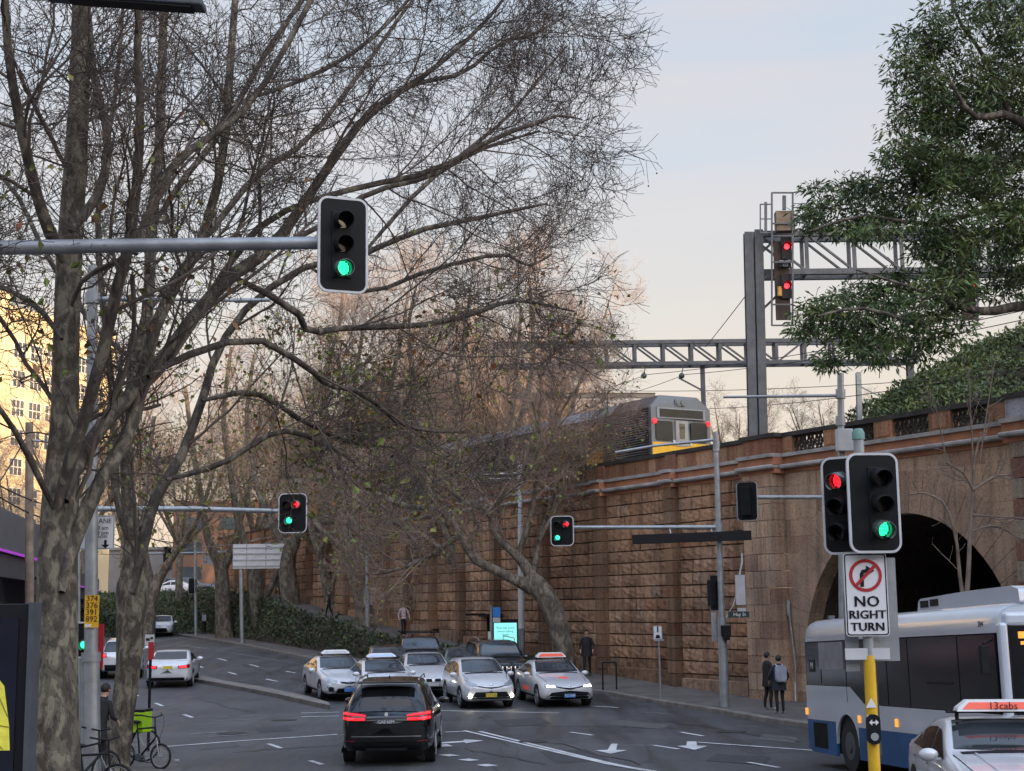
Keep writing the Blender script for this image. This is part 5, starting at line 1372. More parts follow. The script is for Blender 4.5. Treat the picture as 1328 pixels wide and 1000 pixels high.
# body cross-section rounded at the roof; the side seen is y = 0 (its right side)
def bus_shell(z0, z1, x0, x1, mat_, name, rr=.0, inset=0.0):
    mb = MB(); mb.smooth = False
    mb.box(((x0+x1)/2, W/2, (z0+z1)/2), (x1-x0, W-2*inset, z1-z0)); return mb.build(name, mat_, bus, bevel=rr)
# roof shell: profile extruded along x with rounded edges
prof = [(0, 2.52), (0, 2.68), (.03, 2.80), (.10, 2.89), (.22, 2.95), (.45, 2.985), (W/2, 3.0), (W-.45, 2.985), (W-.22, 2.95), (W-.10, 2.89), (W-.03, 2.80), (W, 2.68), (W, 2.52)]
mb = MB(); mb.smooth = True; k = len(prof); xs_ = [0, .04, .14, .3, .6, L-.5, L-.2, L-.05, L]; rs_ = [.14, .07, .02, 0, 0, 0, .02, .05, .10]
for x, q in zip(xs_, rs_): mb.v += [(x, y+(W/2-y)*q*.35, 2.52+(z-2.52)*(1-q*1.1)) for y, z in prof]; mb.tone += [(1, 1, 1)]*k
for i in range(len(xs_)-1):
    for j in range(k-1): mb.f.append((i*k+j, (i+1)*k+j, (i+1)*k+j+1, i*k+j+1)); mb.m.append(0); mb.sm.append(True)
for o_ in (0, (len(xs_)-1)*k): mb.f.append(tuple(o_+j for j in range(k))); mb.m.append(0); mb.sm.append(False)
mb.build('roof', P_busw, bus)
def side(name, poly_, y0, th, m, bevel=0.0):
    mb = MB(); mb.prism(poly_, lambda a, b: (a, y0, b), lambda a, b: (a, y0+th, b)); return mb.build(name, m, bus, bevel=bevel)
# side panels: blue skirt (with wheel cut), pale middle, windows
def archpts(xc, r, z0, n=12): return [(xc-r*math.cos(math.pi*i/n)*1.0, max(z0, .50+r*math.sin(math.pi*i/n)*.98)) for i in range(n+1)]
RW = 2.35; FW = L-2.3+.9
sk = [(.02, .92), (.02, .34), (.25, .27), (RW-.60, .26)] + [(RW-.60, .5)] + archpts(RW, .60, .5) + [(RW+.60, .26), (L-.02, .26), (L-.02, .84), (RW+.75, .84), (RW+.62, .90)]
mb = MB()
# skirt built in three pieces around the rear wheel
side('skirt', [(.02, .34), (.25, .27), (RW-.62, .26), (RW-.62, .92), (.02, .92)], 0, .05, P_blue)
side('skirt', [(RW+.62, .26), (L-.02, .26), (L-.02, .86), (RW+.62, .86)], 0, .05, P_blue)
side('mid_panel', [(.02, .924), (RW-.62, .924), (RW-.62, .5)] + archpts(RW, .60, .5) + [(RW+.62, .864), (L-.02, .864), (L-.02, 1.30), (RW+1.0, 1.30), (RW+.25, 1.62), (.02, 1.62)], 0, .05, P_busw)
bus_shell(.30, 2.60, .03, L-.03, black, 'inner_body', .02, .06)
side('window_band', [(.10, 1.63), (RW+.25, 1.63), (RW+1.02, 1.31), (L-.12, 1.31), (L-.12, 2.50), (.10, 2.50)], .004, .05, mat('bus_glass', (.012, .013, .016), .13, 0, .3, 2, spec=.45))
for x in (1.0, RW+.1, 4.55, 5.55, 7.6): side('window_pillar', [(x, 1.66 if x < RW else 1.32), (x+.02, 1.66 if x < RW else 1.32), (x+.02, 2.49), (x, 2.49)], -.003, .01, black)
side('window_blind', [(.95, 1.95), (2.35, 1.95), (2.35, 2.49), (.95, 2.49)], -.006, .008, mat('bus_blind', (.22, .23, .26), .4, 0, .2))
side('door_panel', [(RW+1.15, .40), (RW+1.75, .40), (RW+1.75, 1.72), (RW+1.15, 1.72)], -.004, .01, mat('bus_door', (.10, .15, .18), .25, 0, .4, 2, coat=.5))
side('window_slider', [(6.35, 1.72), (7.35, 1.72), (7.35, 1.76), (6.35, 1.76)], -.004, .01, black)
for x, z0, z1 in ((.10, .9, .88),): pass
# rear engine grille
mb = MB()
for i in range(12): mb.box((.42+.07*i, -.004, .62), (.045, .012, .5))
mb.build('engine_grille', black, bus)
for x, z in ((.02, 1.08), (RW+.72, 1.02), (4.9, 1.02)):
    mb = MB(); mb.box((x, -.012, z), (.10, .03, .14)); mb.build('marker_lamp', em_amber, bus, bevel=.01)
for x, r in ((RW, .48), (L-2.25, .48)):
    mb = MB(); mb.tube([(x, .05, .48), (x, .32, .48)], r, 32); t = mb.build('wheel', rubber, bus, bevel=.03)
    mb = MB(); mb.tube([(x, .045, .48), (x, .09, .48)], .27, 24); mb.tube([(x, .02, .48), (x, .06, .48)], .12, 16); mb.build('rim', steel_dk, t)
    mb = MB(); mb.tube([(x, W-.32, .48), (x, W-.03, .48)], r, 32); mb.build('wheel', rubber, bus)
# other side and ends
side('far_side_panel', [(.02, .3), (L-.02, .3), (L-.02, 2.5), (.02, 2.5)], W-.05, .05, P_busw)
mb = MB(); mb.box((-.01, W/2, 1.45), (.06, W-.06, 2.2)); mb.build('rear_panel', P_blue, bus, bevel=.03)
mb = MB(); mb.box((.02, W/2, 2.1), (.10, W-.5, .6)); mb.build('rear_window', glass, bus)
# front: pale frame with big dark windscreen, amber indicator
mb = MB(); mb.box((L-.02, W/2, .72), (.16, W, .9)); mb.build('front_panel', P_blue, bus, bevel=.06)
mb = MB(); mb.box((L+.02, .07, 1.9), (.16, .14, 1.55)); mb.box((L+.02, W-.07, 1.9), (.16, .14, 1.55)); mb.box((L+.02, W/2, 2.72), (.16, W-.2, .20)); mb.box((L+.02, W/2, 1.22), (.16, W-.2, .16)); mb.build('windscreen_frame', P_busw, bus, bevel=.05)
mb = MB(); mb.box((L+.03, W/2, 1.98), (.12, W-.28, 1.40)); mb.build('windscreen', glass, bus, bevel=.06)
mb = MB(); mb.box((L+.10, .42, 2.48), (.02, .26, .10)); mb.box((L+.10, .42, 2.36), (.02, .20, .05)); mb.build('amber_indicator', em_amber, bus)
mb = MB(); mb.box((L+.10, 1.35, 2.5), (.02, 1.2, .24)); mb.build('destination_sign', mat('led_sign', (.02, .02, .02), .3, emit=(.75, .8, .9), estr=.07), bus)
mb = MB(); mb.bar((L-.15, -.02, 2.42), (L+.1, -.28, 2.36), .035); mb.box((L+.12, -.30, 2.12), (.08, .12, .42)); mb.build('wing_mirror', black, bus, bevel=.01)
# air conditioning pod
pod = [(5.15, 2.96), (5.22, 3.15), (5.32, 3.19), (7.2, 3.235), (L-.3, 3.24), (L-.05, 3.18), (L-.02, 2.96)]
mb = MB(); mb.prism(pod, lambda a, b: (a, .42, b), lambda a, b: (a, W-.42, b)); q = mb.build('roof_pod', P_busw, bus, bevel=.04)
mb = MB(); mb.box((5.48, .415, 3.09), (.34, .012, .12)); mb.box((5.9, .415, 3.10), (.34, .012, .12)); mb.build('pod_vent', black, q)
mb = MB(); mb.box((.7, .4, 3.0), (.12, .12, .10)); mb.build('roof_stub', steel_dk, bus)
text_mesh('fleet_number', '384', .13, lblack, bus, (L-.55, -.003, 2.66), (R(90), 0, 0), ext=.001)
for a, b, s_ in (('M', (.48, 2.02), .17),): 
    mb = MB(); mb.box((b[0], -.002, b[1]), (.34, .008, .26)); mb.build('operator_badge', lblack, bus); text_mesh('operator_letter', a, .2, white, bus, (b[0], -.008, b[1]), (R(90), 0, 0), ext=.001)
# ================================================================== SIGNALS, POLES, SIGNS
def frame_at(root, loc, yaw):      # local +Y... boards are built in the XZ plane facing -Y; yaw turns about Z
    root.location = loc; root.rotation_euler = (0, 0, yaw)
ARROW = [(-.07, .012), (.02, .012), (-.01, .045), (.012, .062), (.07, 0), (.012, -.062), (-.01, -.045), (.02, -.012), (-.07, -.012)]
def signal_head(parent, w, h, lamps, lr=.10, rim=.028, back=False, visor=.24, bevel=True, pos=(0, 0, 0), yaw=0.0):
    """lamps: list of (x,z,colour or None,kind). Facing -Y unless back"""
    hd = empty('signal_head', pos, yaw); hd.parent = parent
    sg = 1
    pts = rrect(w, h, min(w, h)*.20, 6); pin = rrect(w-2*rim, h-2*rim, min(w, h)*.20-rim, 6)
    mb = MB(); n = len(pts)
    a = [(x, -.004, z) for x, z in pts]; b = [(x, -.004, z) for x, z in pin]; c = [(x, .03, z) for x, z in pts]
    mb.add(a+b+c, [(i, (i+1) % n, (i+1) % n+n, i+n) for i in range(n)] + [(i, i+2*n, (i+1) % n+2*n, (i+1) % n) for i in range(n)])
    mb.build('target_board_rim', offwhite, hd)
    mb = MB(); mb.prism(pin, lambda x, z: (x, 0, z), lambda x, z: (x, .028, z)); mb.build('target_board', black, hd)
    xs = sorted(set(l[0] for l in lamps))
    mb = MB()
    for x in xs:
        zs = [l[1] for l in lamps if l[0] == x]; mb.box((x, .11, (max(zs)+min(zs))/2), (lr*2.6, .18, max(zs)-min(zs)+lr*2.5))
        mb.box((x, -.01, (max(zs)+min(zs))/2), (lr*2.5, .02, max(zs)-min(zs)+lr*2.4))
    mb.build('lamp_housing', black, hd, bevel=.02)
    for x, z, col, kind in lamps:
        mv = MB(); K = 20
        ring = [(math.cos(R(-250+i*320/K+90-20)), math.sin(R(-250+i*320/K+90-20))) for i in range(K+1)]
        ring = [(math.sin(R(-155+310*i/K)), math.cos(R(-155+310*i/K))) for i in range(K+1)]
        R1 = lr*1.08; vs = []
        for i, (cx_, cz_) in enumerate(ring):
            d = visor*(1.0-.18*abs(i/K-.5)*2)
            vs += [(x+cx_*R1, -.02, z+cz_*R1), (x+cx_*R1, -.02-d, z+cz_*R1-.04*d/.24), (x+cx_*(R1-.008), -.02, z+cz_*(R1-.008)), (x+cx_*(R1-.008), -.02-d, z+cz_*(R1-.008)-.04*d/.24)]
        fs = []
        for i in range(K): a_ = 4*i; fs += [(a_, a_+1, a_+5, a_+4), (a_+2, a_+6, a_+7, a_+3), (a_+1, a_+3, a_+7, a_+5)]
        mv.smooth = True; mv.add(vs, fs)
        mv.build('visor', vis_g if (col == 'g' and kind != 'dim') else vis_r if col == 'r' and kind != 'dim' else black, hd)
        ml = MB(); ml.tube([(x, -.012, z), (x, -.026, z)], lr*.96, 24)
        lens = ml.build('lens', {'g': lens_g, 'r': lens_r, None: lens_off}[col], hd)
        if col and kind == 'dots':
            md = MB(); st = lr*.155; m = int(lr/st)
            for i in range(-m, m+1):
                for j in range(-m, m+1):
                    if (i*i+j*j)*st*st < (lr*.88)**2: md.tube([(x+i*st, -.026, z+j*st), (x+i*st, -.031, z+j*st)], st*.36, 6)
            md.build('led_cluster', em_green_hot if col == 'g' else em_redhot, lens)
        elif col and kind == 'disc':
            md = MB(); md.tube([(x, -.026, z), (x, -.03, z)], lr*.72, 18); md.build('led_cluster', em_green_hot if col == 'g' else em_redhot, lens)
        elif col and kind == 'arrow':
            md = MB(); s_ = lr/.085; md.prism(ARROW, lambda a, b: (x+a*s_*-ARR, -.034, z+b*s_), lambda a, b: (x+a*s_*-ARR, -.027, z+b*s_)); md.build('led_arrow', em_redhot, lens)
    return hd
ARR = -1
lens_off = mat('dark_lens', (.02, .018, .018), .15, 0, .4, 9, coat=1)
lens_g = mat('green_lens', (.01, .16, .10), .2, emit=(.0, .8, .3), estr=.06); lens_r = mat('red_signal_lens', (.2, .01, .01), .2, emit=(1, .01, .02), estr=.06)
em_redhot = mat('red_led', (.5, .02, .02), .3, emit=(1, .02, .035), estr=1.0)
vis_g = mat('visor_inside', (.06, .09, .08), .2, 0, .1, coat=.6); vis_r = vis_g  # visors of lit lamps: lamp glow put into a paler greenish colour
em_green_hot.node_tree.nodes['Principled BSDF'].inputs['Emission Strength'].default_value = 1.0
def pole_obj(name, label, cat, px, py, Y=None, z0=None): 
    if Y is None: g = G(px, py, .145)
    else: g = Vector((P(px, py, Y).x, Y, zr(Y)+.145))
    return empty(name, tuple(g), 0, label, cat), g
def part_tube(parent, name, pts, rad, m, n=14, org=None):
    o = Vector(parent.location); mb = MB(); mb.tube([Vector(p)-o for p in pts], rad, n); return mb.build(name, m, parent)

# --- near right signal assembly (yellow post)
Y = 17.0; t, g = pole_obj('traffic_signal', 'pair of signal heads, red and green, above the no right turn sign', 'traffic lights', 1133, 1000, Y)
zb = g.z
def LP(px, py, Yd=0.0, par=None): return P(px, py, Y+Yd)-Vector((par or t).location)
top = LP(1113, 560, .05); base_ = Vector((0, 0, 0)); 
ax = LP(1127, 850)
d_ = (top-ax); 
def on_post(z): return Vector((ax.x, ax.y, z))
mb = MB(); mb.tube([on_post(0), on_post(ax.z)], .068, 18); mb.build('post_base', yellow, t)
mb = MB(); mb.tube([on_post(ax.z), on_post(top.z-.1)], .062, 18); mb.build('post', steel, t)
mb = MB(); mb.tube([on_post(top.z-.1), on_post(top.z+.0)-Vector((0, 0, .02)), on_post(top.z+.03)], [.075, .075, .05], 18); mb.build('post_cap', mat('verdigris_cap', (.16, .30, .27), .6, 0, .15), t)
c1 = LP(1133.5, 652, -.25); h1 = signal_head(t, .62, 1.17, [(.06, .30, None, ''), (.06, 0, None, ''), (.06, -.30, 'g', 'dots')], .10, pos=tuple(c1), yaw=R(5))
c2 = LP(1098, 655, .12); h2 = signal_head(t, .62, 1.17, [(-.06, .30, 'r', 'dots'), (-.06, 0, None, ''), (-.06, -.30, None, '')], .10, pos=tuple(c2), yaw=R(-36))
mb = MB(); mb.bar(on_post(c1.z+.35), c1+Vector((0, .05, .35)), .05); mb.bar(on_post(c1.z-.35), c1+Vector((0, .05, -.35)), .05); mb.build('bracket', steel, t)
# sign plate
def sign_plate(parent, name, ctr, w, h, yaw=0.0, bg=white, border=None, bw=.012, r=.04):
    s = empty(name, tuple(ctr), yaw); s.parent = parent
    mb = MB(); mb.prism(rrect(w, h, r, 4), lambda x, z: (x, 0, z), lambda x, z: (x, .008, z)); mb.build('plate', bg, s)
    if border:
        o_ = rrect(w-.02, h-.02, r*.8, 4); i_ = rrect(w-.02-2*bw, h-.02-2*bw, r*.6, 4); n = len(o_); mb = MB()
        mb.add([(x, -.003, z) for x, z in o_]+[(x, -.003, z) for x, z in i_], [(i, (i+1) % n, (i+1) % n+n, i+n) for i in range(n)]); mb.build('border', border, s)
    return s
sc_ = LP(1123.5, 771, -.10)
s = sign_plate(t, 'no_right_turn_sign', sc_, .50, .96, R(-3), white, lblack, .014)
mb = MB(); K = 40; zc = .22; ro, ri = .19, .152
mb.add([(ro*math.cos(2*math.pi*i/K), -.006, zc+ro*math.sin(2*math.pi*i/K)) for i in range(K)]+[(ri*math.cos(2*math.pi*i/K), -.006, zc+ri*math.sin(2*math.pi*i/K)) for i in range(K)], [(i, (i+1) % K, (i+1) % K+K, i+K) for i in range(K)])
mb.build('red_ring', lred, s)
mb = MB(); pts = [(-.055, -.13), (-.055, .02), (-.03, .065), (.02, .075), (.02, .115), (.115, .055), (.02, -.005), (.02, .032), (-.005, .028), (-.012, .01), (-.012, -.13)]
mb.prism([(x-.01, z+zc) for x, z in pts], lambda x, z: (x, -.008, z), lambda x, z: (x, -.004, z)); mb.build('turn_arrow', lblack, s)
mb = MB(); a_, b_ = Vector((-.122, -.0105, zc-.122)), Vector((.122, -.0105, zc+.122)); mb.bar(a_, b_, .004, .036, up=(-1, 0, 1)); mb.build('red_slash', lred, s)
for tx, z, sz in (('NO', -.085, .175), ('RIGHT', -.235, .135), ('TURN', -.375, .135)):
    o = text_mesh('lettering', tx, sz, lblack, s, (0, -.006, z), (R(90), 0, 0), ext=.002, spacing=1.05, xs=1.0)
    o.scale = (1.05, 1, 1)
    c_ = o.copy(); COL.objects.link(c_); c_.parent = s; c_.location = (.005, -.0065, z)
    c_ = o.copy(); COL.objects.link(c_); c_.parent = s; c_.location = (-.005, -.0065, z)
for px_, w_, h_ in ((1112, .2, .3),): pass
mb = MB(); mb.box(LP(1145, 790, .06), (.34, .01, 1.20)); mb.box(LP(1104, 820, .07), (.16, .01, .9)); mb.build('sign_backs', steel, t)
mb = MB(); mb.box(LP(1125, 848, -.05), (.52, .01, .13)); mb.build('lower_sign_back', offwhite, t)
# push button
pb = LP(1133, 946, -.1); mb = MB(); mb.prism(rrect(.15, .34, .07, 6), lambda x, z: (pb.x+x, pb.y-.03, pb.z+z), lambda x, z: (pb.x+x, pb.y+.05, pb.z+z)); q = mb.build('push_button_box', black, t)
mb = MB(); mb.tube([pb+Vector((0, -.03, -.08)), pb+Vector((0, -.045, -.08))], .045, 18); mb.build('push_button', steel, q)
mb = MB()
for sg in (1, -1): mb.prism([(sg*.055, .08), (sg*.02, .115), (sg*.02, .045)], lambda x, z: (pb.x+x, pb.y-.034, pb.z+z), lambda x, z: (pb.x+x, pb.y-.031, pb.z+z))
mb.box(pb+Vector((0, -.033, .08)), (.05, .004, .018)); mb.build('button_arrow', white, q)
for px_, py_, kk in ((1130, 912, 0), (1131, 930, 1)):
    q_ = LP(px_, py_, -.075); mb = MB()
    if kk == 0: mb.prism([(-.06, -.05), (.06, -.05), (0, .06)], lambda x, z: (q_.x+x, q_.y, q_.z+z), lambda x, z: (q_.x+x, q_.y+.004, q_.z+z))
    else: mb.box(q_, (.12, .005, .05))
    mb.build('sticker', white, t)

# --- tall pole behind it with camera box and outreach arm (signal back view at left)
Y = 40.0; t, g = pole_obj('signal_pole', 'tall grey pole behind the near signals, with a grey box and arm reaching left', 'pole', 1094, 930, Y)
part_tube(t, 'pole', [g, P(1090, 484, Y)], [.12, .09], steel, 14)
part_tube(t, 'outreach_arm', [P(1090, 513, Y), P(938, 515, Y-.3)], [.05, .035], steel, 10)
mb = MB(); mb.box(P(1095, 571, Y-.2)-g, (.44, .3, .62)); mb.build('control_box', offwhite, t, bevel=.02)
for py in (505, 540): mb = MB(); mb.tube([P(1090, py, Y)-g, P(1090, py+12, Y)-g], .14, 12); mb.build('pole_collar', steel, t)
part_tube(t, 'lower_arm', [P(1094, 645, Y), P(980, 645, Y)], .06, steel, 10)
hb = signal_head(t, .60, 1.10, [(0, .28, None, ''), (0, 0, None, ''), (0, -.28, None, '')], .10, pos=tuple(P(969, 650, Y)-g), yaw=R(180-25))
# --- pole with mast arm, right footpath
t, g = pole_obj('signal_pole', 'mast arm signal pole on the right footpath with red arrow over green', 'traffic lights', 940, 917)
Y = g.y
part_tube(t, 'pole', [g, P(936, 800, Y)], [.145, .14], steel, 16); part_tube(t, 'pole', [P(936, 800, Y), P(928, 560, Y)], [.105, .075], steel, 14)
part_tube(t, 'mast_arm', [P(932, 684, Y), P(850, 684, Y), P(742, 684, Y)], [.075, .065, .055], steel, 12)
part_tube(t, 'lamp_arm', [P(930, 570, Y), P(850, 578, Y+.2), P(798, 587, Y+.4)], [.05, .045, .05], steel, 10)
mb = MB(); mb.tube([P(929, 572, Y)-g, P(929, 585, Y)-g], .11, 12); mb.build('pole_collar', steel, t); mb = MB(); mb.tube([P(932, 678, Y)-g, P(932, 692, Y)-g], .13, 12); mb.build('pole_collar', steel, t)
signal_head(t, .74, .95, [(-.14, -.21, 'g', 'disc'), (.14, .21, 'r', 'arrow'), (-.14, .21, None, '')], .095, pos=tuple(P(729, 688.5, Y-.2)-g), yaw=R(-10), visor=.2)
vb = P(897, 697, Y-.25)-g; mb = MB(); mb.box(vb, (3.75, .12, .30), ry=-R(1.4)); mb.build('message_board', lblack, t, bevel=.01)
mb = MB(); mb.bar(P(868, 684, Y)-g, P(870, 693, Y-.2)-g, .03); mb.bar(P(922, 684, Y)-g, P(924, 693, Y-.2)-g, .03); mb.build('bracket', steel, t)
signal_head(t, .5, 1.15, [(0, .28, None, ''), (0, 0, None, ''), (0, -.28, None, '')], .10, pos=tuple(P(927, 769, Y+.2)-g), yaw=R(115))
mb = MB(); mb.box(P(941, 818, Y-.15)-g, (.30, .25, .34)); mb.box(P(942, 826, Y-.2)-g, (.2, .2, .2)); mb.build('pedestrian_lantern', black, t, bevel=.03)
mb = MB(); mb.box(P(926, 813, Y+.15)-g, (.16, .02, .9)); mb.build('sign_back', steel, t)
s = sign_plate(t, 'street_name_sign', P(958, 797, Y-.05)-g, .66, .19, 0, mat('street_sign_green', (.015, .045, .045), .5), None, r=.02)
text_mesh('street_name', 'Hay St', .15, white, s, (.03, -.004, 0), (R(90), 0, 0), ext=.001)
# service box on the wall
mb = MB(); sp = WM(.5, .35, 0); spx = P(960, 765, 48.2)
o = mb; mb.box((0, 0, 0), (.30, .2, .98)); mb.box((.02, 0, -.72), (.26, .18, .26)); mb.tube([(0, .05, .5), (.1, .05, .9), (.12, .1, 1.2)], .03, 6); mb.tube([(-.12, .05, -.1), (-.25, .0, -.5), (-.5, 0, -.9)], .015, 6)
o = mb.build('service_box', offwhite); o.location = P(960, 765, 48.0); tagp(o, 'pale service box with a camera below, on the stone wall beside the corner pilaster', 'box')
# --- pedestrian sign
t, g = pole_obj('sign_post', 'thin post with a small white pedestrian sign standing on the right footpath', 'sign', 857, 907)
Y = g.y; part_tube(t, 'post', [g, P(854, 816, Y)], .03, steel, 8)
s = sign_plate(t, 'sign_plate', P(853, 821, Y-.04)-g, .30, .48, 0, white, lblack, .01)
mb = MB(); mb.box((0, -.005, .1), (.05, .004, .16)); mb.ball((0, -.005, .2), .03, 8, (1, .2, 1)); mb.prism([(-.09, -.18), (.09, -.18), (.05, -.06), (-.05, -.06)], lambda x, z: (x, -.007, z), lambda x, z: (x, -.003, z)); mb.build('symbol', lblack, s)
mb = MB(); mb.box(P(855, 830, Y-.04)-g, (.3, .012, .07)); mb.build('lower_plate', steel, t)

# --- overhead signal top left on long arm
Y = 17.2; bx = P(-420, 330, Y); t = empty('overhead_signal', (bx.x, Y, zr(Y)+.145), 0, 'large overhead signal showing green at the end of the long upper left arm', 'traffic lights')
g = Vector(t.location); part_tube(t, 'pole', [g, P(-420, 300, Y)], [.16, .12], steel, 16)
part_tube(t, 'mast_arm', [P(-420, 327, Y), P(-100, 323, Y), P(200, 318, Y), P(414, 315, Y)], [.10, .095, .085, .078], steel, 18)
signal_head(t, .63, 1.20, [(-.02, .30, None, ''), (-.02, 0, None, ''), (-.02, -.30, 'g', 'dots')], .10, pos=tuple(P(445, 317.5, Y-.12)-g), yaw=R(22), visor=.22)
# --- second overhead signal
Y = 43.5; t = empty('overhead_signal', (P(119, 900, 24.5).x-7.3, Y, zr(Y)), 0, 'small overhead signal with red arrow above green, behind the autumn leaves', 'traffic lights')
q = P(98, 950, Y); t.location = (q.x, Y, .145); g = Vector(t.location)
part_tube(t, 'pole', [g, P(100, 600, Y)], [.13, .09], steel, 14)
part_tube(t, 'mast_arm', [P(100, 660, Y), P(250, 660, Y), P(363, 663, Y)], [.085, .08, .07], steel, 14)
signal_head(t, .88, 1.20, [(-.10, -.22, 'g', 'disc'), (.12, .26, 'r', 'arrow'), (-.16, .26, None, '')], .12, pos=tuple(P(379.5, 665.5, Y-.15)-g), yaw=R(-6), visor=.2)
# --- near left pole
Y = 24.5; q = P(119, 1050, Y); t = empty('smart_pole', (q.x, Y, zr(Y)+PAVZ), 0, 'tall grey pole with a yellow bus number plate, between the two near plane trees', 'pole')
g = Vector(t.location)
part_tube(t, 'pole_base', [g, P(118, 852, Y)], [.145, .14], steel, 20); part_tube(t, 'pole', [P(118, 852, Y), P(120, 345, Y)], [.115, .085], steel, 18)
part_tube(t, 'pole_collar', [P(118, 846, Y), P(118, 858, Y)], .16, steel, 20)
part_tube(t, 'arm', [P(120, 388, Y), P(185, 388, Y)], [.055, .04], steel, 10); part_tube(t, 'arm', [P(305, 390, Y+4), P(350, 389, Y+4)], [.05, .04], steel, 10)
part_tube(t, 'arm', [P(185, 388, Y), P(305, 390, Y+4)], [.03, .03], steel, 8)
mb = MB(); mb.tube([P(120, 380, Y)-g, P(120, 394, Y)-g], .13, 14); mb.build('arm_clamp', steel, t)
# bus lane sign
s = sign_plate(t, 'bus_lane_sign', P(122, 690, Y-.0)-g+Vector((0, .14, 0)), .62, .58, 0, white, lblack, .008, .03)
for tx, x, z, sz in (('BUS LANE', 0, .19, .115), ('6 -10 am', .03, .075, .10), ('3 - 8 pm', .04, -.01, .10), ('MON-FRI', .06, -.08, .065)): text_mesh('lettering', tx, sz, lblack, s, (x, -.005, z), (R(90), 0, 0), ext=.001)
mb = MB(); mb.prism([(-.022, .06), (.022, .06), (.022, -.02), (.07, -.02), (0, -.085), (-.07, -.02), (-.022, -.02)], lambda x, z: (x+.16, -.006, z-.19), lambda x, z: (x+.16, -.002, z-.19)); mb.build('down_arrow', lblack, s)
# bus number plate
s = sign_plate(t, 'bus_number_plate', P(119, 793, Y-.15)-g, .24, .54, 0, mat('plate_orange', (.75, .42, .02), .5), None, r=.01)
for i, tx in enumerate(('374', '376', '391', '892')): text_mesh('route_number', tx, .135, lblack, s, (0, -.005, .21-.113*i), (R(90), 0, 0), ext=.001)
mb = MB(); mb.box((-.055, -.005, -.235), (.10, .006, .05)); mb.build('plate_symbol', white, s)
# red stop blade behind
mb = MB(); mb.box(P(129, 838, Y+.3)-g, (.13, .05, .75)); mb.build('red_blade', lred, t)
# --- pedestrian/green signals at left
Y = 25.2
q = P(108, 1050, Y); t = empty('traffic_signal', (q.x, Y, zr(Y)+PAVZ), 0, 'green signal lamp beside the grey pole, left of the yellow number plate pole base', 'traffic lights'); g = Vector(t.location)
t['label'] = 'small green signal lamp tucked against the left side of the tall grey pole'
part_tube(t, 'post', [g, P(108, 835, Y)], .06, steel, 12)
signal_head(t, .36, .62, [(.02, -.08, 'g', 'disc')], .085, pos=tuple(P(108, 830, Y-.1)-g), yaw=R(8), visor=.15)
Y = 27; q = P(43, 1050, Y); t = empty('traffic_signal', (q.x, Y, zr(Y)+PAVZ), 0, 'small green signal lamp between the advertising panel and the big plane tree', 'traffic lights'); g = Vector(t.location)
part_tube(t, 'post', [g, P(43, 842, Y)], .07, steel, 12)
signal_head(t, .30, .60, [(0, -.02, 'g', 'disc')], .06, pos=tuple(P(43, 837, Y-.1)-g), yaw=R(0), visor=.12)
# bus stop pole (thin, red flag and timetable)
t, g = pole_obj('bus_stop_post', 'thin dark post with a white flag over a red panel, beside the green box', 'bus stop sign', 192, 975)
Y = g.y; part_tube(t, 'post', [g, P(196, 822, Y)], .035, black, 8)
s = sign_plate(t, 'flag', P(194, 830, Y-.04)-g, .22, .25, 0, offwhite, None, r=.01)
mb = MB(); mb.box((-.04, -.005, .01), (.09, .004, .06)); mb.box((.05, -.005, .04), (.06, .004, .05)); mb.build('flag_symbol', lblack, s)
mb = MB(); mb.box(P(196, 844, Y-.03)-g, (.12, .06, .40)); mb.build('red_panel', lred, t)
# --- back-view poles, right side middle distance
def bpole(px, py, ytop, r, label, Y=None):
    t, g = pole_obj('street_pole', label, 'pole', px, py, Y); Y = g.y; part_tube(t, 'pole', [g, P(px-1, ytop, Y)], [r, r*.75], steel, 12); return t, g, Y
t, g, Y = bpole(477, 850, 690, .13, 'plain grey pole on the footpath in front of the planted bank, behind the taxis')
mb = MB(); mb.box(P(477, 774, Y+.2)-g, (.42, .03, .9)); mb.build('sign_back', steel, t)
t, g = pole_obj('street_lamp', 'tall grey street lamp with double arms rising behind the leaning plane tree', 'street lamp', 676, 872, 62); Y = 62
part_tube(t, 'pole_base', [g, P(676, 815, Y)], .17, steel, 14); part_tube(t, 'pole', [P(676, 815, Y), P(674, 600, Y)], [.13, .09], offwhite, 12)
part_tube(t, 'lamp_arm', [P(674, 614, Y), P(625, 615, Y)], [.05, .04], offwhite, 8); part_tube(t, 'lamp_arm', [P(674, 620, Y), P(630, 621, Y)], [.03, .03], offwhite, 8)
t, g, Y = bpole(254, 824, 700, .13, 'far grey signal pole with a long thin arm and two signals seen from behind')
t['category'] = 'traffic lights'
part_tube(t, 'mast_arm', [P(254, 717, Y), P(185, 718, Y)], .07, steel, 8); part_tube(t, 'mast_arm', [P(254, 717, Y), P(303, 716, Y)], .06, steel, 8)
signal_head(t, .7, 1.15, [(0, .28, None, ''), (0, 0, None, ''), (0, -.28, None, '')], .1, pos=tuple(P(217, 719, Y)-g), yaw=R(160))
signal_head(t, .7, 1.15, [(0, .28, None, ''), (0, 0, None, ''), (0, -.28, None, '')], .1, pos=tuple(P(250, 760, Y)-g), yaw=R(160))
mb = MB(); mb.box(P(271, 725, Y+.3)-g, (.9, .03, .75)); mb.build('sign_back', steel, t)
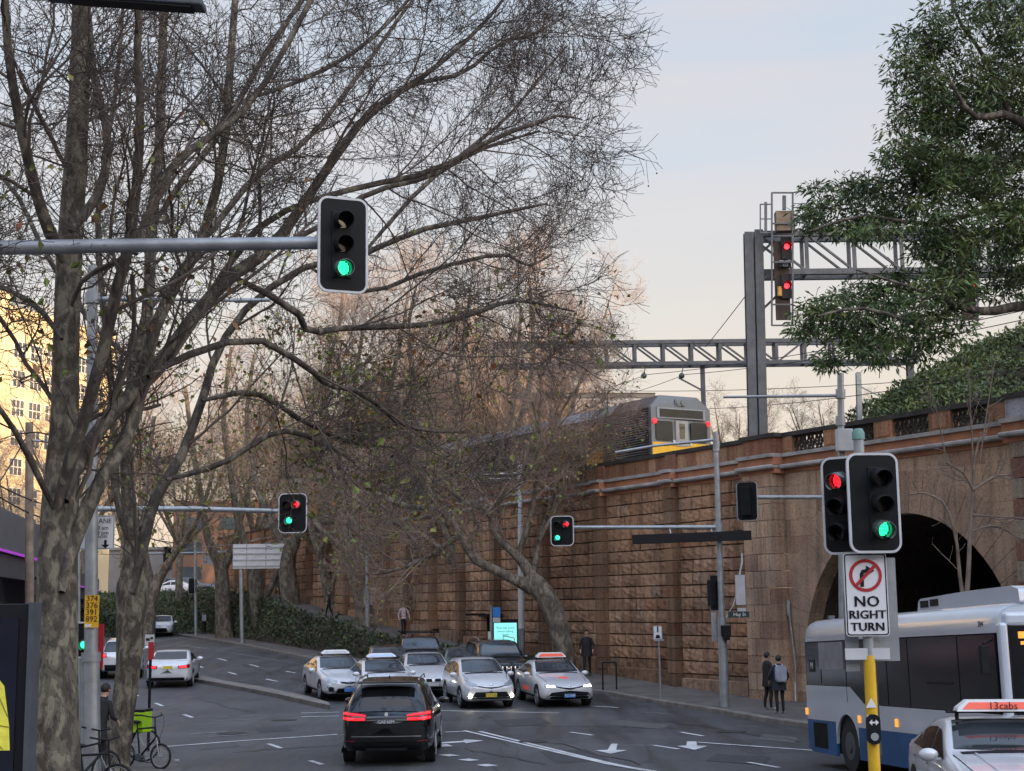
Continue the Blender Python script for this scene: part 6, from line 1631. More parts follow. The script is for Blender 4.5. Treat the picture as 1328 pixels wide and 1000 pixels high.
# big road sign from behind
g1 = G(314, 834, .145); t = empty('road_sign', tuple(g1), 0, 'large grey road sign seen from behind on two tall posts at the left bend', 'road sign'); Y = g1.y
part_tube(t, 'post', [g1, P(313, 735, Y)], .14, steel, 12); g2 = P(376, 842, Y); part_tube(t, 'post', [Vector((g2.x, Y, zr(Y))), P(375, 735, Y)], .14, steel, 12)
a, b = P(303, 706, Y)-g1, P(378, 737, Y)-g1; w_ = b.x-a.x; h_ = a.z-b.z; mb = MB(); mb.box(((a.x+b.x)/2, -.15, (a.z+b.z)/2), (w_, .04, h_)); mb.build('sign_board', offwhite, t)
mb = MB()
for i in range(4): mb.box(((a.x+b.x)/2, -.19, b.z+h_*(i+.4)/4), (w_+.02, .05, .07))
for i in range(3): mb.box((a.x+w_*(i+.7)/3, -.18, (a.z+b.z)/2), (.06, .04, h_+.02))
mb.build('sign_rails', steel, t)
# --- bus shelter with digital poster on the right footpath
Y = 65.0; q = P(640, 872, Y); t = empty('bus_shelter', (q.x, Y, .75), 0, 'dark bus shelter against the wall with a low flat roof, behind the waiting cars', 'bus shelter'); g = Vector(t.location)
t.location.z = g.z = zr(Y)+.35
mb = MB()
def rel(px, py, d=0.0): return P(px, py, Y+d)-g
mb.box((rel(648, 798).x, .9, rel(648, 798).z), (1.9, 1.8, .12)); mb.build('roof', lblack, t)
for px in (632, 674): mb = MB(); mb.box((rel(px, 800).x, 1.2, rel(px, 798).z/2), (.09, .09, rel(px, 798).z)); mb.build('post', lblack, t)
mb = MB(); mb.box((rel(650, 800).x, 1.7, rel(650, 812).z/2+.2), (1.5, .02, rel(650, 800).z-.5)); mb.build('glass_panel', mat('shelter_glass', (.03, .035, .04), .1, 0, .2), t)
mb = MB(); mb.box((rel(617, 797).x, .3, rel(617, 797).z), (.9, .5, .1)); mb.build('canopy_edge', black, t)
t = empty('digital_poster', (0, 0, 0), 0, 'bright cyan digital poster with a watermelon slice picture at the bus stop', 'poster'); Y = 60.5; q = P(656, 870, Y); t.location = (q.x, Y, zr(Y)+.145); g = Vector(t.location)
a, b = P(641, 808, Y)-g, P(671, 858, Y)-g; w_ = b.x-a.x; zc = (a.z+b.z)/2; h_ = a.z-b.z
mb = MB(); mb.box((0, .08, zc), (w_+.12, .14, h_+.3)); mb.build('frame', lblack, t, bevel=.01)
scr = mat('screen_cyan', (.2, .7, .7), .3, 0, .05, emit=(.30, .90, .84), estr=.30, coat=.5)
mb = MB(); mb.box((0, 0, zc), (w_, .012, h_)); sc = mb.build('screen', scr, t)
for i, tx in enumerate(('That was some', 'sweet-talking', 'shade')): text_mesh('poster_lettering', tx, .125, mat('poster_ink', (.01, .12, .15), .5), sc, (0, -.008, zc+h_*.37-.14*i), (R(90), 0, 0), ext=.001)
red_p = mat('poster_red', (.8, .1, .03), .5, emit=(1, .13, .03), estr=.28); mb = MB()
mb.prism([(-.42, -.62), (-.30, -.50), (-.22, -.58), (-.10, -.44), (.02, -.50), (.12, -.30), (.22, -.40), (.36, -.06), (.42, -.42), (.1, -.62)], lambda x, z: (x, -.012, zc+z), lambda x, z: (x, -.007, zc+z)); mb.build('melon_slice', red_p, sc)
mb = MB(); mb.prism([(.42, -.42), (.46, -.46), (.12, -.72), (-.1, -.66), (.1, -.62)], lambda x, z: (x, -.013, zc+z), lambda x, z: (x, -.009, zc+z)); mb.build('melon_rind', mat('poster_yellow', (.8, .7, .1), .5, emit=(1, .8, .2), estr=.25), sc)
t = empty('bus_stop_sign', (0, 0, 0), 0, 'blue and white bus stop sign on a post just left of the cyan poster', 'bus stop sign'); Y = 60; q = P(637, 872, Y); t.location = (q.x, Y, zr(Y)+.145); g = Vector(t.location)
part_tube(t, 'post', [g, P(637, 785, Y)], .05, steel, 8); mb = MB(); mb.box(P(644, 794, Y-.05)-g, (.30, .03, .40)); mb.build('blue_plate', mat('sign_blue', (.02, .13, .42), .5, emit=(.02, .15, .5), estr=.08), t)
mb = MB(); mb.box(P(644, 804, Y-.06)-g, (.30, .03, .2)); mb.build('white_plate', offwhite, t); mb = MB(); mb.box(P(634.5, 825, Y-.06)-g, (.12, .03, .38)); mb.build('white_plate', offwhite, t)
# handrail by the Camry
mb = MB(); gg = G(775, 895, .145)
for k in range(2):
    mb.tube([(k*.5, 0, 0), (k*.5, 0, 1.0)], .03, 8)
mb.tube([(0, 0, 1.0), (.5, 0, 1.0)], .03, 8)
o = mb.build('bike_hoop', lblack); o.location = gg+Vector((.2, 0, 0)); tagp(o, 'dark metal hoop rail on the footpath right of the front right taxi', 'railing')
# dark luminaire at the top left
t = empty('overhead_lamp', (0, 0, 0), 0, 'dark flat lamp head poking in at the top left corner', 'street lamp'); Y = 15; q = P(-200, 1000, Y); t.location = (q.x, Y, zr(Y)+PAVZ); g = Vector(t.location)
part_tube(t, 'pole', [g, P(-205, -60, Y)], [.12, .08], steel, 14); part_tube(t, 'arm', [P(-205, -50, Y), P(60, -9, Y)], [.05, .04], steel, 10)
mb = MB(); mb.bar(P(60, -6, Y)-g, P(265, 8, Y)-g, .26, .075); mb.build('lamp_head', steel_dk, t, bevel=.02); mb = MB(); mb.bar(P(90, 0, Y)-g, P(250, 12, Y)-g, .2, .03); mb.build('lamp_glass', lblack, t)

# ================================================================== RAILWAY
def truss(root, g, x0, x1, zt_, zb_, Y, depth, pitch_, m, w=.16, chord=.22):
    """box truss along X with two faces"""
    n = max(2, round((x1-x0)/pitch_)); 
    for zz in (zt_, zb_):
        for dy in (0, depth):
            mb = MB(); mb.bar(Vector((x0, Y+dy, zz))-g, Vector((x1, Y+dy, zz))-g, chord, chord); mb.build('chord', m, root)
    mb = MB()
    for i in range(n+1):
        x = x0+(x1-x0)*i/n
        for dy in (0, depth): mb.bar(Vector((x, Y+dy, zb_))-g, Vector((x, Y+dy, zt_))-g, w*.9, w*.7)
        mb.bar(Vector((x, Y, zb_))-g, Vector((x, Y+depth, zb_))-g, w*.6)
        mb.bar(Vector((x, Y, zt_))-g, Vector((x, Y+depth, zt_))-g, w*.6)
        if i < n:
            xn = x0+(x1-x0)*(i+1)/n
            for dy in (0, depth):
                a, b = (zt_, zb_) if i < n*.62 else (zb_, zt_)
                mb.bar(Vector((x, Y+dy, a))-g, Vector((xn, Y+dy, b))-g, w*.7, w*.5)
    mb.build('lattice', m, root)
Y = 75.0
t = empty('catenary_gantry', (P(1185, 600, Y).x, Y, 7.4), 0, 'long grey lattice gantry spanning the tracks above the train', 'gantry'); g = Vector(t.location)
zt_ = P(900, 443, Y).z; zb_ = P(900, 471, Y).z; truss(t, g, P(640, 440, Y).x, P(1190, 440, Y).x, zt_, zb_, Y, .9, 1.55, steel_dk, .17, .2)
for px in (913, 1184):
    mb = MB(); x = P(px, 500, Y).x; top_ = zt_ if px > 1000 or px < 700 else zb_
    mb.ibeam(Vector((x, Y+.4, 7.4))-g, Vector((x, Y+.4, top_))-g, .34 if px > 1000 else .22); mb.build('column', steel_dk, t)
for px, dz in ((838, 12), (887, 13)):
    mb = MB(); a = P(px, 472, Y); b = P(px-3, 485, Y); mb.bar(a-g, b-g, .05); mb.ball(b+Vector((0, 0, -.1))-g, .16, 10); mb.build('insulator_drop', steel_dk, t)
mb = MB(); mb.bar(P(880, 490, Y)-g, P(912, 507, Y)-g, .08); mb.build('registration_arm', steel_dk, t)
Y = 96.0
t = empty('catenary_gantry', (P(743, 600, Y).x, Y, 7.4), 0, 'lower farther gantry beam seen just above the train roof', 'gantry'); g = Vector(t.location)
mb = MB(); mb.ibeam(P(660, 513, Y)-g, P(850, 513, Y)-g, .32, up=(0, 0, 1)); mb.build('beam', steel_dk, t)
mb = MB(); x = P(743, 500, Y); mb.bar(x-g+Vector((0, 0, .0)), P(743, 474, Y)-g, .2); mb.bar(Vector((x.x, Y, 7.4))-g, x-g, .25); mb.bar(P(700, 560, Y)-g, P(790, 516, Y)-g, .12); mb.build('column', steel_dk, t)
# signal gantry with twin columns
Y = 60.0
t = empty('signal_gantry', (P(985, 570, Y).x, Y, 7.4), 0, 'tall twin column steel gantry carrying railway signals, right of the train', 'gantry'); g = Vector(t.location)
for px0, px1, yt in ((968, 976, 302), (981, 989, 299)):
    mb = MB(); a = P(px1, 590, Y); a.z = 7.4; mb.ibeam(a-g, P(px0+2, yt, Y)-g, .36, .05); mb.build('column', steel_dk, t)
zt_ = P(1100, 300, Y).z; zb_ = P(1100, 350, Y).z; truss(t, g, P(985, 300, Y).x, P(1480, 300, Y).x, zt_, zb_, Y+.3, 1.0, 2.0, steel_dk, .17, .24)
mb = MB()
for a, b in (((985, 405), (1006, 385)), ((985, 330), (1004, 312)), ((985, 365), (1004, 352))): mb.bar(P(*a, Y)-g, P(*b, Y)-g, .10)
mb.build('brace', steel_dk, t)
for k, (px, nm) in enumerate(((1015, 'SY·307'), (1255, 'SY·30'))):
    s = empty('railway_signal', tuple(P(px, 336, Y-1.0)), 0, ('railway signal cage with two red lamps and a pale box on top' if k == 0 else 'railway signal cage with a red lamp half hidden in the evergreen branches'), 'railway signal'); sg_ = Vector(s.location)
    q = lambda a, b, d=0.0: P(px+a, b, Y-1.0+d)-sg_
    f = MB()
    for a in (-14, 13):
        f.bar(q(a, 250 if k == 0 else 300), q(a, 422), .07); f.bar(q(a, 250 if k == 0 else 300, .9), q(a, 422, .9), .07)
    for b in ((250, 290, 306, 340, 395, 422) if k == 0 else (300, 340, 395, 422)): f.bar(q(-14, b), q(13, b), .06); f.bar(q(-14, b, .9), q(13, b, .9), .06); f.bar(q(-14, b), q(-14, b, .9), .05); f.bar(q(13, b), q(13, b, .9), .05)
    if k == 0:
        f.bar(q(-29, 265), q(-29, 302), .05); f.bar(q(-29, 265), q(-14, 265), .05); f.bar(q(-29, 302), q(-14, 302), .06); f.bar(q(-29, 284), q(-14, 284), .04); f.bar(q(-22, 262), q(-22, 302), .12, .02)
        f.bar(q(13, 264), q(80, 266), .03); f.bar(q(13, 269), q(80, 271), .03); f.bar(q(2, 254), q(2, 272), .14)
    f.build('cage', steel_dk, s)
    mb = MB(); c_ = q(0, 288, .3); 
    if k == 0: mb.box(c_+Vector((.08, 0, 0)), (.78, .5, .86)); mb.build('equipment_box', rust, s)
    mb = MB(); c_ = q(-1, 364, .45); mb.box(c_, (.62, .1, 3.4)); mb.build('back_screen', mat('dark_screen', (.05, .035, .03), .8, 0, .3, 3), s)
    mb = MB(); c_ = q(3, 342, .2); mb.box(c_, (.5, .12, .30)); n_ = mb.build('name_plate', lblack, s)
    text_mesh('plate_text', nm, .17, offwhite, n_, (c_.x, c_.y-.065, c_.z+.07), (R(90), 0, 0), ext=.001); 
    if k == 0: text_mesh('plate_text', 'CO', .15, offwhite, n_, (c_.x, c_.y-.065, c_.z-.08), (R(90), 0, 0), ext=.001)
    for b in ((320, 371) if k == 0 else (371,)):
        mb = MB(); c_ = q(5, b, .25); mb.box(c_+Vector((0, .05, .0)), (.42, .1, 1.05)); mb.build('lamp_plate', lblack, s)
        mb = MB(); mb.tube([c_+Vector((0, -.02, 0)), c_+Vector((0, -.06, 0))], .12, 16); mb.build('red_aspect', em_redhot, s)
        mb = MB(); K = 10; mb.add([(c_.x+.16*math.sin(R(-110+220*i/K)), c_.y-d2, c_.z+.16*math.cos(R(-110+220*i/K))) for i in range(K+1) for d2 in (.0, .34)], [(2*i, 2*i+1, 2*i+3, 2*i+2) for i in range(K)]); mb.build('hood', lblack, s)
    mb = MB(); mb.tube([q(-4, 372, .2), q(-4, 384, .2)], .10, 8); mb.build('amber_tag', mat('amber_tag', (.55, .30, .08), .6), s)
# steel mast behind
for px, lab in ((1113, 'pale thin catenary mast behind the parapet, right of the tall pole'),):
    t = empty('catenary_mast', (P(px, 560, 66).x, 66, 7.4), 0, lab, 'mast'); g = Vector(t.location); mb = MB(); mb.ibeam((0, 0, 0), P(px, 483, 66)-g, .22); mb.build('mast', steel, t)
    mb = MB(); mb.bar(P(px, 500, 66)-g, P(px+40, 520, 66)-g, .06); mb.build('cantilever', steel, t)
# wires
wires = []
def wire(a, b, label, r=.016, sag=.25, n=10):
    a = Vector(a); b = Vector(b); pts = [a+(b-a)*i/n-Vector((0, 0, sag*4*(i/n)*(1-i/n))) for i in range(n+1)]
    mb = MB(); mb.tube([p-a for p in pts], r, 5, False); o = mb.build('overhead_wire', lblack); o.location = a; tagp(o, label, 'wire', 'overhead wires of the railway'); return o
for a, Ya, b, Yb in (((1340, 400), 45, (838, 486), 75), ((1340, 412), 45, (886, 486), 75), ((838, 486), 75, (700, 520), 96), ((887, 486), 75, (760, 520), 96), ((1340, 452), 43, (1190, 494), 60), ((1190, 494), 60, (740, 505), 90), ((1340, 475), 43, (920, 530), 75)):
    wire(P(*a, Ya), P(*b, Yb), 'thin dark overhead wire strung along the railway')
wire(P(966, 385, 60), P(915, 450, 75), 'thin dark overhead wire strung along the railway', .02, .02)
wire(P(1183, 500, 75), P(1120, 545, 66), 'thin dark overhead wire strung along the railway', .02, .02)

# ---------------------------------------------------------------- train
steel_tr = bpy.data.materials.new('fluted_stainless'); steel_tr.use_nodes = True; tt = steel_tr.node_tree; bb = tt.nodes['Principled BSDF']
tc_ = N(tt, 'ShaderNodeTexCoord'); wv = N(tt, 'ShaderNodeTexWave', bands_direction='Z'); wv.inputs['Scale'].default_value = 3.2; wv.inputs['Distortion'].default_value = 0
tt.links.new(tc_.outputs['Object'], wv.inputs['Vector']); tt.links.new(ramp_nodes(tt, wv.outputs['Fac'], [(.2, (.05, .047, .044)), (.6, (.19, .18, .17))]), bb.inputs['Base Color'])
bb.inputs['Metallic'].default_value = .6; bb.inputs['Roughness'].default_value = .45
bp_ = N(tt, 'ShaderNodeBump'); bp_.inputs['Distance'].default_value = .03; tt.links.new(wv.outputs['Fac'], bp_.inputs['Height']); tt.links.new(bp_.outputs[0], bb.inputs['Normal'])
train_g = mat('train_grey_paint', (.13, .15, .165), .4, .1, .08); train_y = mat('train_yellow_paint', (.75, .42, .02), .5, 0, .08); train_roof = mat('train_roof', (.24, .26, .29), .45, .4, .15); train_br = mat('train_brown_roof', (.085, .06, .055), .6, .1, .2)
cabg = mat('cab_glass', (.012, .016, .017), .25, 0, .4, 2, spec=.25); door_y = mat('train_door_yellow', (.42, .20, .02), .5, 0, .15)
nd = Vector((DW.y, -DW.x))          # away from street (behind wall)
Yt = 58.2; fl = P(842, 560, Yt); RZ = 7.5
fl.z = RZ
cars_n = 2; TW = 3.0
troot = empty('passenger_train', tuple(fl), math.atan2(DW.y, DW.x), 'silver double deck train with a yellow nose on the elevated railway', 'train')
# local: x = back along the track, y = left(-) ... our right (away from street) is -y
zr_ = lambda z: z
def tpoly(z0=1.0): return [(0, z0), (0, 3.35), (-.50, 4.30), (-TW+.50, 4.30), (-TW, 3.35), (-TW, z0)]
for k in range(cars_n):
    x0 = k*20.6; x1 = x0+20.2
    mb = MB(); mb.prism([(0, 1.0), (0, 3.80), (-TW, 3.80), (-TW, 1.0)], lambda a, b: (x0+.02, a, b), lambda a, b: (x1, a, b)); mb.build('car_body', steel_tr, troot)
    mb = MB(); mb.prism([(0.02, 3.802), (-.52, 4.33), (-TW+.52, 4.33), (-TW-.02, 3.802)], lambda a, b: (x0+.04, a, b), lambda a, b: (x0+2.8, a, b)); mb.build('cab_roof', train_br, troot)
    mb = MB(); mb.prism([(0.02, 3.802), (-.40, 4.26), (-TW+.40, 4.26), (-TW-.02, 3.802)], lambda a, b: (x0+2.8, a, b), lambda a, b: (x1-.02, a, b)); mb.build('roof', train_roof, troot)
    for xx in (x0+4.1, x1-4.0):
        mb = MB(); mb.box((xx, .012, 2.5), (1.3, .03, 2.1)); d0 = mb.build('door', door_y, troot); mb = MB()
        for dx in (-.33, .33): mb.box((xx+dx, .03, 2.8), (.38, .012, .9))
        mb.build('door_window', glass, d0)
    for i in range(7):
        for zz in (2.1, 3.3) if 0 < i < 6 else ((2.9,)):
            mb = MB(); mb.box((x0+6.0+i*1.4, .008, zz), (1.0, .03, .52)); mb.build('window', glass, troot)
    mb = MB(); mb.box((x0+10, -TW/2, .75), (19, TW-.5, .5)); mb.build('underframe', black, troot)
    for xx in (x0+3.2, x1-3.2): mb = MB(); mb.box((xx, -TW/2, .45), (2.8, TW-.6, .7)); mb.build('bogie', black, troot)
# cab front (facing -x)
mb = MB(); mb.prism([(0, 1.55), (0, 3.82), (-.55, 4.34), (-TW+.55, 4.34), (-TW, 3.82), (-TW, 1.55)], lambda a, b: (-.16 if b < 3.9 else .0, a, b), lambda a, b: (.3, a, b)); cab = mb.build('cab_front', train_g, troot, bevel=.05)
mb = MB(); mb.prism([(-.02, 1.3), (-.02, 2.36), (-TW+.02, 2.36), (-TW+.02, 1.3)], lambda a, b: (-.19, a, b), lambda a, b: (-.1, a, b)); mb.build('yellow_nose', train_y, troot)
mb = MB(); mb.box((-.1, -TW/2, 1.15), (.12, TW-.1, .5)); mb.build('skirt', train_y, troot, bevel=.04)
for yc in (-.62, -TW+.62): mb = MB(); mb.prism(rrect(.84, .80, .1, 4), lambda a, b: (-.205, yc+a, 2.84+b), lambda a, b: (-.15, yc+a, 2.84+b)); mb.build('cab_window', cabg, troot)
mb = MB(); mb.box((-.19, -TW/2, 2.75), (.06, .62, 1.05)); dr = mb.build('end_door', mat('train_pale', (.30, .30, .29), .5), troot); mb = MB(); mb.box((-.225, -TW/2, 2.86), (.02, .26, .62)); mb.build('door_window', glass, dr)
mb = MB(); mb.box((-.17, -TW/2, 3.58), (.06, 2.46, .44)); hb_ = mb.build('headboard', mat('train_pale2', (.24, .27, .29), .5), troot); mb = MB(); mb.box((-.205, -TW/2, 3.58), (.02, 2.2, .33)); mb.build('destination_glass', cabg, hb_)
mb = MB()
for yc in (-TW/2-.12, -TW/2+.12): mb.tube([(-.17, yc, 4.05), (.0, yc, 4.05)], .09, 12)
mb.box((-.04, -TW/2, 4.05), (.18, .5, .26)); mb.build('headlight_pod', train_g, troot)
for yc in (-.14, -TW+.14): mb = MB(); mb.tube([(-.17, yc, 3.22), (-.23, yc, 3.22)], .10, 14); mb.build('tail_lamp', em_redd, troot)
mb = MB()
for yc in (-TW/2+.42, -TW/2-.42): mb.box((-.22, yc, 2.36), (.05, .10, .2))
mb.build('couplings', offwhite, troot)

# ================================================================== BUILDINGS
yel = mat('yellow_render', (.56, .47, .30), .8, 0, .06, .3, .1)
def put_face(ox, oy, ang): return None
t = empty('hotel', (-53.6, 150, 0), math.atan2(.94, .337), 'tall yellow rendered hotel glowing in low sun behind the big plane tree, left', 'building')
# local x runs along the face away from us, local -y is outwards (towards the street, +X)
mb = MB(); mb.prism([(-25, 0), (0, 0), (0, 36.9), (-25, 36.9)], lambda a, b: (a, 0, b), lambda a, b: (a, 18, b)); mb.build('wall', yel, t)
mb = MB(); mb.prism([(0.02, 0), (19, 0), (19, 35), (0.02, 35)], lambda a, b: (a, .0, b), lambda a, b: (a, 18, b)); mb.build('wall', yel, t)
mb = MB(); mb.box((9.5, 9, 35.3), (19, 18.6, .5)); mb.build('cornice', yel, t)
mb = MB(); mb.box((9, 9, 37), (10, 8, 3)); mb.build('plant_room', mat('grey_panel', (.22, .26, .30), .5, 0, .1), t)
wframe = mat('pale_window_frame', (.6, .56, .50), .5); gl_w = mat('hotel_glass', (.05, .07, .09), .08, 0, .4, .5)
for r_ in range(8):
    z = 31.0-3.15*r_
    for c_ in range(10):
        x = .9+c_*2.75
        if x > 17: continue
        mb = MB(); mb.box((x+1.0, -.03, z), (2.1, .10, 1.95)); wv_ = mb.build('window', wframe, t)
        mb = MB()
        for dx in (-.66, 0, .66): 
            for dz in (-.44, .46): mb.box((x+1.0+dx, -.085, z+dz), (.52, .03, .78))
        mb.build('pane', gl_w, wv_)
    mb = MB()
for tx, z in (('HOTEL', 28.3), ('HOTEL', 26.6)): text_mesh('wall_lettering', tx, 1.5, mat('brown_letters', (.22, .10, .05), .6), t, (-3.6, -.05, z-.4), (R(90), 0, 0), ext=.02)
# distant blocks to close the view
def block(label, px, Y, w_, d_, h_, m, name='office_block', rows=6, cols=6, rz=0.0):
    q = P(px, 780, Y); t = empty(name, (q.x, Y, 0), rz, label, 'building')
    mb = MB(); mb.box((0, d_/2, h_/2), (w_, d_, h_)); mb.build('wall', m, t)
    mb = MB(); mb.box((0, d_/2, h_+.2), (w_+.5, d_+.5, .4)); mb.build('parapet', m, t)
    for r_ in range(rows):
        for c_ in range(cols):
            mb = MB(); mb.box((-w_/2+(c_+.5)*w_/cols, -.03, 3+(r_+.5)*(h_-4)/rows), (w_/cols*.55, .08, (h_-4)/rows*.5)); mb.build('window', gl_w, t)
    return t
block('low brown brick building behind the park trees, left of centre', 420, 190, 40, 14, 17, mat('brown_brick', (.17, .10, .075), .8, 0, .2, .5), rows=4, cols=8)
block('long low grey building closing the street at the far left', 150, 215, 60, 14, 12, mat('grey_render', (.20, .19, .185), .8, 0, .15, .5), rows=3, cols=10)
block('brown apartment building behind the park, seen through the trees', 560, 180, 24, 14, 15, mat('tan_render', (.22, .16, .12), .8, 0, .15, .5), rows=4, cols=5)
# shops at left: long street wall with awnings
a = Vector((-14.5, 30)); b = Vector((-22.2, 67)); c3 = Vector((-34, 118))
shop_m = mat('dark_render', (.055, .055, .06), .7, 0, .2, .6); aw_m = mat('awning_grey', (.10, .10, .11), .6, 0, .15, 1)
def shopfront(label, p0, p1, z0, z1, depth, fz0, fz1, drop, name='shop'):
    d = (p1-p0); L = d.length; t = empty(name, (p0.x, p0.y, 0), math.atan2(d.y, d.x), label, 'shop')
    # local x along street away; +y = left = away from street
    mb = MB(); mb.box((L/2, depth/2+1.6, z1/2), (L-.1, depth, z1)); mb.build('wall', shop_m, t)
    mb = MB(); mb.box((L/2, .9, (fz0+fz1)/2), (L, 2.0, fz1-fz0)); mb.build('awning', aw_m, t, bevel=.04)
    mb = MB(); mb.box((L/2, .1, fz0-drop/2-.12), (L-.1, .12, drop)); mb.build('fascia', shop_m, t)
    mb = MB(); mb.box((L/2, -.12, fz0-.03), (L, .05, .10)); mb.build('light_strip', mat('violet_strip', (.3, .05, .4), .5, emit=(.5, .05, .7), estr=.12), t)
    n = int(L/4)
    for i in range(n):
        mb = MB(); mb.box(((i+.5)*L/n, 1.56, 1.7), (L/n-.5, .1, 2.5)); w1_ = mb.build('shop_window', mat('shop_glass', (.04, .038, .035), .12, 0, .8, .7, emit=(1, .75, .5), estr=.015), t)
        mb = MB(); mb.box(((i+.5)*L/n, 1.49, 2.75), (L/n-1.2, .06, .32)); mb.build('shop_sign', lblack, w1_)
    return t
t = shopfront('dark shop with a grey awning box and violet light strip, near left edge', a, b, 0, 7.2, 14, 5.7, 7.3, .9)
L_ = (b-a).length; text_mesh('shop_lettering', 'ôs', .75, white, t, (L_-3.0, 1.45, 3.1), (R(90), 0, 0), ext=.01)
shopfront('farther shops under a dark flat awning, behind the pole with the number plate', b+(c3-b)*.02, c3, 0, 5.9, 14, 4.9, 5.8, .7)
# advertising panel / bus shelter end at the bottom left
Y = 13.0; q = P(33, 1000, Y); t = empty('advertising_panel', (q.x, Y, zr(Y)+PAVZ), 0, 'black framed advertising panel with a figure in a yellow jacket, bottom left corner', 'advert'); g = Vector(t.location)
x1 = 0.0; x0 = P(-190, 900, Y).x-g.x; zt2 = P(10, 783, Y).z-g.z
mb = MB(); mb.box(((x0+x1)/2, .08, zt2/2), (x1-x0, .14, zt2)); mb.build('frame', lblack, t, bevel=.01)
mb = MB(); mb.box((x1+.012, .06, zt2/2), (.05, .2, zt2+.02)); mb.build('edge_trim', steel_dk, t)
mb = MB(); mb.box(((x0+x1)/2-.04, 0, zt2/2+.02), (x1-x0-.14, .012, zt2-.3)); sc = mb.build('poster', mat('poster_navy', (.008, .011, .022), .25, 0, .3, coat=.6), t)
jx = lambda px, py: ((P(px, py, Y)-g).x, (P(px, py, Y)-g).z)
mb = MB(); pts = [jx(*p) for p in ((-80, 975), (-80, 890), (-40, 878), (0, 882), (6, 890), (9, 915), (12, 940), (13, 973))]; mb.prism(pts, lambda x, z: (x, -.012, z), lambda x, z: (x, -.007, z)); mb.build('yellow_jacket', mat('jacket_yellow', (.62, .58, .07), .5, 0, .25, 9, emit=(.9, .85, .1), estr=.06), sc)
mb = MB()
for p0, p1 in (((-6, 940), (13, 943)), ((0, 905), (11, 930)), ((-20, 900), (0, 925)), ((-10, 955), (4, 972))): a_ = jx(*p0); b_ = jx(*p1); mb.bar((a_[0], -.015, a_[1]), (b_[0], -.015, b_[1]), .004, .010)
mb.build('jacket_folds', mat('jacket_shadow_print', (.25, .24, .03), .6), sc)
# timber-like brown pole at far left and a distant wire
t, g = pole_obj('timber_pole', 'brown timber pole standing in front of the yellow hotel, left', 'pole', 40, 880, 48); part_tube(t, 'pole', [g, P(38, 548, 48)], [.16, .13], rust, 10)
part_tube(t, 'cross_arm', [P(40, 571, 48), P(75, 574, 48)], .04, steel, 6)
for k_, (a_, b_) in enumerate((((0, 630), (60, 655)), ((0, 645), (55, 672)), ((-10, 640), (38, 560)))): o = wire(P(*a_, 44), P(*b_, 50), 'thin dark cable slung above the shop roof near the timber pole', .025, .05); o['group'] = 'cables above the shop roof'
# unseen block added behind the camera to keep low sun off the street
t = empty('city_block', (0, -75, 0), 0, 'long brick city block across the street behind the viewer', 'building')
mb = MB(); mb.box((-30, 0, 17), (330, 24, 36)); mb.build('wall', mat('city_brick', (.20, .15, .125), .8, 0, .2, .5), t)
for r_ in range(3):
    for c_ in range(16): mb = MB(); mb.box((-60+c_*9, 12.03, 4+r_*6), (4.5, .08, 3)); mb.build('window', gl_w, t)
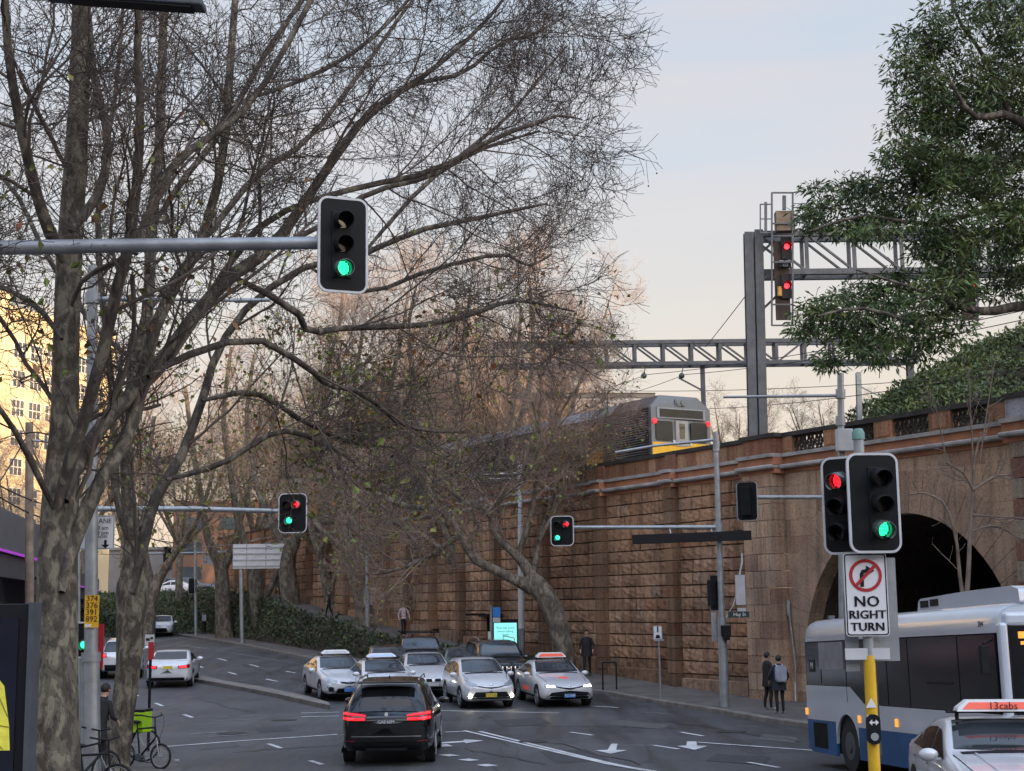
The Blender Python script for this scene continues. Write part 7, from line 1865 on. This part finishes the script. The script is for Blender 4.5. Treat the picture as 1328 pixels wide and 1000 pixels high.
# ================================================================== PEOPLE
def cloth(name, c, r=.8): return mat(name, c, r, 0, .2, 6, .15, 30)
C_black = cloth('black_cloth', (.012, .012, .014)); C_navy = cloth('navy_cloth', (.02, .025, .04)); C_grey = cloth('grey_cloth', (.22, .23, .26)); C_pink = cloth('pale_pink_cloth', (.48, .36, .38))
C_white = cloth('white_cloth', (.5, .52, .56)); C_green = cloth('olive_cloth', (.05, .055, .035)); shoe_w = cloth('pale_shoe', (.4, .4, .4)); shoe_d = cloth('dark_shoe', (.02, .02, .02)); bagm = cloth('backpack_cloth', (.30, .33, .40))
def person(label, loc, face, H=1.7, top=C_black, legs=C_black, shoes=shoe_d, stride=.12, arm=(.10, .02), elbow=.1, lean=0.0, headtilt=0.0, coat=False, hair=True, group=None):
    """local frame: looks along +Y. face: direction angle looked at (from +X)"""
    root = empty('person', loc, face-math.pi/2, label, 'person', group); k = H/1.75
    V = {}; E = []; RAD = {}
    def j(n, x, y, z, r, par=None, rz_=None): V[n] = (Vector((x*k, (y+lean*max(0, z-.9))*k, z*k)), r*k, (rz_ or r)*k); (E.append((par, n)) if par else None)
    j('pelvis', 0, 0, .95, .145, None, .11); j('waist', 0, 0, 1.10, .135, 'pelvis', .10); j('chest', 0, .0, 1.30, .165, 'waist', .115); j('uch', 0, -.01, 1.42, .13, 'chest', .09)
    j('neck', 0, 0, 1.50, .055, 'uch'); j('head0', 0, .015+headtilt*.3, 1.57, .072, 'neck'); j('head1', 0, .02+headtilt*.6, 1.655, .085, 'head0', .095); j('head2', 0, .01+headtilt, 1.725, .062, 'head1', .07)
    for s, n in ((1, 'l'), (-1, 'r')):
        st = stride*s
        j('hip'+n, .09*s, 0, .90, .10, 'pelvis'); j('knee'+n, .10*s, st*.55+.03, .50, .062, 'hip'+n); j('calf'+n, .105*s, st*.8-.02, .33, .058, 'knee'+n); j('ank'+n, .11*s, st-.02, .085, .040, 'calf'+n); j('toe'+n, .125*s, st+.15, .035, .038, 'ank'+n)
        j('sh'+n, .18*s, 0, 1.41, .062, 'uch'); j('elb'+n, (.22+arm[0])*s, arm[1]-st*.3, 1.14, .046, 'sh'+n); j('wr'+n, (.22+arm[0]*.6)*s, arm[1]+elbow-st*.4, .90+elbow*.8, .030, 'elb'+n)
        j('palm'+n, (.22+arm[0]*.5)*s, arm[1]+elbow*1.2-st*.4, .83+elbow*.9, .026, 'wr'+n)
        for q, (dx, dy, ln_) in enumerate(((-.022, .03, .05), (-.008, .035, .065), (.006, .03, .07), (.02, .02, .06), (-.02, .045, .03))):
            w = V['palm'+n][0]; V['f%d%s' % (q, n)] = (w+Vector((dx*s*.6, dy, -ln_))*k, .009*k, .009*k); E.append(('palm'+n, 'f%d%s' % (q, n)))
    names = list(V); me = bpy.data.meshes.new('skel'); me.from_pydata([V[n][0] for n in names], [(names.index(a), names.index(b)) for a, b in E], [])
    o = bpy.data.objects.new('tmp_body', me); COL.objects.link(o); sk = o.modifiers.new('s', 'SKIN'); o.modifiers.new('u', 'SUBSURF').levels = 1
    for i, n in enumerate(names): sv = me.skin_vertices[0].data[i]; sv.radius = (V[n][1], V[n][2]); sv.use_root = (n == 'pelvis')
    bpy.context.view_layer.update(); m2 = bpy.data.meshes.new_from_object(o.evaluated_get(bpy.context.evaluated_depsgraph_get())); bpy.data.objects.remove(o)
    b = bpy.data.objects.new('body', m2); COL.objects.link(b); b.parent = root
    m2.materials.clear()
    for m in (top, legs, skin, shoes): m2.materials.append(m)
    wz = V['wrl'][0]
    for p in m2.polygons:
        c = p.center; p.use_smooth = True
        if c.z > 1.515*k: mi = 2
        elif abs(c.x) > .17*k and any((c-V['palm'+n][0]).length < .10*k for n in 'lr'): mi = 2
        elif c.z < .085*k: mi = 3
        elif c.z < .94*k and abs(c.x) < .20*k: mi = 1
        else: mi = 0
        p.material_index = mi
    if hair:
        hd = V['head1'][0]+Vector((0, -.015, .02))*k; mb = MB(); mb.ball(hd, .107*k, 12, (.86, 1.0, 1.02)); hh = mb.build('hair', hairm, root)
        # trim hair from the face
        bm = bmesh.new(); bm.from_mesh(hh.data); bmesh.ops.delete(bm, geom=[f for f in bm.faces if f.calc_center_median().y > hd.y+.055*k and f.calc_center_median().z < hd.z+.045*k], context='FACES'); bm.to_mesh(hh.data); bm.free()
    # face details: nose, ears
    h1 = V['head1'][0]; mb = MB(); mb.ball(h1+Vector((0, .095, -.02))*k, .016*k, 6, (1, 1.2, 1.6)); 
    for s in (1, -1): mb.ball(h1+Vector((.082*s, 0, -.01))*k, .022*k, 6, (.4, .9, 1.3))
    mb.build('nose_and_ears', skin, root)
    mb = MB()
    for s in (1, -1): mb.ball(h1+Vector((.032*s, .085, .012))*k, .010*k, 6)
    mb.box(h1+Vector((0, .088, -.055))*k, (.045*k, .01, .008)); mb.build('eyes_and_mouth', lblack, root)
    if coat:
        rings = [(1.44, .20, .11), (1.30, .215, .14), (1.10, .19, .135), (.92, .205, .15), (.72, .23, .17)]; K = 16; mb = MB(); mb.smooth = True
        vs = [(a*math.cos(2*math.pi*i/K)*k, (b_*math.sin(2*math.pi*i/K)+lean*max(0, z-.9))*k, z*k) for z, a, b_ in rings for i in range(K)]
        mb.add(vs, [(r_*K+i, r_*K+(i+1) % K, (r_+1)*K+(i+1) % K, (r_+1)*K+i) for r_ in range(len(rings)-1) for i in range(K)]); mb.build('coat', top, root)
    return root
def backpack(label, person_root, k=1.0, m=None, sz=1.0):
    M_ = Matrix.Translation(person_root.location) @ Matrix.Rotation(person_root.rotation_euler.z, 4, 'Z')
    t = empty('backpack', tuple(M_ @ Vector((0, -.20*k, .98*k))), person_root.rotation_euler.z, label, 'backpack')
    mb = MB(); mb.prism(rrect(.30*k*sz, .46*k*sz, .10*k, 4), lambda x, z: (x, .055*k, z+.20*k), lambda x, z: (x, -.12*k, z+.20*k)); mb.build('bag', m or bagm, t, bevel=.03)
    mb = MB(); mb.prism(rrect(.22*k*sz, .20*k*sz, .05*k, 4), lambda x, z: (x, -.12*k, z+.10*k), lambda x, z: (x, -.16*k, z+.10*k)); mb.build('pocket', m or bagm, t, bevel=.015)
    for s in (1, -1):
        mb = MB(); mb.tube([(s*.09*k, .05*k, .42*k), (s*.10*k, .16*k, .47*k), (s*.11*k, .30*k, .36*k), (s*.12*k, .20*k, .05*k), (s*.11*k, .05*k, .02*k)], .018*k, 6); mb.build('strap', C_white, t)
    return t
gA = G(1012, 926, .145); p1 = person('person seen from behind wearing a light backpack, at the stone corner pilaster', tuple(gA), R(95), 1.66, C_navy, C_black, shoe_w, .06, (.08, .02), .12, coat=True)
backpack('light grey backpack with white straps worn by the person at the stone pilaster', p1, .98, sz=1.05)
gB = G(1005, 922, .145); person('person in black standing just behind the one with the light backpack', tuple(gB+Vector((-.12, .35, 0))), R(20), 1.70, C_black, C_black, shoe_w, .05, (.02, .06), .2, coat=True)
gC = G(750, 872, .145); person('person all in black on the footpath just right of the leaning plane tree', tuple(WM(9.7, .8, rz_ramp(9.7)-.06)), R(-95), 1.74, C_black, C_black, shoe_d, .08, (.05, .02), .1, coat=True)
gD = G(264, 823, .145); p4 = person('person in dark clothes walking away beside the far signal pole, left', tuple(gD), R(105), 1.72, C_black, C_black, shoe_d, .22, (.06, .0), .05)
backpack('small grey backpack on the person walking away at the far left bend', p4, 1.0)
# on the ramp
def on_ramp(px, s, label, top, face, H=1.7):
    p = WM(s, 1.9, rz_ramp(s)+.0); return person(label, tuple(p), face, H, top, C_black, shoe_d, .2, (.05, .02), .1)
on_ramp(523, 25.5, 'person in a pale pink jacket walking down the ramp path behind the parked up cars', C_pink, R(-70), 1.68)
on_ramp(422, 38.0, 'person in black sitting low near the slender tree on the ramp path', C_black, R(200), 1.6)
on_ramp(360, 48.5, 'person in dark clothes high on the ramp path beside the road sign', C_navy, R(-60), 1.7)
qq = P(124, 1000, 27.5); person('person in a black jacket leaning forward behind the tall grey pole at the bikes', (qq.x, 27.5, zr(27.5)+PAVZ), R(60), 1.72, C_black, C_black, shoe_d, .15, (.06, .1), .2, lean=.25, coat=True)

# ================================================================== BIKES
def bike(label, loc, rz_, r=.31, box=None, frame=None, hb=1.02, tag_=''):
    t = empty('bicycle', loc, rz_, label, 'bicycle'); frame = frame or lblack; wb = r*2+.42
    for x, nm in ((0, 'wheel'), (wb, 'wheel')):
        mb = MB(); K = 28; pts = [(x+r*math.cos(2*math.pi*i/K), 0, r+.01+r*math.sin(2*math.pi*i/K)) for i in range(K+1)]; mb.tube(pts, .022, 6, False); w_ = mb.build(nm, rubber, t)
        mb = MB(); pts = [(x+(r-.03)*math.cos(2*math.pi*i/K), 0, r+.01+(r-.03)*math.sin(2*math.pi*i/K)) for i in range(K+1)]; mb.tube(pts, .010, 5, False)
        for i in range(14): a_ = math.pi*2*i/14; mb.bar((x, .02*(-1)**i, r+.01), (x+(r-.03)*math.cos(a_), 0, r+.01+(r-.03)*math.sin(a_)), .004)
        mb.tube([(x, -.05, r+.01), (x, .05, r+.01)], .022, 8); mb.build('rim', steel, w_)
    bb_ = (wb*.42, 0, r*.95); st = (wb*.34, 0, .78); hd0 = (wb*.86, 0, .62); hd1 = (wb*.83, 0, .82)
    mb = MB(); mb.tube([bb_, st], .018, 8); mb.tube([bb_, hd0], .022, 8); mb.tube([st, hd1], .018, 8); mb.tube([hd0, hd1], .022, 8); mb.tube([bb_, (0, .05, r)], .012, 6); mb.tube([st, (0, .05, r)], .010, 6); mb.tube([bb_, (0, -.05, r)], .012, 6); mb.tube([st, (0, -.05, r)], .010, 6)
    mb.build('frame', frame, t)
    mb = MB(); mb.tube([hd0, (wb, .045, r)], .015, 6); mb.tube([hd0, (wb, -.045, r)], .015, 6); mb.build('fork', steel, t)
    mb = MB(); mb.tube([st, (st[0]-.02, 0, .90)], .014, 6); mb.ball((st[0]-.04, 0, .92), .12, 10, (1.1, .6, .28)); mb.build('saddle', lblack, t)
    mb = MB(); mb.tube([hd1, (hd1[0]-.01, 0, hb)], .014, 6); mb.tube([(hd1[0]-.10, .31, hb+.06), (hd1[0], .22, hb+.03), (hd1[0], 0, hb), (hd1[0], -.22, hb+.03), (hd1[0]-.10, -.31, hb+.06)], .014, 8); mb.tube([(hd1[0]+.04, .22, hb+.02), (hd1[0]+.13, .12, hb-.15), (hd1[0]+.10, 0, r+.3)], .005, 5, False); mb.build('handlebar', lblack, t)
    mb = MB(); mb.tube([(bb_[0], -.07, bb_[2]), (bb_[0], .07, bb_[2])], .07, 16); mb.bar((bb_[0], .08, bb_[2]), (bb_[0]+.12, .08, bb_[2]-.11), .02); mb.bar((bb_[0], -.08, bb_[2]), (bb_[0]-.12, -.08, bb_[2]+.11), .02); mb.box((bb_[0]+.13, .12, bb_[2]-.12), (.09, .08, .02)); mb.box((bb_[0]-.13, -.12, bb_[2]+.12), (.09, .08, .02)); mb.build('cranks', steel_dk, t)
    mb = MB(); mb.box((-.02, 0, .66), (.42, .16, .02)); 
    for s in (1, -1): mb.bar((-.1, .07*s, .65), (0, .06*s, r), .012); mb.bar((.15, .07*s, .65), (.02, .06*s, r), .012)
    mb.build('rear_rack', lblack, t)
    return t
q = P(205, 984, 30.0); b1 = bike('white forked delivery bicycle parked at the corner, carrying the lime green box', (q.x-.72, 30.15, zr(30)+PAVZ), R(-24), .24, frame=lblack)
q = P(178, 940, 30.4); t = empty('delivery_box', (q.x+.03, 30.32, zr(30)+PAVZ+.68), R(-12), 'lime green insulated delivery box with a dark lid on the parked bicycle', 'delivery box')
lime = mat('lime_fabric', (.33, .62, .01), .6, 0, .12, 6); mb = MB(); mb.box((0, 0, .22), (.44, .42, .42)); mb.build('box_body', lime, t, bevel=.02); mb = MB(); mb.box((0, 0, .455), (.45, .43, .05)); mb.box((0, -.215, .37), (.44, .01, .03)); mb.build('lid', lblack, t, bevel=.01)
q = P(176, 975, 31.0); bike('dark bicycle tucked behind the delivery bicycle at the corner', (q.x-.95, 31.0, zr(30)+PAVZ), R(15), .33)
q = P(196, 975, 31.6); bike('dark bicycle furthest from us in the corner cluster', (q.x-.75, 31.9, zr(30)+PAVZ), R(-75), .33)
q = P(100, 985, 23.5); bike('dark bicycle leaning by the big plane tree, mostly below the picture edge', (q.x-.3, 23.5, zr(24)+PAVZ), R(62), .33)
q = P(135, 1000, 22.0); bike('dark bicycle standing between the tall grey pole and the slimmer plane tree', (q.x-.7, 22.2, zr(22)+PAVZ), R(-25), .33)
